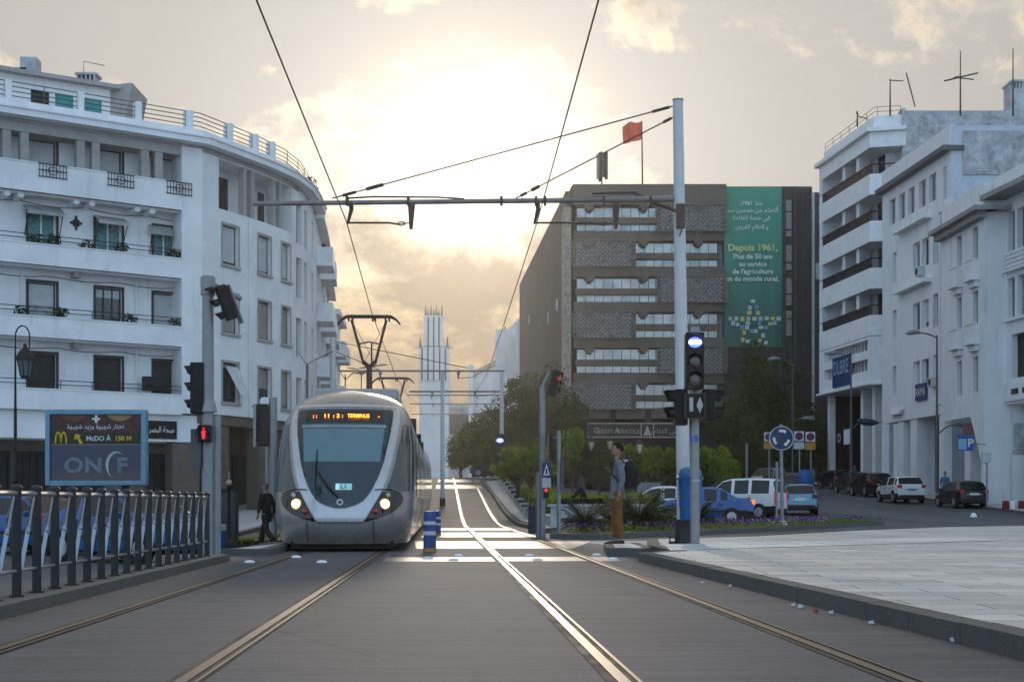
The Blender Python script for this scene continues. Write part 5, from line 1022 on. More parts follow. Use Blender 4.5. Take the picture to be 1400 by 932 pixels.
o = MB().box(LX-.11, LX+.11, LY-.34, LY-.12, 1.93, 2.22).build('pedestrian_head', blackp, lp, bevel=.03); rf = M('red_figure', (1, .03, .06), .4, emis=.6, ecol=(1, .03, .06))
MB().ball((LX, LY-.345, 2.155), .022, .01, .022, 10, 6).plate([(LX-.035, LY-.344, 2.12), (LX+.035, LY-.344, 2.12), (LX+.02, LY-.344, 1.98), (LX-.02, LY-.344, 1.98)], (0, -1, 0), .008).build('red_figure', rf, o); v = MB(); visor(v, (LX, LY-.34, 2.07), .125, .13, (0, -1, 0)); v.build('visors', blackp, o, fix=False)
MB().box(LX-.27, LX-.10, LY-.1, LY+.1, 1.5, 2.16).build('control_box', M('grey_box', (.09, .10, .11), .6), lp)
QX, QY = wx(373.5, 30), 30
sq = thing('traffic_signal', 'slim grey signal pole beside the tram nose with a leftward facing black head', 'traffic light', (QX, QY, 0)); MB().cyl((QX, QY, -.2), (QX, QY, 3.14), .085, n=16).build('pole', galv, sq, smooth=True); o = MB().box(QX-.32, QX-.10, QY-.12, QY+.12, 2.12, 3.0).build('signal_head', hous, sq, bevel=.02); v = MB()
for z in (2.87, 2.58, 2.26): visor(v, (QX-.32, QY, z), .10, .13, (-1, -.2, 0))
v.build('visors', hous, o, fix=False); MB().cyl((QX-.18, QY-.05, 3.05), (QX-.18, QY+.05, 3.05), .10, n=16).build('round_cap', white2, sq); MB().box(QX-.40, QX-.34, QY-.13, QY+.13, 2.10, 3.0).build('backboard', galv, o); MB().box(QX-.14, QX-.10, QY-.14, QY-.1, .9, 2.1).build('conduit', galv, sq); sq.scale = (4/3,)*3; sq.location = (QX*4/3, 40, -.31)
# signals and post at the trackside corner
def thinpole(px, Y, y0_, y1_, r): a, b = W(px, y1_, Y), W(px, y0_, Y); return MB().cyl((a.x, Y, gz(a.x, Y)), (b.x, Y, b.z), r, r*.9, 12), a, b
PX = 36.6
m, a, b = thinpole(741.5, PX, 528, 738, .08); ts = thing('traffic_signal', 'pale signal pole with a tilted head on a bent arm and a blue crossing sign', 'traffic light', (a.x, PX, gz(a.x, PX))); m.build('pole', galv, ts, smooth=True); w_ = lambda px, py: W(px, py, PX)
MB().tube([w_(741, 530), w_(744, 522), w_(751, 508)], .035, 8).build('bent_arm', galv, ts); c = w_(757.5, 524); o = MB().obox(c, .22, .22, .66, 0, 0, .25).build('signal_head', hous, ts, bevel=.02); v = MB(); [visor(v, c+Vector((.10+k*.04, -.05, k*.2)), .085, .1, (1, -.8, 0)) for k in (-1, 0, 1)]; v.build('visors', hous, o, fix=False); MB().ball(c+Vector((.13, -.11, .12)), .05, .03, .07).build('red_lens', M('red_lamp_soft', (.6, .08, .05), .4, emis=.12, ecol=(1, .12, .08)), o)
a, b = w_(741, 652), w_(753, 632); o = MB().box(a.x, b.x, PX-.14, PX-.10, a.z, b.z).build('crossing_sign', M('sign_blue', (.012, .055, .16), .4), ts); c = (a+b)/2; MB().plate([(a.x+.03, PX-.141, a.z+.05), (b.x-.03, PX-.141, a.z+.05), (c.x, PX-.141, b.z-.03)], (0, -1, 0), .006).build('white_triangle', white2, o); MB().box(c.x-.02, c.x+.02, PX-.152, PX-.148, a.z+.08, a.z+.22).box(c.x-.05, c.x+.05, PX-.152, PX-.148, a.z+.08, a.z+.10).build('sign_figure', blackp, o)
a, b = w_(741, 666), w_(753, 653.5); MB().box(a.x, b.x, PX-.14, PX-.10, a.z, b.z).build('info_plate', shutter, ts); c = w_(746.5, 670); MB().box(c.x-.06, c.x+.06, PX-.16, PX-.09, c.z-.2, c.z+.06).build('lamp_box', blackp, ts); MB().ball((c.x, PX-.17, c.z), .045, .02, .045).build('red_lamp', rf, ts)
m, a, b = thinpole(764, 36.3, 588, 738, .055); t2 = thing('traffic_signal', 'plain grey post with two slim signal boxes seen from behind', 'traffic light', (a.x, 36.3, gz(a.x, 36.3))); m.build('pole', galv, t2, smooth=True); c = W(753, 612, 36.3); MB().box(c.x-.05, c.x+.05, 36.3, 36.5, c.z-.33, c.z+.33).build('slim_head', hous, t2); MB().box(c.x-.06, c.x-.05, 36.25, 36.5, c.z-.34, c.z+.34).build('head_edge', galv, t2); MB().box(c.x, a.x, 36.36, 36.40, c.z+.25, c.z+.28).build('bracket', galv, t2); c = W(768, 650, 36.3); MB().box(c.x-.02, c.x+.05, 36.2, 36.4, c.z-.4, c.z+.4).build('side_box', M('grey_box', (.1, .1, .1)), t2)
m, a, b = thinpole(735, 37.2, 645, 736, .045); t3 = thing('post', 'short plain grey post left of the crossing sign pole', 'post', (a.x, 37.2, gz(a.x, 37.2))); m.build('shaft', galv, t3, smooth=True); c = W(731, 714, 37.6); t4 = thing('cabinet', 'small dark roadside cabinet behind the short grey post', 'cabinet', (c.x, 37.6, .1)); MB().box(c.x-.17, c.x+.1, 37.6, 37.9, .1, wz(693, 37.6)).build('box', M('cabinet_dark', (.04, .05, .07), .5), t4, bevel=.01); MB().box(c.x-.18, c.x+.11, 37.58, 37.92, wz(693, 37.6), wz(693, 37.6)+.03).build('lid', darkmetal, t4)
# ---------------------------------------------------------------- railing on the left kerb
rlg = thing('railing', 'long steel kerbside railing of round posts with twisted diagonal bars', 'railing', (kl(16)-.2, 16, .12)); psm = M('post_dark_steel', (.045, .048, .052), .45, .6, var=.2, scale=5); rod = M('twisted_bar_steel', (.34, .38, .42), .35, .8, var=.1)
ps = [Vector((kl(y)-.22, y, 0)) for y in [11.55-.578*5+.578*k for k in range(23)]]
proto = None
for p in ps:
    o = MB().lathe([(.062, .12), (.062, .135), (.040, .14), (.040, 1.03), (.052, 1.03), (.052, 1.055), (.03, 1.075), (0, 1.08)], p, 16)
    if proto is None: proto = o.build('post', psm, rlg, smooth=True); proto['_x'] = 0; base_p = p
    else: q = proto.copy(); C.objects.link(q); q.parent = rlg; q.location = proto.location+(p-base_p)
del proto['_x']
MB().tube([ps[0]+Vector((0, 0, 1.0)), ps[-1]+Vector((0, 0, 1.0))], .024, 8).build('top_rail', steel, rlg); MB().tube([ps[0]+Vector((0, 0, .34)), ps[-1]+Vector((0, 0, .34))], .016, 8).build('bottom_rail', steel, rlg)
for i, (a, b) in enumerate(zip(ps, ps[1:])):
    t0 = b.lerp(a, .12)+Vector((0, 0, .985)); e = a.lerp(b, .22)+Vector((0, 0, .35)); mid = (t0+e)/2; o = MB(); N = 14; k_ = []
    for k in range(N+1):
        t = k/N; c = t0.lerp(e, t)+Vector((0, 0, 0)); ang = PI/2*sst(.42, .58, t); w = Vector((math.cos(ang)*.3, math.cos(ang), 0))*.016+Vector((1, 0, 0))*math.sin(ang)*.016; k_.append([c-w, c+w])
    o.grid(k_); o.grid([[p_+Vector((-.006, .002, .0)) for p_ in r] for r in k_]); o.ball(mid, .02, n=8, m=5); o.build('twisted_bar', rod, rlg, fix=False)
# ---------------------------------------------------------------- billboard
bz0, bz1 = wz(663, 40), wz(560, 40); bx0, bx1 = wx(63, 40), wx(200.5, 40)
bbd = thing('billboard', 'blue framed advertising billboard with yellow arches and a crescent moon', 'billboard', ((bx0+bx1)/2, 40, -.3)); fb = M('billboard_frame_blue', (.16, .30, .40), .4, .2)
o = MB(); w = .13
for q in ((bx0, bx0+w, bz0, bz1), (bx1-w, bx1, bz0, bz1), (bx0+w, bx1-w, bz1-w, bz1), (bx0+w, bx1-w, bz0, bz0+w)): o.box(q[0], q[1], 39.9, 40.2, q[2], q[3])
o.build('frame', fb, bbd, bevel=.01); MB().box(bx0+w, bx1-w, 39.98, 40.15, bz0+w, bz1-w).build('inner_border', blackp, bbd)
for x in (bx0+.6, bx1-.6): MB().box(x-.1, x+.1, 39.98, 40.12, -.4, bz0).build('leg', darkmetal, bbd)
bx = lambda px: wx(px, 39.96); bzz = lambda py: wz(py, 39.96)
m, t, b = newmat('billboard_night_print'); g_ = t.geo(); b.inputs['Roughness'].default_value = .3; zz = t.n('ShaderNodeSeparateXYZ'); t.put(zz.inputs[0], g_); nn = t.noise(t.mapping(g_, (3, 1, .5)), 1.6, 4, .6); t.put(b.inputs['Base Color'], t.mix(t.ramp(t.m('ADD', zz.outputs[2], t.m('MULTIPLY', nn, .5)), bzz(655)+.1, bzz(625)+.3), (.085, .06, .07), (.026, .040, .085)))
MB().box(bx(70), bx(196), 39.955, 39.975, bzz(659), bzz(607.6)).build('lower_poster', m, bbd); MB().box(bx(70), bx(196), 39.955, 39.975, bzz(607), bzz(565)).build('upper_poster', M('poster_maroon', (.075, .022, .024), .3, var=.35, scale=2.5), bbd)
MB().box(bx(69.5), bx(196.5), 39.945, 39.954, bzz(607.9), bzz(606.9)).build('poster_rule', M('poster_rule_grey', (.25, .25, .22), .5), bbd); MB().box(bx(72), bx(195), 39.95, 39.954, bzz(606.5), bzz(591)).build('poster_band', M('poster_dark_green', (.022, .028, .018), .4), bbd)
yel = M('poster_yellow', (.62, .46, .02), .5); whp = M('poster_white', (.62, .64, .66), .5); PY_ = 39.945
o = MB()
for c0, c1 in ((76, 83.5), (83.5, 91)): 
    k_ = []
    for k in range(17): t_ = k/16; px = lerp(c0, c1, t_); y_ = 605.5-14.5*math.sin(PI*t_)**.42; k_.append((bx(px), PY_, bzz(y_)))
    o.tube(k_, .026, 6)
o.build('arches_emblem', yel, bbd)
ar_ = [(101.5, 600), (103, 593), (111, 594.5), (108.8, 597), (113.5, 606), (109.5, 606.5), (105.6, 598.6), (103.5, 601)]; MB().plate([(bx(a), PY_, bzz(b_)) for a, b_ in ar_], (0, -1, 0), .01).build('yellow_arrow', yel, bbd)
up = (0, 0, 1); rt_ = (1, 0, 0)
text('poster_lettering', 'McDO À', whp, bbd, (bx(118), PY_-.005, bzz(602)), rt_, up, .185, 'LEFT', bold=.025); text('poster_lettering', '150 M', yel, bbd, (bx(157), PY_-.005, bzz(602)), rt_, up, .185, 'LEFT', bold=.025)
text('poster_lettering', arabic('اختار شهيوة وزيد شهيوة'), whp, bbd, (bx(131), PY_-.005, bzz(585.5)), rt_, up, .17, bold=.01)
MB().box(bx(130), bx(133.5), PY_-.01, PY_, bzz(578), bzz(567)).box(bx(126.5), bx(130), PY_-.01, PY_, bzz(574), bzz(570.8)).box(bx(133.5), bx(137), PY_-.01, PY_, bzz(574), bzz(570.8)).build('plus_mark', whp, bbd)
for c0, c1, mt in ((83, 118, M('bun_dark', (.13, .07, .045), .6)), (146, 181, M('bun_tan', (.34, .22, .09), .6, var=.3, scale=6))):  # left printed bun is a darker brown than the right one
    o = MB(); n = 14; o.plate([(bx(lerp(c0, c1, k/n)), PY_+.004, bzz(567+8.5*math.sin(PI*k/n)**.6)) for k in range(n+1)], (0, -1, 0), .004); o.build('burger_edge', mt, bbd)
lt = M('poster_letter_grey', (.17, .21, .27), .5, var=.25, scale=9); 
for ch, px in (('O', 101), ('N', 128), ('F', 167)): text('poster_big_letter', ch, lt, bbd, (bx(px), PY_-.005, bzz(645.5)), rt_, up, .59, bold=.035, sx=1.12)
o = MB(); k1 = []; k2 = []
for k in range(21):
    t_ = lerp(1.05*PI-.9, 1.05*PI+1.52, 1-k/20); k1.append((154.5+0+12.2*math.cos(t_)*1.0+6, 635.5-(-17.5)*math.sin(t_)*-1)); f_ = math.sin(PI*k/20); k2.append((154.5+12.2*math.cos(t_)*(1-.32*f_)+6+1.2*f_, 635.5+(17.5*math.sin(t_))*-1*(1-.2*f_)*-1*-1))
k1 = []; k2 = []
for k in range(21):
    a_ = lerp(-62, 140, k/20); a_ = R(a_+90+18); f_ = math.sin(PI*k/20); r0 = 18.2; k1.append((159+r0*.78*math.cos(a_), 635-r0*math.sin(a_))); k2.append((159+(r0*.78-3.6*f_)*math.cos(a_)+.6*f_, 635-(r0-3.6*f_)*math.sin(a_)))
o.grid([[(bx(p[0]), PY_-.012, bzz(p[1])) for p in r] for r in (k1, k2)]); o.build('crescent_moon', M('moon_pale', (.42, .50, .50), .5), bbd, fix=False)
# ---------------------------------------------------------------- wrought street lantern on the left
LLX, LLY = wx(21, 34), 34; tz = wz(444, 34)
wl = thing('street_lantern', 'ornate black lantern post with a scrolled hook beside the billboard', 'street lamp', (LLX, LLY, -.3)); MB().lathe([(.13, -.35), (.13, .3), (.07, .4), (.055, 1.4), (.08, 1.45), (.045, 1.6), (.035, 3.2)], (LLX, LLY, 0), 14).cyl((LLX, LLY, 3.2), (LLX, LLY, 4.5), .03, .022).build('post', darkmetal, wl, smooth=True)
hk = [(LLX, LLY, 4.3)]+[(LLX+.17-.17*math.cos(t), LLY, tz-.28+.26*math.sin(t)) for t in [k*PI/10 for k in range(11)]]+[(LLX+.33, LLY, tz-.55), (LLX+.26, LLY, tz-.68), (LLX+.19, LLY, tz-.60), (LLX+.20, LLY, tz-.47), (LLX+.25, LLY, tz-.45)]; MB().tube(hk, .018, 6).build('scroll_hook', darkmetal, wl)
lz = wz(495, 34); lx = wx(34.5, 34); o = MB().lathe([(.03, .42), (.05, .36), (.16, .24), (.24, .10), (.25, .05), (.20, .05)], (lx, LLY, lz), 8); la = o.build('lantern_cap', darkmetal, wl); MB().lathe([(.10, -.38), (.12, -.33)], (lx, LLY, lz), 8).build('lantern_base', darkmetal, la); MB().lathe([(.12, -.33), (.19, .05)], (lx, LLY, lz), 8).build('lantern_glass', M('lantern_glass_grey', (.12, .15, .16), .2), la); o = MB(); [o.tube([(lx+.12*math.cos(q), LLY+.12*math.sin(q), lz-.33), (lx+.19*math.cos(q), LLY+.19*math.sin(q), lz+.05)], .012, 4) for q in [k*PI/4 for k in range(8)]]; o.build('lantern_bars', darkmetal, la)
# ---------------------------------------------------------------- black bollard post, bin, hydrant things left of the tram
c = W(313, 748, 26.6); bp = thing('bollard', 'slim black post with a pale ball finial on the left refuge', 'bollard', (c.x, 26.6, .13)); MB().lathe([(.07, .13), (.07, .2), (.035, .24), (.03, 1.18), (.045, 1.2), (.045, 1.24)], (c.x, 26.6, 0), 14).build('shaft', blackp, bp, smooth=True); MB().ball((c.x, 26.6, 1.29), .06).build('finial', M('finial_bronze', (.35, .28, .2), .4, .6), bp, smooth=True); MB().cyl((c.x, 26.6, 1.33), (c.x, 26.6, 1.5), .008, n=6).build('tip', steel, bp)
c = W(303, 700, 31); cb = thing('cabinet', 'dark grey utility cabinet beyond the end of the railing', 'cabinet', (c.x, 31, -.2)); MB().box(c.x-.36, c.x+.30, 31, 31.4, -.3, wz(671, 31)).build('box', M('cabinet_grey', (.045, .05, .055), .5), cb, bevel=.02); MB().box(c.x-.38, c.x+.32, 30.98, 31.42, wz(671, 31), wz(671, 31)+.05).build('lid', darkmetal, cb)
# blue and white delineator bollards
db = M('delineator_blue', (.03, .07, .24), .5, var=.1); dw = M('delineator_white', (.60, .62, .66), .4); do = M('delineator_orange', (.50, .25, .08), .6)
for px, Y, sc, lab in ((587.5, 26.4, 1.02, 'blue bollard with white bands and an orange foot, nearer of the two beside the tram'), (597.5, 39.5, .93, 'blue bollard with white bands partly hidden behind the nearer bollard')):
    x = wx(px, Y); t = thing('lane_bollard', lab, 'bollard', (x, Y, .014)); r = .115*sc; z = .014; h = .72*sc
    for nm, a, b, mt in (('foot', 0, .09, do), ('body', .09, .42, db), ('reflective_band', .42, .52, dw), ('body', .52, .68, db), ('reflective_band', .68, .77, dw), ('body', .77, 1.0, db)):
        e = [(r*1.12 if nm == 'foot' else r*(1.02-.06*a), a*h), (r*1.12 if nm == 'foot' else r*(1.02-.06*b), b*h)]
        if b == 1.0: e += [(r*.86, h+.015), (0, h+.02)]
        MB().lathe(e, (x, Y, z), 20).build(nm, mt, t, smooth=True)
# ---------------------------------------------------------------- signs on the right
def roundarrow(par, c, r, nrm=(0, -1, 0)):
    for k in range(3):
        a0 = R(90+120*k); o = MB(); n = 8; rows = [[], []]
        for i in range(n+1):
            a = a0+lerp(-.44, .34, i/n); rows[0].append((c.x+r*.54*math.cos(a), c.y, c.z+r*.54*math.sin(a))); rows[1].append((c.x+r*.76*math.cos(a), c.y, c.z+r*.76*math.sin(a)))
        o.grid(rows); a = a0-.44; e = a0-.70
        P = lambda q, s_: (c.x+r*s_*math.cos(q), c.y, c.z+r*s_*math.sin(q)); o.add([P(a, .46), P(a, .84), P(e, .65)], [(0, 1, 2)]); o.build('arrow', whp, par, fix=False)
Y = 49.8; c = W(1067.5, 599, Y); rs = thing('roundabout_sign', 'round blue roundabout sign with three white arrows on a pale post', 'sign', (wx(1069, Y), Y, .14)); MB().cyl((wx(1069.5, Y), Y, .1), (c.x, Y, wz(582, Y)), .065, .06, 14).build('post', galv, rs, smooth=True); MB().lathe([(.2, .14), (.12, .3)], (wx(1069.5, Y), Y, 0), 10).build('footing', pale, rs)
d = MB().cyl((c.x, Y-.12, c.z), (c.x, Y-.08, c.z), .405, n=36).build('disc', M('sign_navy', (.012, .035, .09), .4, var=.1), rs); o = MB(); o.grid([[(c.x+r_*math.cos(q), Y-yy, c.z+r_*math.sin(q)) for q in [2*PI*k/36 for k in range(37)]] for r_, yy in ((.405, .10), (.43, .10), (.43, .135), (.395, .135), (.395, .12))]); o.build('rim', M('sign_rim_grey', (.36, .38, .40), .5), d); roundarrow(d, Vector((c.x, Y-.124, c.z)), .40)
MB().lathe([(.06, 0), (.06, .1), (0, .13)], (c.x, Y, wz(582, Y)-.06), 10).build('cap', galv, rs)
def noparking(px, py, Y, pb, lab, pc, sq=.62):
    c = W(px, py, Y); z0 = gz(c.x, Y); t = thing('no_parking_sign', lab, 'sign', (c.x, Y, z0)); MB().cyl((c.x+.05, Y, z0), (c.x+.05, Y, c.z+.3), .05, n=10).build('post', galv, t); MB().box(c.x-sq/2, c.x+sq/2, Y-.1, Y-.06, c.z-sq/2, c.z+sq/2).build('white_panel', M('sign_white', (.60, .62, .66), .5), t); MB().cyl((c.x, Y-.115, c.z), (c.x, Y-.101, c.z), sq*.42, n=24).build('red_disc', M('sign_dull_red', (.22, .02, .05), .5), t); MB().cyl((c.x, Y-.125, c.z), (c.x, Y-.116, c.z), sq*.31, n=24).build('blue_disc', M('sign_dull_violet', (.07, .03, .10), .5), t)
    o = MB(); o.obox((c.x, Y-.13, c.z), sq*.62, .008, sq*.07, 0, 0, R(45)); o.build('slash', M('sign_dull_red', (.2, 0, 0)), t)
    if pb: MB().box(c.x-sq*.55, c.x+sq*.55, Y-.1, Y-.06, c.z-sq*1.35, c.z-sq*.62).build('supplement_plate', pc, t)
spw = M('sign_plate_pale', (.42, .46, .50), .5); spo = M('sign_plate_orange', (.42, .20, .03), .5)
noparking(1092, 596, 92, 1, 'no stopping sign with a white plate beneath beside the black van', spw); noparking(1107.5, 597, 92, 1, 'no stopping sign with an orange plate beneath near the pavement', spo); noparking(1050.5, 597, 92.5, 1, 'no stopping sign with an orange plate half hidden behind the roundabout sign', spo, .58)
Y = 76.5; c = W(1323.5, 605, Y); pk = thing('parking_sign', 'blue square parking sign with a white P and pale panel', 'sign', (wx(1349, 77), 77, .9)); a, b = W(1309.5, 616, Y), W(1331, 594, Y); MB().box(a.x, b.x, Y, Y+.06, a.z, b.z).build('panel', M('sign_blue_bright', (.015, .10, .30), .4), pk); MB().box(a.x+.03, lerp(a.x, b.x, .56), Y-.012, Y-.002, a.z+.06, b.z-.22).build('pale_panel', M('sign_sky', (.20, .40, .60), .5), pk); text('parking_letter', 'P', whp, pk, (lerp(a.x, b.x, .62), Y-.004, a.z+.22), rt_, up, .62, 'LEFT', bold=.02)
d_ = W(1350, 690, 76.4); MB().cyl((d_.x, 76.5, .8), (d_.x, 76.5, wz(618, 76.4)), .05, n=10).build('post', galv, pk); a = W(1349, 625, 76.4); MB().box(a.x-.24, a.x+.22, 76.3, 76.6, a.z-.28, a.z+.28).build('meter_box', shutter, pk, bevel=.02); MB().tube([(wx(1325, Y), Y+.1, wz(605, Y)), (wx(1349, Y), Y+.1, wz(605, Y)-.1)], .03, 5).build('arm', galv, pk)
# street lamps on the right
def lamp(px, ytop, Y, ybase, arms, lab, r=.09):
    b = W(px, ytop, Y); z0 = gz(b.x, Y)+.1; t = thing('street_lamp', lab, 'street lamp', (b.x, Y, z0)); MB().tube([(b.x, Y, z0), (b.x, Y, z0+3), (b.x, Y, b.z)], [r*1.2, r, r*.6], 10).build('post', M('lamp_post_grey', (.10, .11, .12), .5, .3), t, smooth=True)
    for (x1, y1, rise) in arms:
        e = W(x1, y1, Y); s0 = Vector((b.x, Y, min(b.z-.1, e.z-rise))); L = abs(e.x-b.x); k_ = [s0+Vector(((e.x-b.x)*q, 0, (e.z-s0.z)*math.sin(q*PI/2))) for q in (0, .2, .4, .6, .8, 1)]; MB().tube(k_, .045, 6).build('arm', M('lamp_post_grey', (.1, .1, .1)), t)
        sg_ = 1 if e.x > b.x else -1; h = MB(); h.tube([e-Vector((sg_*.05, 0, 0)), e+Vector((sg_*.25, 0, .05)), e+Vector((sg_*.65, 0, .02)), e+Vector((sg_*.95, 0, -.05))], [.05, .14, .16, .03], 10); h.build('lamp_head', M('lamp_head_grey', (.22, .24, .26), .4, .3), t, smooth=True)
lamp(1281, 458, 86, 690, [(1259, 455, .3), (1303, 581, .6)], 'grey street lamp with two arms in front of the five window block'); lamp(1163.5, 482, 104, 665, [(1147, 483, .5), (1179, 576, .7)], 'grey street lamp with a low side arm before the blue shop banner')
o = thing('hanging_sign', 'dark oval lamp shaped sign hanging before the colonnade', 'sign', W(1188, 576, 103)); c = W(1187, 576.5, 103); MB().tube([c+Vector((-.8, 0, .1)), c+Vector((-.3, 0, .0)), c+Vector((.3, 0, -.05)), c+Vector((.8, 0, -.05))], [.12, .27, .25, .05], 12).build('shade', M('navy_enamel', (.02, .03, .08), .3), o, smooth=True); MB().tube([c+Vector((.8, 0, -.05)), c+Vector((1.2, 0, .0))], .04, 6).build('stem', galv, o)
lamp(1083.5, 497, 108, 650, [(1066, 491, .2), (1097, 572, .3)], 'thin street lamp in front of the near black office slab', r=.07)
m, a, b = thinpole(1021, 95, 606, 652, .09); t = thing('post', 'plain pale post in the dark trees behind the white van', 'post', (a.x, 95, gz(a.x, 95))); m.build('shaft', galv, t)
m, a, b = thinpole(1062, 60, 631, 690, .06); t = thing('post', 'short pale post just left of the roundabout sign post', 'post', (a.x, 60, gz(a.x, 60))); m.build('shaft', galv, t)
# distant double lamps over the tram roof
for px, py, Y, lab in ((472, 512, 170, 'distant double armed street lamp above the tram roof, left one'), (494, 508, 210, 'distant double armed street lamp above the tram roof, right one')):
    b = W(px, py, Y); t = thing('street_lamp', lab, 'street lamp', (b.x, Y, 3)); MB().cyl((b.x, Y, 3), (b.x, Y, b.z), .12, .08, 8).build('post', darkmetal, t)
    for s_, dx, dz in ((-1, 1.2, .5), (1, 3.0, 1.0), (1, 1.8, .2)): e = Vector((b.x+s_*dx, Y, b.z+dz)); MB().tube([(b.x, Y, b.z-.6), (b.x+s_*dx*.5, Y, b.z+dz*.7), e, e+Vector((s_*.9, 0, .05))], [.06, .05, .14, .05], 6).build('arm', darkmetal, t)
for px, py, Y, lab in ((420, 498, 60, 'thin double street lamp against the white row buildings'),):
    b = W(px, py, Y); t = thing('street_lamp', lab, 'street lamp', (b.x, Y, 0)); MB().cyl((b.x, Y, -.1), (b.x, Y, b.z), .07, .05, 8).build('post', M('lamp_post_grey', (.1, .1, .1)), t); MB().tube([b, W(432, 491, Y), W(447, 484, Y)], .03, 5).tube([W(443, 486, Y), W(455, 479, Y)], .07, 6).tube([b, W(416, 494, Y), W(408, 482, Y)], .03, 5).build('arm', M('lamp_head_grey', (.2, .2, .2)), t)
# park lanterns
plm = M('park_lamp_iron', (.022, .022, .022), .5); lit = M('park_lantern_glass', (.62, .50, .36), .5)
for c0, (l0, l1), Y, lab in ((857, ((845.5, 614), (874.5, 613)), 70, 'twin black park lantern behind the waiting man'), (820, ((808.5, 609), (834, 608)), 78, 'twin black park lantern in front of the bank sign')):
    xc = wx(c0, Y); t = thing('park_lantern', lab, 'street lamp', (xc, Y, gz(xc, Y))); zt_ = wz(l0[1]+4, Y); MB().tube([(xc, Y, gz(xc, Y)), (xc, Y, gz(xc, Y)+1), (xc, Y, zt_)], [.11, .07, .05], 8).tube([W(l0[0], l0[1]+8, Y), (xc, Y, zt_-.3), W(l1[0], l1[1]+8, Y)], .035, 6).build('post', plm, t)
    for px, py in (l0, l1): c = W(px, py, Y); la = MB().lathe([(.08, -.24), (.17, .2)], c, 6).build('lantern_glass', lit, t); MB().lathe([(.21, .2), (.13, .36), (.04, .42), (.03, .5)], c, 6).build('lantern_cap', plm, la); o = MB(); [o.tube([(c.x+.085*math.cos(q), Y+.085*math.sin(q), c.z-.24), (c.x+.175*math.cos(q), Y+.175*math.sin(q), c.z+.2)], .014, 4) for q in [k*PI/3 for k in range(6)]]; o.build('lantern_bars', plm, la)
# boards in the park
Y = 66; c = W(917, 682, Y); t = thing('notice_board', 'white board lettered PRE beside the litter bin', 'sign', (c.x, Y, .2)); a, b = W(905.5, 694, Y), W(930, 671, Y); MB().box(a.x, b.x, Y, Y+.06, a.z, b.z).build('panel', M('board_white', (.50, .53, .58), .5), t); text('board_lettering', 'PRE', blackp, t, (a.x+.26, Y-.004, lerp(a.z, b.z, .52)), rt_, up, .30, 'LEFT', bold=.03); MB().box(lerp(a.x, b.x, .3), lerp(a.x, b.x, .55), Y-.012, Y-.002, a.z+.12, a.z+.25).build('small_mark', blackp, t)
for x in (a.x+.1, b.x-.1): MB().box(x-.03, x+.03, Y, Y+.06, .1, a.z).build('leg', galv, t)
Y = 68; a, b = W(870, 673, Y), W(903, 659, Y); t = thing('notice_board', 'grey rounded information panel behind the white sedan', 'sign', (a.x, Y, .3)); m = MB(); m.plate([(a.x, Y, a.z), (b.x, Y, a.z), (b.x, Y, b.z), (lerp(a.x, b.x, .2), Y, b.z), (a.x+.05, Y, b.z-.2)], (0, 1, 0), .05); m.build('panel', M('board_grey', (.16, .18, .18), .5, var=.3, scale=3), t); [MB().box(x-.04, x+.04, Y, Y+.05, .2, a.z).build('leg', galv, t) for x in (a.x+.15, b.x-.15)]
Y = 69; a, b = W(848, 660, Y), W(858.5, 628, Y); t = thing('display_panel', 'upright pale poster panel just behind the backpack', 'sign', (a.x, Y, .3)); MB().box(a.x, b.x, Y, Y+.08, a.z+.2, b.z).build('panel', M('board_white', (.5, .5, .5)), t); MB().box(a.x-.04, b.x+.04, Y+.01, Y+.1, .2, a.z+.2).build('leg', plm, t)
Y = 90; c = W(1101, 625, Y); t = thing('recycling_bin', 'dark blue recycling container behind the no stopping signs', 'bin', (c.x, Y, gz(c.x, Y))); z0 = gz(c.x, Y); MB().lathe([(.45, 0), (.55, .6), (.55, 1.0), (.4, 1.35), (.0, 1.42)], (c.x, Y, z0+.5), 16).build('shell', bb, t, smooth=True); MB().cyl((c.x, Y, z0), (c.x, Y, z0+.5), .5, n=16).build('plinth', blackp, t)
# red and white concrete blocks at the right kerb
for px, py, mt, lab in ((1375, 690, M('block_red', (.16, .02, .02), .7, var=.2), 'dark red painted concrete block on the right kerb, left one'), (1384, 689, white3, 'white painted concrete block between the two red ones'), (1397, 690, M('block_red', (.1, 0, 0)), 'dark red painted concrete block at the right picture edge')):
    Y = 73; c = W(px, py, Y); z0 = gz(c.x, Y)+.1; MB().lathe([(.17, 0), (.19, .03), (.17, .42), (.15, .46), (0, .47)], (c.x, Y, z0), 12).build('kerb_block', mt, smooth=True, label=lab, cat='bollard')
c = W(1331, 702, 66); MB().lathe([(.0, 0), (.16, .02), (.14, .12), (.07, .2), (0, .23)], (c.x, 66, gz(c.x, 66)), 9).build('litter_bag', white2, label='white crumpled bag lying on the dark road near the black hatchback', cat='litter', smooth=True)
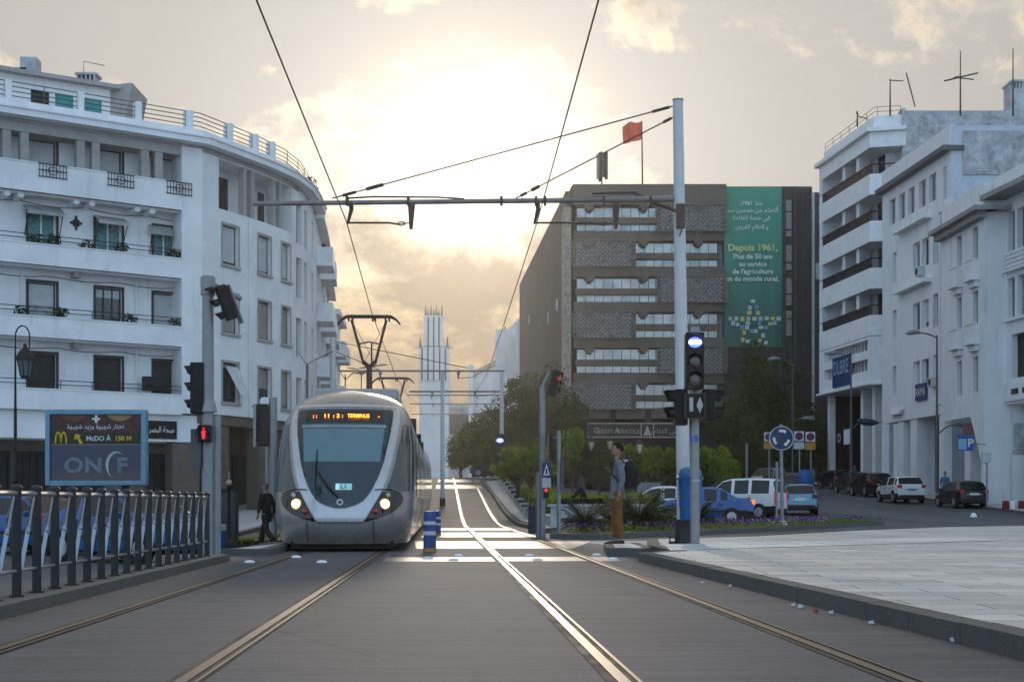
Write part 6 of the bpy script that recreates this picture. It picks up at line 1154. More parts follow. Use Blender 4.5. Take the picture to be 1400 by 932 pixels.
# ---------------------------------------------------------------- cars (front towards +Y locally, centre on the ground at the origin)
def paint(n, c, rough=.25, metal=.3): return M('car_paint_'+n, c, rough, metal, var=.05, coat=.35, scale=1, spec=.4)
carglass = M('car_glass', (.012, .017, .02), .05, var=.2, spec=.35); trim = M('car_black_trim', (.014, .014, .015), .6, var=.2); lens = M('car_headlight', (.55, .58, .6), .1, .3)
tail_on = M('car_taillight_lit', (.7, .12, .02), .3, emis=1.2, ecol=(1, .16, .02)); tail_red = M('car_taillight_bright', (.6, .02, .03), .3, emis=.12, ecol=(1, .03, .05))
KIND = {
 'hatch': dict(L=3.95, W=1.70, H=1.46, belt=.92, top=[(-.5, .62), (-.492, .90), (-.47, .98), (-.375, 1.38), (-.30, 1.45), (-.05, 1.46), (.08, 1.40), (.255, .985), (.42, .85), (.485, .72), (.5, .5)], rw=(-.47, -.36), ws=(.07, .25), sw=(-.40, .22), pil=(-.30, -.02), wh=(-.30, .32), wr=.30),
 'sedan': dict(L=4.35, W=1.74, H=1.50, belt=.93, top=[(-.5, .55), (-.492, .95), (-.47, 1.05), (-.36, 1.08), (-.335, 1.10), (-.20, 1.45), (-.12, 1.50), (.02, 1.50), (.10, 1.43), (.24, 1.02), (.42, .87), (.488, .72), (.5, .5)], rw=(-.335, -.20), ws=(.09, .235), sw=(-.25, .20), pil=(-.17, -.02), wh=(-.29, .32), wr=.30),
 'suv': dict(L=4.15, W=1.80, H=1.58, belt=1.02, top=[(-.5, .65), (-.492, .98), (-.47, 1.08), (-.39, 1.46), (-.32, 1.55), (-.05, 1.58), (.08, 1.52), (.25, 1.10), (.42, .98), (.485, .82), (.5, .55)], rw=(-.47, -.38), ws=(.07, .245), sw=(-.41, .21), pil=(-.31, -.02), wh=(-.31, .32), wr=.34),
 'van': dict(L=4.05, W=1.70, H=1.82, belt=1.08, top=[(-.5, .55), (-.496, 1.08), (-.488, 1.2), (-.462, 1.68), (-.43, 1.78), (-.2, 1.82), (.04, 1.80), (.12, 1.72), (.26, 1.20), (.40, 1.02), (.485, .82), (.5, .5)], rw=(-.49, -.46), ws=(.10, .255), sw=(-.42, .20), pil=(-.20, .0), wh=(-.31, .33), wr=.31)}
def car(kind, pm, label, group, pos, rz, lamps='rear', tail=redlens, lower=None, plate=plate_m, cat='car', tall_lamps=False, stripe=None):
    k = KIND[kind]; L, Wd, Ht, belt = k['L'], k['W'], k['H'], k['belt']; t = thing('parked_car' if kind != 'van' else 'parked_van', label, cat, (0, 0, 0), group); hw = Wd/2
    ys = sorted(set([y for y, _ in k['top']]+[lerp(-.5, .5, i/46) for i in range(47)]+[q+e for q in k['pil'] for e in (-.018, .018)]+list(k['rw'])+list(k['ws'])+list(k['sw'])))
    rings = []
    for y in ys:
        zt = lin(y, k['top']); e = abs(y)*2; w = hw*(1-.10*max(0, (e-.62)/.38)**2.2); zb = .19+.10*max(0, (e-.8)/.2); zs = min(belt+.04*(-y), zt-.045); zs = max(zs, zb+.12); zt = max(zt, zs+.02)
        f = clamp((zt-zs-.04)/(Ht-belt-.05)); wl = w*.965; wu = lerp(w*.93, w*.775, f); wr_ = lerp(w*.88, w*.70, f); d = lerp(.012, .09, f)
        h = [(0, zb), (w*.84, zb), (w*.96, zb+.06), (w, lerp(zb, zs, .38)), (w*.997, lerp(zb, zs, .66)), (w*.975, zs), (wl*.975, zs+.02*f+.003), (wu, zt-d), (wr_, zt-d*.33), (wr_*.62, zt-d*.05), (0, zt+.012*f)]
        rings.append([(x, y*L, z) for x, z in h]+[(-x, y*L, z) for x, z in reversed(h[1:-1])])
    n = len(rings[0]); parts = {}
    def put(key, q): parts.setdefault(key, MB()).quad(*q)
    for i in range(len(ys)-1):
        ym = (ys[i]+ys[i+1])/2
        for j in range(n):
            q = (rings[i][j], rings[i][(j+1) % n], rings[i+1][(j+1) % n], rings[i+1][j]); jj = j if j < n//2 else n-1-j; key = 'body'
            sidew = k['sw'][0] < ym < k['sw'][1]
            if jj == 6 and sidew and not any(abs(ym-p) < .018 for p in k['pil']): key = 'side_window_front' if ym > k['pil'][1] else 'side_window_rear' if ym > k['pil'][0] else 'quarter_window'
            elif jj in (8, 9) and k['ws'][0] < ym < k['ws'][1]: key = 'windshield'
            elif jj in (8, 9) and k['rw'][0] < ym < k['rw'][1]: key = 'rear_window'
            elif jj == 7 and (k['rw'][0] < ym < k['rw'][1]) and kind == 'van': key = 'rear_window'
            elif jj <= 2 and (abs(ym) > .36 or lower): key = 'bumper'
            if key.startswith('side') or key.startswith('quarter'): key += '_L' if j < n//2 else '_R'
            put(key, q)
    parts['body'].f.append(tuple(range(len(parts['body'].v), len(parts['body'].v)+n))); parts['body'].v += rings[0]
    parts['body'].f.append(tuple(range(len(parts['body'].v), len(parts['body'].v)+n))); parts['body'].v += rings[-1]
    for key, mb in parts.items():
        nm = key[:-2] if key[-2:] in ('_L', '_R') else key
        mb.build(nm, pm if nm == 'body' else trim if nm == 'bumper' else carglass, t, smooth=True)
    for yw in k['wh']:
        for sx in (-1, 1):
            x = sx*(hw-.10); r = k['wr']; wv = MB().cyl((x-.09*sx, yw*L, r), (x+.115*sx, yw*L, r), r, n=22); MBa = MB().cyl((x, yw*L, r+.015), (x+.108*sx, yw*L, r+.015), r+.055, n=22)
            MBa.build('wheel_arch', trim, t); w_ = wv.build('wheel', rubber, t, smooth=True, bevel=.02); rm_ = MB().cyl((x+.10*sx, yw*L, r), (x+.122*sx, yw*L, r), r*.66, n=18)
            for q in range(5): a = 2*PI*q/5; rm_.obox((x+.125*sx, yw*L+.1*math.cos(a), r+.1*math.sin(a)), .015, .16, .04, 0, -a*1 if False else a)
            rm_.build('rim', alloy, w_)
    def lampbox(nm, x0, x1, y, z0, z1, mt, th=.05):
        for sx in (-1, 1): MB().box(*sorted((sx*x0, sx*x1)), y-th, y+th, z0, z1).build(nm, mt, t, bevel=.02)
    yr = -L/2; zl = lin(-.47, k['top'])
    if tall_lamps: lampbox('taillight', hw*.80, hw*.93, yr+.03, .62, 1.22, tail, .045)
    elif kind == 'sedan':
        lampbox('taillight', hw*.60, hw*.905, yr+.07, .80, .98, tail, .09)
    else: lampbox('taillight', hw*.64, hw*.92, yr+.06, zl-.22, zl-.03, tail, .08)
    lampbox('headlight', hw*.56, hw*.90, L/2-.10, .66, .80, lens, .09)
    MB().box(-.26, .26, yr-.022, yr+.02, .70 if kind != 'hatch' else .66, .82 if kind != 'hatch' else .78).build('number_plate', plate, t); MB().box(-.26, .26, L/2-.03, L/2+.012, .42, .53).build('number_plate', plate, t)
    MB().box(-hw*.84, hw*.84, yr-.012, yr+.14, .24, .46).build('rear_bumper_insert', trim, t, bevel=.03); MB().box(-hw*.55, hw*.55, L/2-.06, L/2+.006, .56, .66).build('grille', trim, t)
    for sx in (-1, 1):
        MB().box(*sorted((sx*(hw-.03), sx*(hw+.14))), .19*L-.08, .19*L+.04, belt-.0, belt+.13).build('mirror', trim if lower else pm, t, bevel=.03)
        for yh in (-.19*L, .05*L): MB().box(*sorted((sx*(hw-.01), sx*(hw+.022))), yh-.09, yh+.09, belt-.17, belt-.135).build('door_handle', trim, t)
        o = MB()
        for yq in (k['pil'][0]*L, k['pil'][1]*L, k['ws'][1]*L-.05): o.box(*sorted((sx*(hw*.985), sx*(hw+.0035))), yq-.006, yq+.006, .3, belt-.04)
        o.build('door_seam', trim, t)
    if stripe: [MB().box(*sorted((sx*(hw-.01), sx*(hw+.008))), -.44*L, .40*L, .48, .56).build('rub_strip', trim, t) for sx in (-1, 1)]
    if kind in ('hatch', 'suv'): MB().box(-hw*.5, hw*.5, yr-.004, yr+.05, zl-.30, zl-.27).build('tailgate_strip', alloy, t)
    t.location = pos; t.rotation_euler = (0, 0, rz); return t
def cpos(px, Y, dz=0.02): x = wx(px, Y); return (x, Y, gz(x, Y)+dz)
blue = paint('taxi_blue', (.003, .085, .27), .32, .0); black = paint('black', (.012, .012, .014)); whitec = paint('white', (.62, .63, .64), .3, 0); sky = paint('ice_blue', (.10, .25, .34), .3, .4); silver = paint('silver', (.36, .38, .40), .3, .5); graph = paint('graphite', (.035, .04, .05))
gA = 'cars waiting in the road beyond the flower bed'; gB = 'cars parked along the right street'; gC = 'blue cars behind the steel railing'
car('sedan', blue, 'bright blue sedan with a lit amber tail lamp beside the flower bed', gA, cpos(957, 58.5), R(83), tail=tail_on, stripe=1)
car('sedan', whitec, 'white sedan partly hidden behind the bright blue sedan', gA, cpos(903, 63), R(84))
car('van', whitec, 'white panel van with tall red tail lamps and a blue plate', gA, cpos(1010, 64.5), R(60), tail=tail_red, plate=paint('plate_sky', (.20, .32, .42)), tall_lamps=True, lower=1, cat='van', stripe=1)
car('hatch', sky, 'pale blue hatchback seen from straight behind next to the roundabout sign', gA, cpos(1091, 69.5), R(-8), tail=M('dark_tail', (.10, .012, .02), .2))
car('hatch', blue, 'small blue car under the round trees behind the white van', gA, cpos(986, 74), R(70))
car('hatch', whitec, 'white car of which only the roof shows over the white van', gA, cpos(1036, 77), R(40))
car('van', silver, 'silver grey van higher up the road behind the roundabout sign', gA, cpos(1050, 100), R(150), cat='van')
car('suv', black, 'black off-road car beside the no stopping signs', gA, cpos(1085, 93), R(-6), tail=M('dark_tail', (.1, .01, .02)))
car('suv', graph, 'dark car between the silver van and the black off-road car', gA, cpos(1062, 96), R(10))
car('hatch', black, 'black hatchback parked at the upper end of the row by the colonnade', gB, cpos(1143, 112), R(8))
car('sedan', graph, 'dark sedan with shining side windows, second in the parked row', gB, cpos(1168, 101), R(6))
car('suv', black, 'tall black car with open tailgate glass, third in the parked row', gB, cpos(1191, 95), R(5))
car('suv', whitec, 'white crossover with a black lower bumper in the parked row', gB, cpos(1231, 85), R(3), lower=1, plate=paint('plate_sky', (.2, .3, .4)))
car('hatch', black, 'black hatchback with a chrome tailgate strip parked nearest on the right', gB, cpos(1314, 78.5), R(3))
p = cpos(52, 35.5); car('hatch', blue, 'blue car at the left picture edge behind the railing', gC, p, R(-124), stripe=1); p = cpos(180, 30.6); car('sedan', blue, 'blue car with sunlit bonnet behind the middle of the railing', gC, p, R(-128), stripe=1)
car('suv', graph, 'dark parked car at the crest of the slope beside the blue lamp mast', None, (wx(680, 113), 113, gz(-1, 113)+.12), R(75))
# ---------------------------------------------------------------- people
skinm = M('skin', (.34, .19, .13), .55, var=.1, scale=8); hairm = M('dark_hair', (.010, .008, .007), .9, var=.3, scale=30, spec=.06)
def skin(name, verts, edges, root, mat, parent, sub=2, extra=None):
    bm = bmesh.new(); ly = bm.verts.layers.skin.verify(); V = []
    for (p, r) in verts:
        v = bm.verts.new(p); r = r if isinstance(r, tuple) else (r, r); v[ly].radius = r; V.append(v)
    V[root][ly].use_root = True
    for a, b in edges: bm.edges.new((V[a], V[b]))
    me = bpy.data.meshes.new('sk'); bm.to_mesh(me); bm.free(); o = bpy.data.objects.new('sk', me); C.objects.link(o); k = o.modifiers.new('k', 'SKIN'); k.use_smooth_shade = True; o.modifiers.new('u', 'SUBSURF').levels = sub
    m2 = bpy.data.meshes.new_from_object(o.evaluated_get(bpy.context.evaluated_depsgraph_get())); bpy.data.objects.remove(o)
    mb = MB(); mb.v = [tuple(v.co) for v in m2.vertices]; mb.f = [tuple(p.vertices) for p in m2.polygons]; bpy.data.meshes.remove(m2)
    if extra: extra(mb)
    return mb.build(name, mat, parent, smooth=True, fix=False)
def head(mb, c, s=1.0):
    """head facing +Y: skull, jaw, nose, ears"""
    n, m = 16, 12; b = len(mb.v)
    for i in range(m+1):
        a = -PI/2+PI*i/m
        for k in range(n):
            q = 2*PI*k/n; x, y, z = .074*math.cos(a)*math.cos(q), .094*math.cos(a)*math.sin(q), .117*math.sin(a)
            if z < -.02: y += .018*(-z-.02)/.1; x *= 1+.8*z
            if y > .05 and abs(x) < .03: y += .022*math.exp(-((z+.018)/.022)**2)*(1-abs(x)/.03)+.006*math.exp(-((z+.065)/.02)**2); y -= .008*math.exp(-((z-.015)/.015)**2)
            mb.v.append((c[0]+x*s, c[1]+y*s, c[2]+z*s))
    for i in range(m):
        for k in range(n): mb.f.append((b+i*n+k, b+i*n+(k+1) % n, b+(i+1)*n+(k+1) % n, b+(i+1)*n+k))
    for sx in (-1, 1): mb.ball((c[0]+sx*.076*s, c[1]-.01*s, c[2]-.01*s), .012*s, .022*s, .032*s, 8, 6)
def person(label, pos, rz, ht=1.78, arms=None, legs=None, jm=None, tm=None, sm=None, hair=hairm, hairstyle=1, lean=0, coat=.0, hood=None, group=None, pelvis=(0, 0, .95)):
    """limb targets are local: arms [(elbow, wrist)] right/left, legs [(knee, ankle)]"""
    t = thing('person', label, 'person', (0, 0, 0), group); px_, py_, pz_ = pelvis
    sp_ = lambda f, z: Vector((px_, py_+lean*f, pz_+z))
    arms = arms or [((.25, -.03, 1.18), (.25, .03, .93)), ((-.25, -.03, 1.18), (-.25, .03, .93))]; legs = legs or [((.10, .02, .51), (.10, -.02, .09)), ((-.10, .02, .51), (-.10, -.02, .09))]
    sh = [sp_(.85, .50)+Vector((s_*.185, 0, 0)) for s_ in (1, -1)]; hp = [Vector((px_+s_*.095, py_, pz_-.04)) for s_ in (1, -1)]
    V = [(sp_(0, 0), (.115, .09)), (sp_(.35, .2), (.11, .085)), (sp_(.7, .38), (.13, .09)), (sp_(.95, .54), (.06, .055)), (sp_(1.02, .60), (.048, .05)), (sp_(1.05, .66), (.05, .055))]; E = [(0, 1), (1, 2), (2, 3), (3, 4), (4, 5)]
    Jv = [(sp_(0, -.13-coat), (.165, .145)), (sp_(.05, .0), (.16, .14)), (sp_(.35, .2), (.155, .128)), (sp_(.7, .38), (.175, .13)), (sp_(.93, .52), (.082, .078))]; Je = [(0, 1), (1, 2), (2, 3), (3, 4)]
    Tv = [(Vector((px_, py_, pz_+.03)), (.13, .108))]; Te = []; Sv = []
    for i in (0, 1):
        e, w = Vector(arms[i][0]), Vector(arms[i][1]); d = (w-e).normalized(); side = Vector((0, 1, 0)) if abs(d.y) < .7 else Vector((0, 0, 1)); b = len(V)
        V += [(sh[i], .06), (e, .042), (w, .028), (w+d*.05, (.036, .02)), (w+d*.085, (.036, .016))]; E += [(2, b), (b, b+1), (b+1, b+2), (b+2, b+3), (b+3, b+4)]
        sd = d.cross(side).normalized()
        for k, (o, ln) in enumerate(((-.028, .075), (-.009, .085), (.010, .08), (.027, .062))):
            r0 = w+d*.085+side*o; c = len(V); V += [(r0+d*ln*.5+sd*.004, .0095), (r0+d*ln+sd*.016, .008)]; E += [(b+4, c), (c, c+1)]
        c = len(V); V += [(w+d*.06+side*-.05, .011), (w+d*.10+side*-.062+sd*.012, .009)]; E += [(b+3, c), (c, c+1)]
        b = len(Jv); Jv += [(sh[i], .078), (e, .062), (e.lerp(w, .92), .046)]; Je += [(3, b), (b, b+1), (b+1, b+2)]
        kn, an = Vector(legs[i][0]), Vector(legs[i][1]); ft = Vector((kn.x-an.x, 0, 0))*0
        b = len(V); V += [(hp[i], .085), (kn, .055), (an, .04)]; E += [(0, b), (b, b+1), (b+1, b+2)]
        b = len(Tv); Tv += [(hp[i]-Vector((0, 0, .03)), .112), (hp[i].lerp(kn, .55)+Vector((0, .012, 0)), .092), (kn, .08), (kn.lerp(an, .2), .083), (kn.lerp(an, .6), .076), (kn.lerp(an, .8), .079), (an+(kn-an).normalized()*.02, .066)]; Te += [(0, b)]+[(b+q, b+q+1) for q in range(6)]
    hc = sp_(1.10, .735)
    skin('body', V, E, 0, skinm, t, 2, lambda mb: head(mb, hc)); skin('trousers', Tv, Te, 0, tm, t, 2); skin('jacket', Jv, Je, 1, jm, t, 2)
    for i in (0, 1):
        an = Vector(legs[i][1]); o = MB(); pr = [(-.07, .032, .05), (-.03, .042, .075), (.04, .043, .062), (.12, .046, .045), (.18, .034, .03), (.20, .012, .015)]
        o.grid([[(an.x+w*math.cos(q), an.y+y+.01, max(0.003, .0+h*(.5+.5*math.sin(q)))+an.z-.09) for q in [2*PI*k/12 for k in range(13)]] for y, w, h in pr]); o.build('shoe', sm or blackp, t, smooth=True, fix=False)
    if hairstyle:
        o = MB(); n, m = 16, 7
        g_ = []
        for i in range(m+1):
            a = lerp(-.28 if hairstyle == 1 else -1.0, PI/2, i/m); row = []
            for k in range(n+1):
                q = 2*PI*k/n; y = math.sin(q); low = a
                if y > .15 and a < .55: low = lerp(a, .62, clamp((y-.15)/.4))
                row.append((hc.x+.083*math.cos(low)*math.cos(q), hc.y-.006+.104*math.cos(low)*math.sin(q)*(1 if y < .2 else .98), hc.z+.008+.126*math.sin(low)))
            g_.append(row)
        o.grid(g_); o.build('hair', hair, t, smooth=True, fix=False)
    if hood: MB().lathe([(.16, -.30), (.13, -.12), (.115, .02), (.10, .10), (.045, .19), (0, .24)], hc+Vector((0, -.02, 0)), 14).build('hood', hood, t, smooth=True)
    t.scale = (ht/1.78,)*3; t.rotation_euler = (0, 0, rz); t.location = pos; return t
jacket = M('blue_grey_jacket', (.15, .18, .20), .85, var=.22, scale=14, bump=.7, bscale=13); darkcl = M('black_clothes', (.012, .012, .014), .85, var=.3, scale=8); mustard = M('mustard_trousers', (.19, .085, .022), .85, var=.28, scale=9, bump=.7, bscale=15)
mp = (wx(840, 27), 26.2, .165)
man = person('tall man in blue grey jacket and mustard trousers waiting on the kerb slab', mp, R(94), ht=1.83, jm=jacket, tm=mustard,
             arms=[((.25, .0, 1.19), (.10, .13, 1.30)), ((-.235, -.06, 1.17), (-.225, .0, .92))], legs=[((.085, .03, .51), (.085, .02, .09)), ((-.085, -.0, .51), (-.085, -.05, .09))])
ch = MB(); ch.grid([[(math.sin(q)*w, math.cos(q)*d+.02, z) for q in [lerp(-1.1, 1.1, k/8) for k in range(9)]] for z, w, d in ((.92, .15, .128), (1.1, .15, .13), (1.3, .15, .128), (1.42, .12, .115), (1.50, .085, .085), (1.55, .07, .075))]); ch.build('dark_shirt', darkcl, man, smooth=True, fix=False)
fl_ = MB()
for sx in (-1, 1): fl_.grid([[(sx*lerp(.10, .17, v), lerp(.165, .10, v)+.03*math.sin(z*9), z) for v in (0, .5, 1)] for z in (.74, .85, 1.0, 1.15, 1.3, 1.42)])
fl_.build('jacket_front', jacket, man, smooth=True, fix=False)
bk = thing('backpack', 'black backpack worn by the tall waiting man', 'backpack', (0, 0, 0)); o = MB(); 
for k in range(1): o.grid([[(.145*sx_*math.copysign(abs(math.cos(q))**.6, math.cos(q)), -.215-.105*d_*math.copysign(abs(math.sin(q))**.7, math.sin(q)), z) for q in [2*PI*j/20 for j in range(21)]] for z, sx_, d_ in ((.98, .2, .2), (.985, .85, .8), (1.05, 1, 1), (1.25, 1, 1.05), (1.40, .92, .85), (1.47, .7, .55), (1.49, .1, .1))])
o.build('bag_body', darkcl, bk, smooth=True, fix=False); o = MB()
for sx in (-1, 1): o.tube([(sx*.11, -.13, 1.44), (sx*.12, -.02, 1.535), (sx*.125, .10, 1.44), (sx*.14, .13, 1.25), (sx*.17, -.05, 1.06)], .016, 6)
o.build('straps', darkcl, bk); o = MB(); o.box(-.10, .10, -.345, -.315, 1.02, 1.2); o.build('front_pocket', darkcl, bk, bevel=.02); bk.scale = man.scale; bk.rotation_euler = man.rotation_euler; bk.location = man.location
# man in black walking away on the left
x = wx(365, 38); person('man in black walking away to the left of the tram', (x, 38, gz(x, 38)+.05), R(60), ht=1.74, jm=darkcl, tm=darkcl, hair=M('grey_hair', (.10, .09, .085), .8), coat=.12, lean=.05,
    arms=[((.24, -.06, 1.18), (.24, -.04, .93)), ((-.24, .04, 1.18), (-.23, .12, .94))], legs=[((.10, .22, .56), (.10, .30, .12)), ((-.10, -.06, .52), (-.10, -.36, .17))])
# cyclist in black on a bicycle
CYx, CYy = wx(792, 47.5), 47.5
bi = thing('bicycle', 'dark bicycle ridden by the hooded figure in black', 'bicycle', (0, 0, 0)); bkm = M('bike_paint', (.06, .10, .14), .4, .3)
for y in (.52, -.52):
    w = MB(); w.grid([[(.02*math.cos(b), y+(.33+.02*math.sin(b))*math.cos(a), .335+(.33+.02*math.sin(b))*math.sin(a)) for b in [2*PI*k/6 for k in range(7)]] for a in [2*PI*k/28 for k in range(29)]]); w = w.build('wheel', rubber, bi, fix=False); s_ = MB()
    for k in range(12): a = 2*PI*k/12; s_.tube([(0, y, .335), (0, y+.32*math.cos(a), .335+.32*math.sin(a))], .004, 4)
    s_.build('spokes', steel, w, fix=False)
o = MB()
for a, b in (((0, -.52, .335), (0, -.08, .30)), ((0, -.08, .30), (0, -.20, .80)), ((0, -.08, .30), (0, .36, .76)), ((0, -.19, .74), (0, .35, .82)), ((0, -.52, .335), (0, -.18, .72)), ((0, .52, .335), (0, .35, .90))): o.tube([a, b], .018, 6)
o.build('frame', bkm, bi); MB().tube([(-.28, .25, 1.0), (-.2, .34, 1.02), (0, .36, .94), (.2, .34, 1.02), (.28, .25, 1.0)], .015, 6).build('handlebar', steel, bi); MB().ball((0, -.22, .86), .09, .14, .045).build('saddle', blackp, bi); MB().cyl((-.01, -.08, .30), (.03, -.08, .30), .09, n=14).tube([(.1, -.08, .30), (.05, .02, .18), (.12, .02, .18)], .015, 6).tube([(-.1, -.08, .30), (-.05, -.18, .42), (-.12, -.18, .42)], .015, 6).build('crank', steel, bi)
for o_ in (bi,): o_.location = (CYx, CYy, gz(CYx, CYy)+.02); o_.rotation_euler = (0, 0, R(80))
person('hooded person in black riding the bicycle beside the palm bushes', (CYx, CYy, gz(CYx, CYy)+.02), R(80), ht=1.70, jm=darkcl, tm=darkcl, pelvis=(0, -.20, .96), lean=.14, hairstyle=0, hood=M('grey_hood', (.05, .05, .05), .9), coat=.02,
    arms=[((.24, .12, 1.25), (.24, .27, 1.08)), ((-.24, .12, 1.25), (-.24, .27, 1.08))], legs=[((.10, .20, .72), (.11, .05, .29)), ((-.10, .16, .88), (-.11, -.12, .52))])
x = wx(1168, 109); person('person in dark blue standing by the colonnade behind the parked cars', (x, 109, gz(x, 109)+.14), R(160), jm=M('navy_top', (.03, .06, .10), .85), tm=darkcl, coat=.1)
x = wx(1292, 82); person('person with dark hair in a blue top behind the nearest black hatchback', (x, 82, gz(x, 82)+.14), R(150), jm=M('blue_top', (.05, .14, .24), .85), tm=darkcl, hairstyle=2)
# ---------------------------------------------------------------- plants
def leafmat(n, c, c2, tr=.35):
    m = bpy.data.materials.new(n); m.use_nodes = True; t = NT(m.node_tree); b = m.node_tree.nodes['Principled BSDF']; p = t.n('ShaderNodeTexCoord').outputs['Object']; oi = t.n('ShaderNodeObjectInfo').outputs['Random']
    f = t.m('ADD', t.ramp(t.noise(p, .8, 4, .65), .35, .65), t.m('MULTIPLY', t.m('SUBTRACT', oi, .5), .4), clampit=True); f2 = t.noise(p, 14, 2, .5); col = t.mix(t.m('ADD', t.m('MULTIPLY', f, .7), t.m('MULTIPLY', f2, .35), clampit=True), c, c2)
    t.put(b.inputs['Base Color'], col); b.inputs['Roughness'].default_value = .6; b.inputs['Specular IOR Level'].default_value = .15; tl_ = t.n('ShaderNodeBsdfTranslucent'); t.put(tl_.inputs[0], t.mix(1., col, (1.3, 1.35, .6), 'MULTIPLY')); mx = t.n('ShaderNodeMixShader'); mx.inputs[0].default_value = tr
    t.L.new(b.outputs[0], mx.inputs[1]); t.L.new(tl_.outputs[0], mx.inputs[2]); t.L.new(mx.outputs[0], m.node_tree.nodes['Material Output'].inputs[0]); return m
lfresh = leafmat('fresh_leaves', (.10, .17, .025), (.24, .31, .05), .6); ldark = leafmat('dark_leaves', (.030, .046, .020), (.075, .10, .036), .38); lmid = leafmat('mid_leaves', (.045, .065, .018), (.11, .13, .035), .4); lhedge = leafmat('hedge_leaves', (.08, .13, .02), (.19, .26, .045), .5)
lcyc = leafmat('cycad_leaves', (.022, .045, .016), (.055, .085, .028), .25); bark = M('bark', (.075, .055, .04), .9, var=.3, scale=6, bump=.4, bscale=25)
def crown(rnd, lobes, n, ls, per=26, spread=.16):
    """leaf clumps through the lobes' outer volume"""
    mb = MB(); tot = sum(l[3]*l[4]*l[5] for l in lobes)
    for (cx_, cy_, cz_, rx, ry, rz) in lobes:
        k = max(3, int(n*rx*ry*rz/tot/per))
        for _ in range(k):
            d = Vector((rnd.gauss(0, 1), rnd.gauss(0, 1), rnd.gauss(0, 1))).normalized(); r = rnd.uniform(.35, 1)**.5*rnd.uniform(.86, 1.10); c = Vector((cx_+d.x*rx*r, cy_+d.y*ry*r, cz_+d.z*rz*r)); sp_ = spread*(rx+ry+rz)/3*rnd.uniform(.6, 1.3)
            for _ in range(int(per*rnd.uniform(.5, 1.5))):
                q = c+Vector((rnd.gauss(0, sp_), rnd.gauss(0, sp_), rnd.gauss(0, sp_*.75))); a = Vector((rnd.gauss(0, 1), rnd.gauss(0, 1), rnd.gauss(-.2, .7))).normalized(); b = a.cross(Vector((rnd.gauss(0, 1), rnd.gauss(0, 1), rnd.gauss(0, 1)))).normalized(); l = ls*rnd.uniform(.6, 1.35); mb.quad(q-a*l, q+b*l*.42, q+a*l, q-b*l*.42)
    return mb
def tree(name, label, base, lobes, n, ls, mat, trunk_h, tr_, seed, group, spread=.16):
    rnd = random.Random(seed); t = thing(name, label, 'tree', (0, 0, 0), group); m = MB(); top_ = max(l[2]+l[5]*.3 for l in lobes); k_ = [(rnd.uniform(-.06, .06)*i, rnd.uniform(-.06, .06)*i, top_*i/6) for i in range(7)]; m.tube(k_, [tr_*(1.25-.16*i) for i in range(7)], 9)
    for l in lobes:
        for _ in range(3): z0 = rnd.uniform(trunk_h*.8, max(trunk_h*.85, l[2]-.1*l[5])); e = Vector((l[0]+rnd.uniform(-.6, .6)*l[3], l[1]+rnd.uniform(-.6, .6)*l[4], l[2]+rnd.uniform(-.2, .5)*l[5])); s0 = Vector((0, 0, z0)); m.tube([s0, s0.lerp(e, .5)+Vector((0, 0, .1*l[5])), e], [tr_*.5, tr_*.3, tr_*.1], 6)
    m.build('trunk', bark, t, smooth=True); crown(rnd, lobes, n, ls, spread=spread).build('crown', mat, t, fix=False); t.location = base; return t
def tb(px, Y): x = wx(px, Y); return (x, Y, gz(x, Y)+.1)
gR = 'round clipped street trees before the bank'
def bushy(rx, ry, z0, rz, seed, k=13):
    rn = random.Random(seed); o = [(0, 0, z0, rx*.62, ry*.62, rz*.62)]
    for i in range(k):
        a = 2*PI*i/k*2.4; e = rn.uniform(-.7, 1.1); s_ = rn.uniform(.26, .46); o.append((rx*.72*math.cos(a)*math.cos(e), ry*.72*math.sin(a)*math.cos(e), z0+rz*.72*math.sin(e), rx*s_, ry*s_, rz*s_))
    return o
r1 = tree('round_tree', 'round bright green tree directly behind the mast and signal post', tb(968, 74), bushy(1.35, 1.25, 2.35, 1.1, 41), 4200, .10, lfresh, 1.3, .10, 1, gR)
r2 = tree('round_tree', 'round bright green tree left of the litter bin', tb(905, 76), bushy(1.2, 1.15, 2.3, 1.05, 42), 3800, .10, lfresh, 1.3, .10, 2, gR)
for i, (px, Y, s_, lab, src) in enumerate(((866, 79, 1.02, 'round tree whose crown covers the end of the bank sign', r2), (884, 84, .95, 'duller round tree between the twin lanterns and the bin', r1), (708, 72, .95, 'round bright tree just right of the blue lamp mast', r1), (727, 70, 1.0, 'round bright tree behind the crossing sign pole', r2), (783, 80, 1.05, 'narrow fresh green tree left of the bank sign', r2), (992, 78, .85, 'small round tree at the right of the mast trees', r2))): dup(src, tb(px, Y), i*1.1, lab, gR, s_ if px != 783 else (.6, .6, 1.25))
gD = 'dark trees along the climbing track'
def th(py, px, Y): return wz(py, Y)-gz(wx(px, Y), Y)-.1
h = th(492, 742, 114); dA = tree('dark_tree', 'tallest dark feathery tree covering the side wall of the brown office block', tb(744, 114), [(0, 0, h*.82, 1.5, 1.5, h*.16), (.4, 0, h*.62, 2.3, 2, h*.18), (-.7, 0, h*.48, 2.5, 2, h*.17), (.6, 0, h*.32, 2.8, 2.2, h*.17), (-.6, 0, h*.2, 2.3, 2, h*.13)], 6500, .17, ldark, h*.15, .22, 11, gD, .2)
h = th(505, 708, 118); tree('dark_tree', 'dark conifer with layered branches left of the tallest tree', tb(709, 118), [(0, 0, h*.85, 1.1, 1.1, h*.13), (0, 0, h*.66, 1.8, 1.6, h*.15), (.3, 0, h*.47, 2.4, 2, h*.15), (0, 0, h*.28, 2.7, 2, h*.15)], 7000, .16, ldark, h*.15, .2, 12, gD, .2)
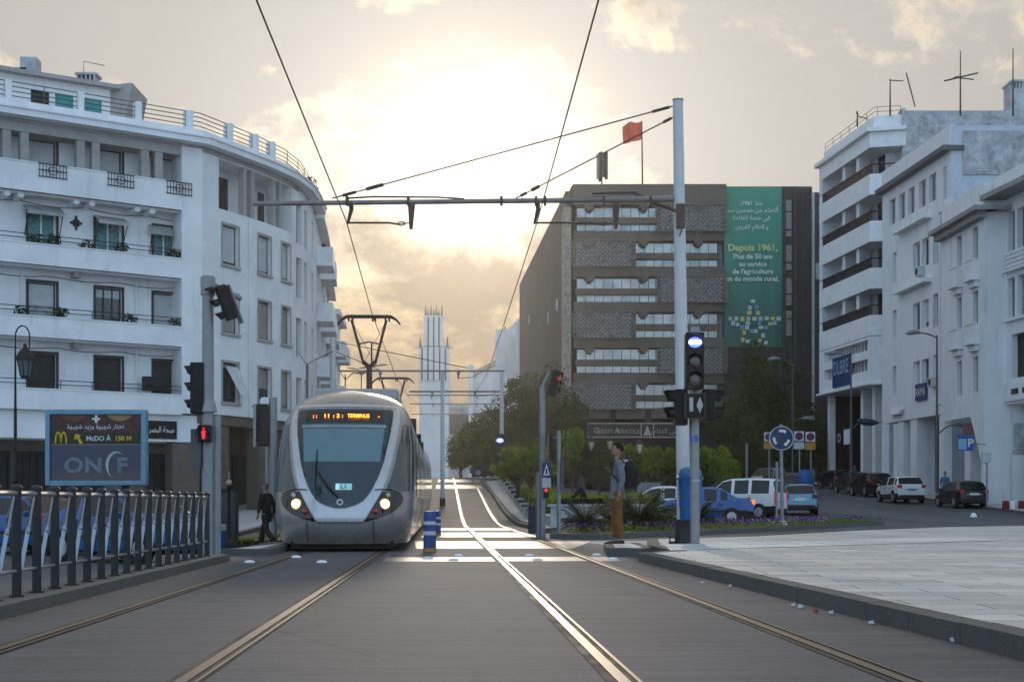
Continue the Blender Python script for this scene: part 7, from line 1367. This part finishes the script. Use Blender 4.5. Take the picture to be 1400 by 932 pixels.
h = th(540, 772, 104); tree('dark_tree', 'broad dark tree in front of the office block corner', tb(776, 104), [(0, 0, h*.72, 1.8, 1.6, h*.25), (-1.2, 0, h*.5, 1.8, 1.6, h*.22), (.6, 0, h*.35, 1.6, 1.5, h*.2)], 6500, .15, ldark, h*.2, .2, 13, gD)
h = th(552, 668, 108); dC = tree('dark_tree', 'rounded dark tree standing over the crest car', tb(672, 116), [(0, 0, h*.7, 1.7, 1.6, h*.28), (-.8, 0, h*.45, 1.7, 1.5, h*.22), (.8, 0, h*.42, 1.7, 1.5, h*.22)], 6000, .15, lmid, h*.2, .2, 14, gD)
for i, (px, Y, s_, lab) in enumerate(((648, 128, .92, 'dark rounded tree, second from the church side of the row'), (630, 140, .80, 'smallest dark tree at the church end of the row'), (690, 110, .80, 'dark rounded tree behind the blue lamp mast'), (720, 98, .62, 'low dark tree behind the round bright trees'), (757, 92, .62, 'low dark tree behind the crossing signals'))): dup(dC, tb(px, Y), 1.3*i+.5, lab, gD, s_)
h = th(470, 1045, 122); gE = 'dark trees below the green banner'
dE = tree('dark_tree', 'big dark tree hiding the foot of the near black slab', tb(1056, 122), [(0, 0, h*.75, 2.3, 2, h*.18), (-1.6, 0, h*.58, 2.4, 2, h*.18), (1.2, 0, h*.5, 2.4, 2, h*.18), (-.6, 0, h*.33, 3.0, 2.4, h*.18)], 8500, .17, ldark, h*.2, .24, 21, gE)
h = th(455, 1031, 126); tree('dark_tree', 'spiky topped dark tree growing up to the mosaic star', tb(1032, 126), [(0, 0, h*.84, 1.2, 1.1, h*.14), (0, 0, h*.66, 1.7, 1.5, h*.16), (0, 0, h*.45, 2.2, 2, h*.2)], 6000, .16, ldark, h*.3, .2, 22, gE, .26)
for i, (px, Y, s_, lab) in enumerate(((1004, 112, .62, 'dark low tree right of the round bright trees'), (1090, 118, .55, 'dark low tree behind the no stopping signs'), (1030, 105, .5, 'dark bushy tree behind the silver grey van'), (1120, 128, .6, 'dark tree at the corner of the balconied block'))): dup(dE, tb(px, Y), 1.7*i+.8, lab, gE, s_)
for i, (px, Y, s_, lab) in enumerate(((832, 100, .55, 'dark low tree under the bank sign'), (905, 98, .50, 'dark low tree behind the round trees'), (950, 104, .6, 'dark low tree behind the mast'))): dup(dC, tb(px, Y), 2.1*i, lab, 'dark low trees before the bank', s_)
# hedges and planter walls
def hedge(label, pts, wdt, z0, z1, n, seed, mat=lhedge, ls=.055):
    rnd = random.Random(seed); mb = MB(); core = MB(); P = [Vector(p) for p in pts]; Ls = [(b-a).length for a, b in zip(P, P[1:])]
    for _ in range(n):
        s_ = rnd.uniform(0, sum(Ls)); i = 0
        while i < len(Ls)-1 and s_ > Ls[i]: s_ -= Ls[i]; i += 1
        d = (P[i+1]-P[i]).normalized(); nn = Vector((-d.y, d.x)); c = P[i]+d*s_; f = rnd.random(); zz = gz(c.x, c.y)
        if f < .5: o = rnd.uniform(-wdt, wdt); z = z1+rnd.gauss(0, .04)+.06*math.sin(s_*2.3+seed)
        else: o = rnd.choice((-1, 1))*wdt*rnd.uniform(.9, 1.04); z = rnd.uniform(z0, z1)
        q = Vector((c.x+nn.x*o, c.y+nn.y*o, zz+z)); a = Vector((rnd.gauss(0, 1), rnd.gauss(0, 1), rnd.gauss(.2, .7))).normalized(); b = a.cross(Vector((rnd.gauss(0, 1), rnd.gauss(0, 1), rnd.gauss(0, 1)))).normalized(); l = ls*rnd.uniform(.6, 1.4); mb.quad(q-a*l, q+b*l*.5, q+a*l, q-b*l*.5)
    t = thing('hedge', label, 'hedge', (P[0].x, P[0].y, gz(P[0].x, P[0].y))); mb.build('leaves', mat, t, fix=False); F_ = Facade([tuple(p) for p in P]); c = F_.cuts(0, F_.len); cc = []
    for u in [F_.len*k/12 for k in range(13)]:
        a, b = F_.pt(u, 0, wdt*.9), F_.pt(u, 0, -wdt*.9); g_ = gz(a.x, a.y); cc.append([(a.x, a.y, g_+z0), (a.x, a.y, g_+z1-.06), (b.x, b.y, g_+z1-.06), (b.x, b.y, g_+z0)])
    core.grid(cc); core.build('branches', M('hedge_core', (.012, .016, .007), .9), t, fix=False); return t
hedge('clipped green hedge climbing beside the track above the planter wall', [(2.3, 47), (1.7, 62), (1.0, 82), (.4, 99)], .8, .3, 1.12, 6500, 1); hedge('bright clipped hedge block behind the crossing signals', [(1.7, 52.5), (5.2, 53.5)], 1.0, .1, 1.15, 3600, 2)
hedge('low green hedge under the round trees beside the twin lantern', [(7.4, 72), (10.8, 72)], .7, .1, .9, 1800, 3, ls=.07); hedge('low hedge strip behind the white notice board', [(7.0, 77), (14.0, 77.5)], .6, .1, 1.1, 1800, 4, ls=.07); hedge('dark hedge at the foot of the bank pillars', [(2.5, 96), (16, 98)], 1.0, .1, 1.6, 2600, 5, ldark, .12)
pw_ = thing('planter_wall', 'stepped white planter wall with dark slots running up beside the track', 'wall', (1.6, 44, 0)); pwm = M('planter_white', (.50, .51, .52), .8, var=.2, scale=2, streak=.3)
o = MB(); o.box(1.2, 4.6, 44.0, 44.25, -.1, .80); o.box(1.1, 4.7, 43.95, 44.3, .80, .88); o.build('front_wall', pwm, pw_)
for k in range(13):
    y0, y1 = 44.3+4.2*k, 44.3+4.2*(k+1)-.02; f = lambda y: lin(y, [(44, 1.25), (62, .60), (82, -.20), (101, -1.10)]); z = gz(0, y1); o = MB(); o.hexa([(f(y0), y0, z-1.2), (f(y0)+.3, y0, z-1.2), (f(y1)+.3, y1, z-1.2), (f(y1), y1, z-1.2), (f(y0), y0, z+.52), (f(y0)+.3, y0, z+.52), (f(y1)+.3, y1, z+.52), (f(y1), y1, z+.52)]); s_ = o.build('wall_step', pwm, pw_)
    if k > 0: MB().box(f(y0)-.02, f(y0)+.28, y0-.03, y0-.004, gz(0, y0)+.28, z+.44).build('dark_slot', M('slot_dark', (.05, .055, .06), .7), s_)
wl2 = thing('planter_wall', 'low white wall with brick coping behind the cyclist', 'wall', (3, 50, 0)); MB().box(1.9, 6.5, 50.5, 50.8, -.1, .62).build('wall', pwm, wl2); MB().box(1.85, 6.55, 50.45, 50.85, .62, .72).build('coping', M('brick_coping', (.20, .12, .09), .8, var=.25, scale=5), wl2)
st = thing('steps', 'broad pale stone steps in the park behind the hedge block', 'steps', (4, 66, 0))
for k in range(5): MB().box(3.2, 7.2, 62+.9*k, 62+.9*(k+1)-.003, 0, gz(5, 62)+.12+.16*k).build('step', pale, st, bevel=.01)
patch([(2.5, 67), (8, 67), (9, 76), (2.0, 76)], bandm, .03, 'park_pavement')
# cycads in the bed
def cycad(label, px, Y, sc, seed, group='cycad bushes in the flower bed'):
    rnd = random.Random(seed); b = W(px, 700, Y); z0 = gz(b.x, Y)+.13; t = thing('cycad_bush', label, 'plant', (b.x, Y, z0), group); m = MB(); MB().lathe([(.16*sc, 0), (.15*sc, .15*sc), (.08*sc, .24*sc)], (b.x, Y, z0), 10).build('trunk', bark, t); n = 78
    for i in range(n):
        a = rnd.uniform(0, 2*PI); el = rnd.uniform(.05, 1.35); L = sc*rnd.uniform(.7, 1.0); d = Vector((math.cos(a), math.sin(a), 0)); prev = None
        for k in range(13):
            s_ = k/12; p = Vector((b.x, Y, z0+.2*sc))+d*(L*s_*math.cos(el*(1-.35*s_)))+Vector((0, 0, L*(s_*math.sin(el)-.42*s_*s_*math.cos(el)))); w = Vector((-d.y, d.x, 0))
            if k and k < 12:
                l = .20*sc*math.sin(PI*min(1, s_*.9+.12))
                for sx in (-1, 1): q = p+w*sx*l+d*l*.55+Vector((0, 0, .05*sc)); m.quad(p-d*.012*sc, p+d*.030*sc, q+d*.02*sc, q)
            if prev is not None: m.quad(prev-w*.008, prev+w*.008, p+w*.006, p-w*.006)
            prev = p
    m.build('fronds', lcyc, t, fix=False)
cycad('small spiky cycad bush at the left end of the flower bed', 800, 39.0, .95, 1); cycad('largest spiky cycad bush behind the waiting man', 873, 42.0, 1.35, 2); cycad('low spiky cycad bush left of the litter bin', 905, 43.5, .85, 3); cycad('spiky cycad bush between the mast and the blue sedan', 951, 47, 1.0, 4); cycad('spiky cycad bush half hidden behind the man legs', 838, 41.5, .9, 5)
# flowers and ground cover: stuff
rnd = random.Random(9); fp, fg, fw = MB(), MB(), MB(); poly = [Vector(p) for p in bed_pts]
def inside(x, y):
    c = False; j = len(poly)-1
    for i in range(len(poly)):
        if (poly[i].y > y) != (poly[j].y > y) and x < (poly[j].x-poly[i].x)*(y-poly[i].y)/(poly[j].y-poly[i].y)+poly[i].x: c = not c
        j = i
    return c
cl = [(rnd.uniform(.9, 15.2), rnd.uniform(35.6, 58.6), rnd.choice('ppppw')) for _ in range(260)]; cl = [c for c in cl if inside(c[0], c[1]) and (c[0] > 4 or rnd.random() < .5)]
for x, y, k in cl:
    for _ in range(26):
        px_, py_ = x+rnd.gauss(0, .22), y+rnd.gauss(0, .25)
        if not inside(px_, py_): continue
        z = gz(px_, py_)+.14+rnd.uniform(.08, .26); a = rnd.uniform(0, PI); u = Vector((math.cos(a), math.sin(a), rnd.uniform(-.4, .4)))*.035; v = Vector((-math.sin(a)*.5, math.cos(a)*.5, rnd.uniform(.4, 1)))*.035; c = Vector((px_, py_, z)); (fp if k == 'p' else fw).quad(c-u, c+v, c+u, c-v)
for _ in range(9000):
    x, y = rnd.uniform(.9, 15.2), rnd.uniform(35.6, 58.6)
    if not inside(x, y): continue
    a = Vector((rnd.gauss(0, 1), rnd.gauss(0, 1), rnd.gauss(.6, .5))).normalized()*.06; b = a.cross(Vector((rnd.gauss(0, 1), rnd.gauss(0, 1), rnd.gauss(0, 1)))).normalized()*.022; c = Vector((x, y, gz(x, y)+.14+rnd.uniform(0, .14))); fg.quad(c-a, c+b, c+a, c-b)
fp.build('purple_flowers', M('petal_purple', (.14, .035, .22), .7, var=.4, scale=4), fix=False, label='mass of small purple flowers along the bed edge', cat='flowers', kind='stuff'); fw.build('pale_flowers', M('petal_pale', (.30, .22, .30), .7, var=.3), fix=False, label='scattered pale pink flowers in the bed', cat='flowers', kind='stuff'); fg.build('ground_cover', lhedge, fix=False, label='low green leaves covering the flower bed soil', cat='ground cover', kind='stuff')
for (x, y, r_, n, lab) in ((29.0, 80.8, 1.1, 700, 'dark shrub in the shadowed opening beside the diagonal bracket'), (28.9, 74.0, .9, 600, 'dark shrub at the foot of the right edge block')):
    t = thing('shrub', lab, 'shrub', (x, y, gz(x, y)+.14)); crown(random.Random(n), [(x, y, gz(x, y)+1.5, r_*.6, r_*.6, r_)], n, .12).build('leaves', ldark, t, fix=False); MB().lathe([(.35, 0), (.45, .6), (.45, .65)], (x, y, gz(x, y)+.14), 10).build('pot', stained, t)
MB().grid([[(lerp(-9.2, -6.6, i/20), 39.6+.6*j/4, gz(-8, 40)+.25+.04*math.sin(i*2.1+j)) for i in range(21)] for j in range(5)])
hedge('low strip of grass hedge behind the left refuge slab', [(-9.3, 39.8), (-6.4, 39.8)], .3, 0, .28, 900, 8, ls=.05)
CLX, CLY, CLF, SKYK, EXPO, HAZE, SUNE, BACK = 7.11, 2.13, .88, .05, 0.45, .00027, .8, (.36, .51, .70)
# ---------------------------------------------------------------- sun, sky, haze, camera
SUN_AZ, SUN_EL = R(-1.6), R(12.5)     # azimuth from +Y towards +X
sd = Vector((math.sin(SUN_AZ)*math.cos(SUN_EL), math.cos(SUN_AZ)*math.cos(SUN_EL), math.sin(SUN_EL)))
l = bpy.data.lights.new('sun', 'SUN'); l.energy = SUNE; l.angle = R(6); l.color = (1, .84, .66); lo = bpy.data.objects.new('sun', l); C.objects.link(lo); lo.rotation_euler = (-sd).to_track_quat('-Z', 'Y').to_euler()
w = bpy.data.worlds.new('World'); S.world = w; w.use_nodes = True; t = NT(w.node_tree); bg = w.node_tree.nodes['Background']
skyt = t.n('ShaderNodeTexSky', sky_type='NISHITA'); skyt.sun_disc = False; skyt.sun_elevation = SUN_EL; skyt.sun_rotation = SUN_AZ; skyt.dust_density = 1.5; skyt.air_density = 1.2; skyt.ozone_density = 1.5
d = t.n('ShaderNodeTexCoord').outputs['Generated']; sx = t.n('ShaderNodeSeparateXYZ'); t.put(sx.inputs[0], d); z = sx.outputs[2]
cs = t.vm('DOT_PRODUCT', d, tuple(sd), out=1)
def pw(n): return t.m('POWER', t.m('MAXIMUM', cs, 0.), n)
# clouds, laid out by direction
def cn(vec, scale, det, loc): return t.noise(t.mapping(vec, (1, 1, 1.7), loc), scale, det, .60, dist=.25)
toward = t.vm('ADD', d, sc_(t.vm('SUBTRACT', tuple(sd), d), .16)) if False else t.vm('ADD', d, t.vm('MULTIPLY', t.vm('SUBTRACT', tuple(sd), d), (.14, .14, .14)))
n1 = cn(d, 8.5, 9, (CLX, CLY, 0)); n3 = cn(toward, 8.5, 9, (CLX, CLY, 0)); n2 = cn(d, 3.2, 4, (7.7, 1.2, 2))
low = t.ramp(z, .21, .10); hzn = t.ramp(z, .05, .20, .2, 1.); g1, g2, g3 = pw(6), t.m('MULTIPLY', pw(120), hzn), t.m('MULTIPLY', pw(500), hzn)
def sc(c, f):
    x = t.n('ShaderNodeVectorMath', operation='SCALE'); t.put(x.inputs[0], c); t.put(x.inputs[3], f); return x.outputs[0]
def add3(*cs_):
    o = cs_[0]
    for c in cs_[1:]: o = t.vm('ADD', o, c)
    return o
cov = t.m('ADD', n1, t.m('ADD', t.m('MULTIPLY', low, .085), t.m('MULTIPLY', t.m('SUBTRACT', n2, .5), .55)))
dens_ = t.ramp(cov, .51, .62); thick = t.ramp(cov, .55, .71)
lit = t.ramp(t.m('SUBTRACT', n1, n3), -.05, .09)
veil = add3(sc((.30, .292, .272), 1.0), sc((.145, .132, .124), g1), sc((.33, .295, .23), g2), sc((.6, .53, .41), g3))
veil = t.mix(t.m('MULTIPLY', low, t.ramp(cs, .95, .985)), veil, add3(t.vm('MULTIPLY', veil, (.86, .70, .48)), sc((.22, .145, .04), 1.0)))
edge = add3(veil, sc((.10, .08, .055), 1.0), sc((.34, .23, .10), t.m('MULTIPLY', g1, lit)), sc((.34, .27, .14), t.m('MULTIPLY', g2, lit)))
core = add3(sc((.165, .135, .118), 1.0), sc((.10, .07, .04), g1), sc((.07, .055, .035), g2), sc((.15, .13, .10), g3))
lum0 = t.mix(dens_, veil, t.mix(t.m('MULTIPLY', thick, .92), edge, core))
front = t.ramp(cs, -.35, .75)
ns = sc(skyt.outputs[0], SKYK)
lum = t.mix(t.m('MULTIPLY', t.ramp(z, .0, .05), 1.0), sc(veil, .9), lum0)
back = add3(ns, BACK)
col = t.mix(front, back, lum)
t.put(bg.inputs['Color'], col); bg.inputs['Strength'].default_value = 1.0
S.view_settings.view_transform = 'Standard'; S.view_settings.look = 'None'; S.view_settings.gamma = 1; S.view_settings.exposure = EXPO; S.view_settings.use_curve_mapping = False
# haze box
hz = MB().box(-80, 80, -6, 330, -2, 62).build('haze', bpy.data.materials.new('haze_air'), kind='stuff', label='thin warm haze between the buildings towards the sun', cat='haze') if HAZE else None
if hz:
    m = hz.data.materials[0]; m.use_nodes = True; n = m.node_tree; n.nodes.remove(n.nodes['Principled BSDF']); v = n.nodes.new('ShaderNodeVolumePrincipled'); v.inputs['Density'].default_value = HAZE; v.inputs['Color'].default_value = (.92, .90, .88, 1); v.inputs['Anisotropy'].default_value = .8
    n.links.new(v.outputs[0], n.nodes['Material Output'].inputs['Volume'])
cam = bpy.data.cameras.new('camera'); cam.lens = 50; cam.sensor_width = 36; cam.sensor_fit = 'HORIZONTAL'; cam.shift_y = (YH-466)/1400; cam.clip_start = .05; cam.clip_end = 3000
co = bpy.data.objects.new('camera', cam); C.objects.link(co); co.location = (0, 0, H); co.rotation_euler = (R(90), 0, 0); S.camera = co
S.cycles.max_bounces = 6; S.cycles.transparent_max_bounces = 12; S.cycles.volume_bounces = 0; S.cycles.use_denoising = True; S.cycles.caustics_reflective = False; S.cycles.caustics_refractive = False; S.cycles.sample_clamp_indirect = 6
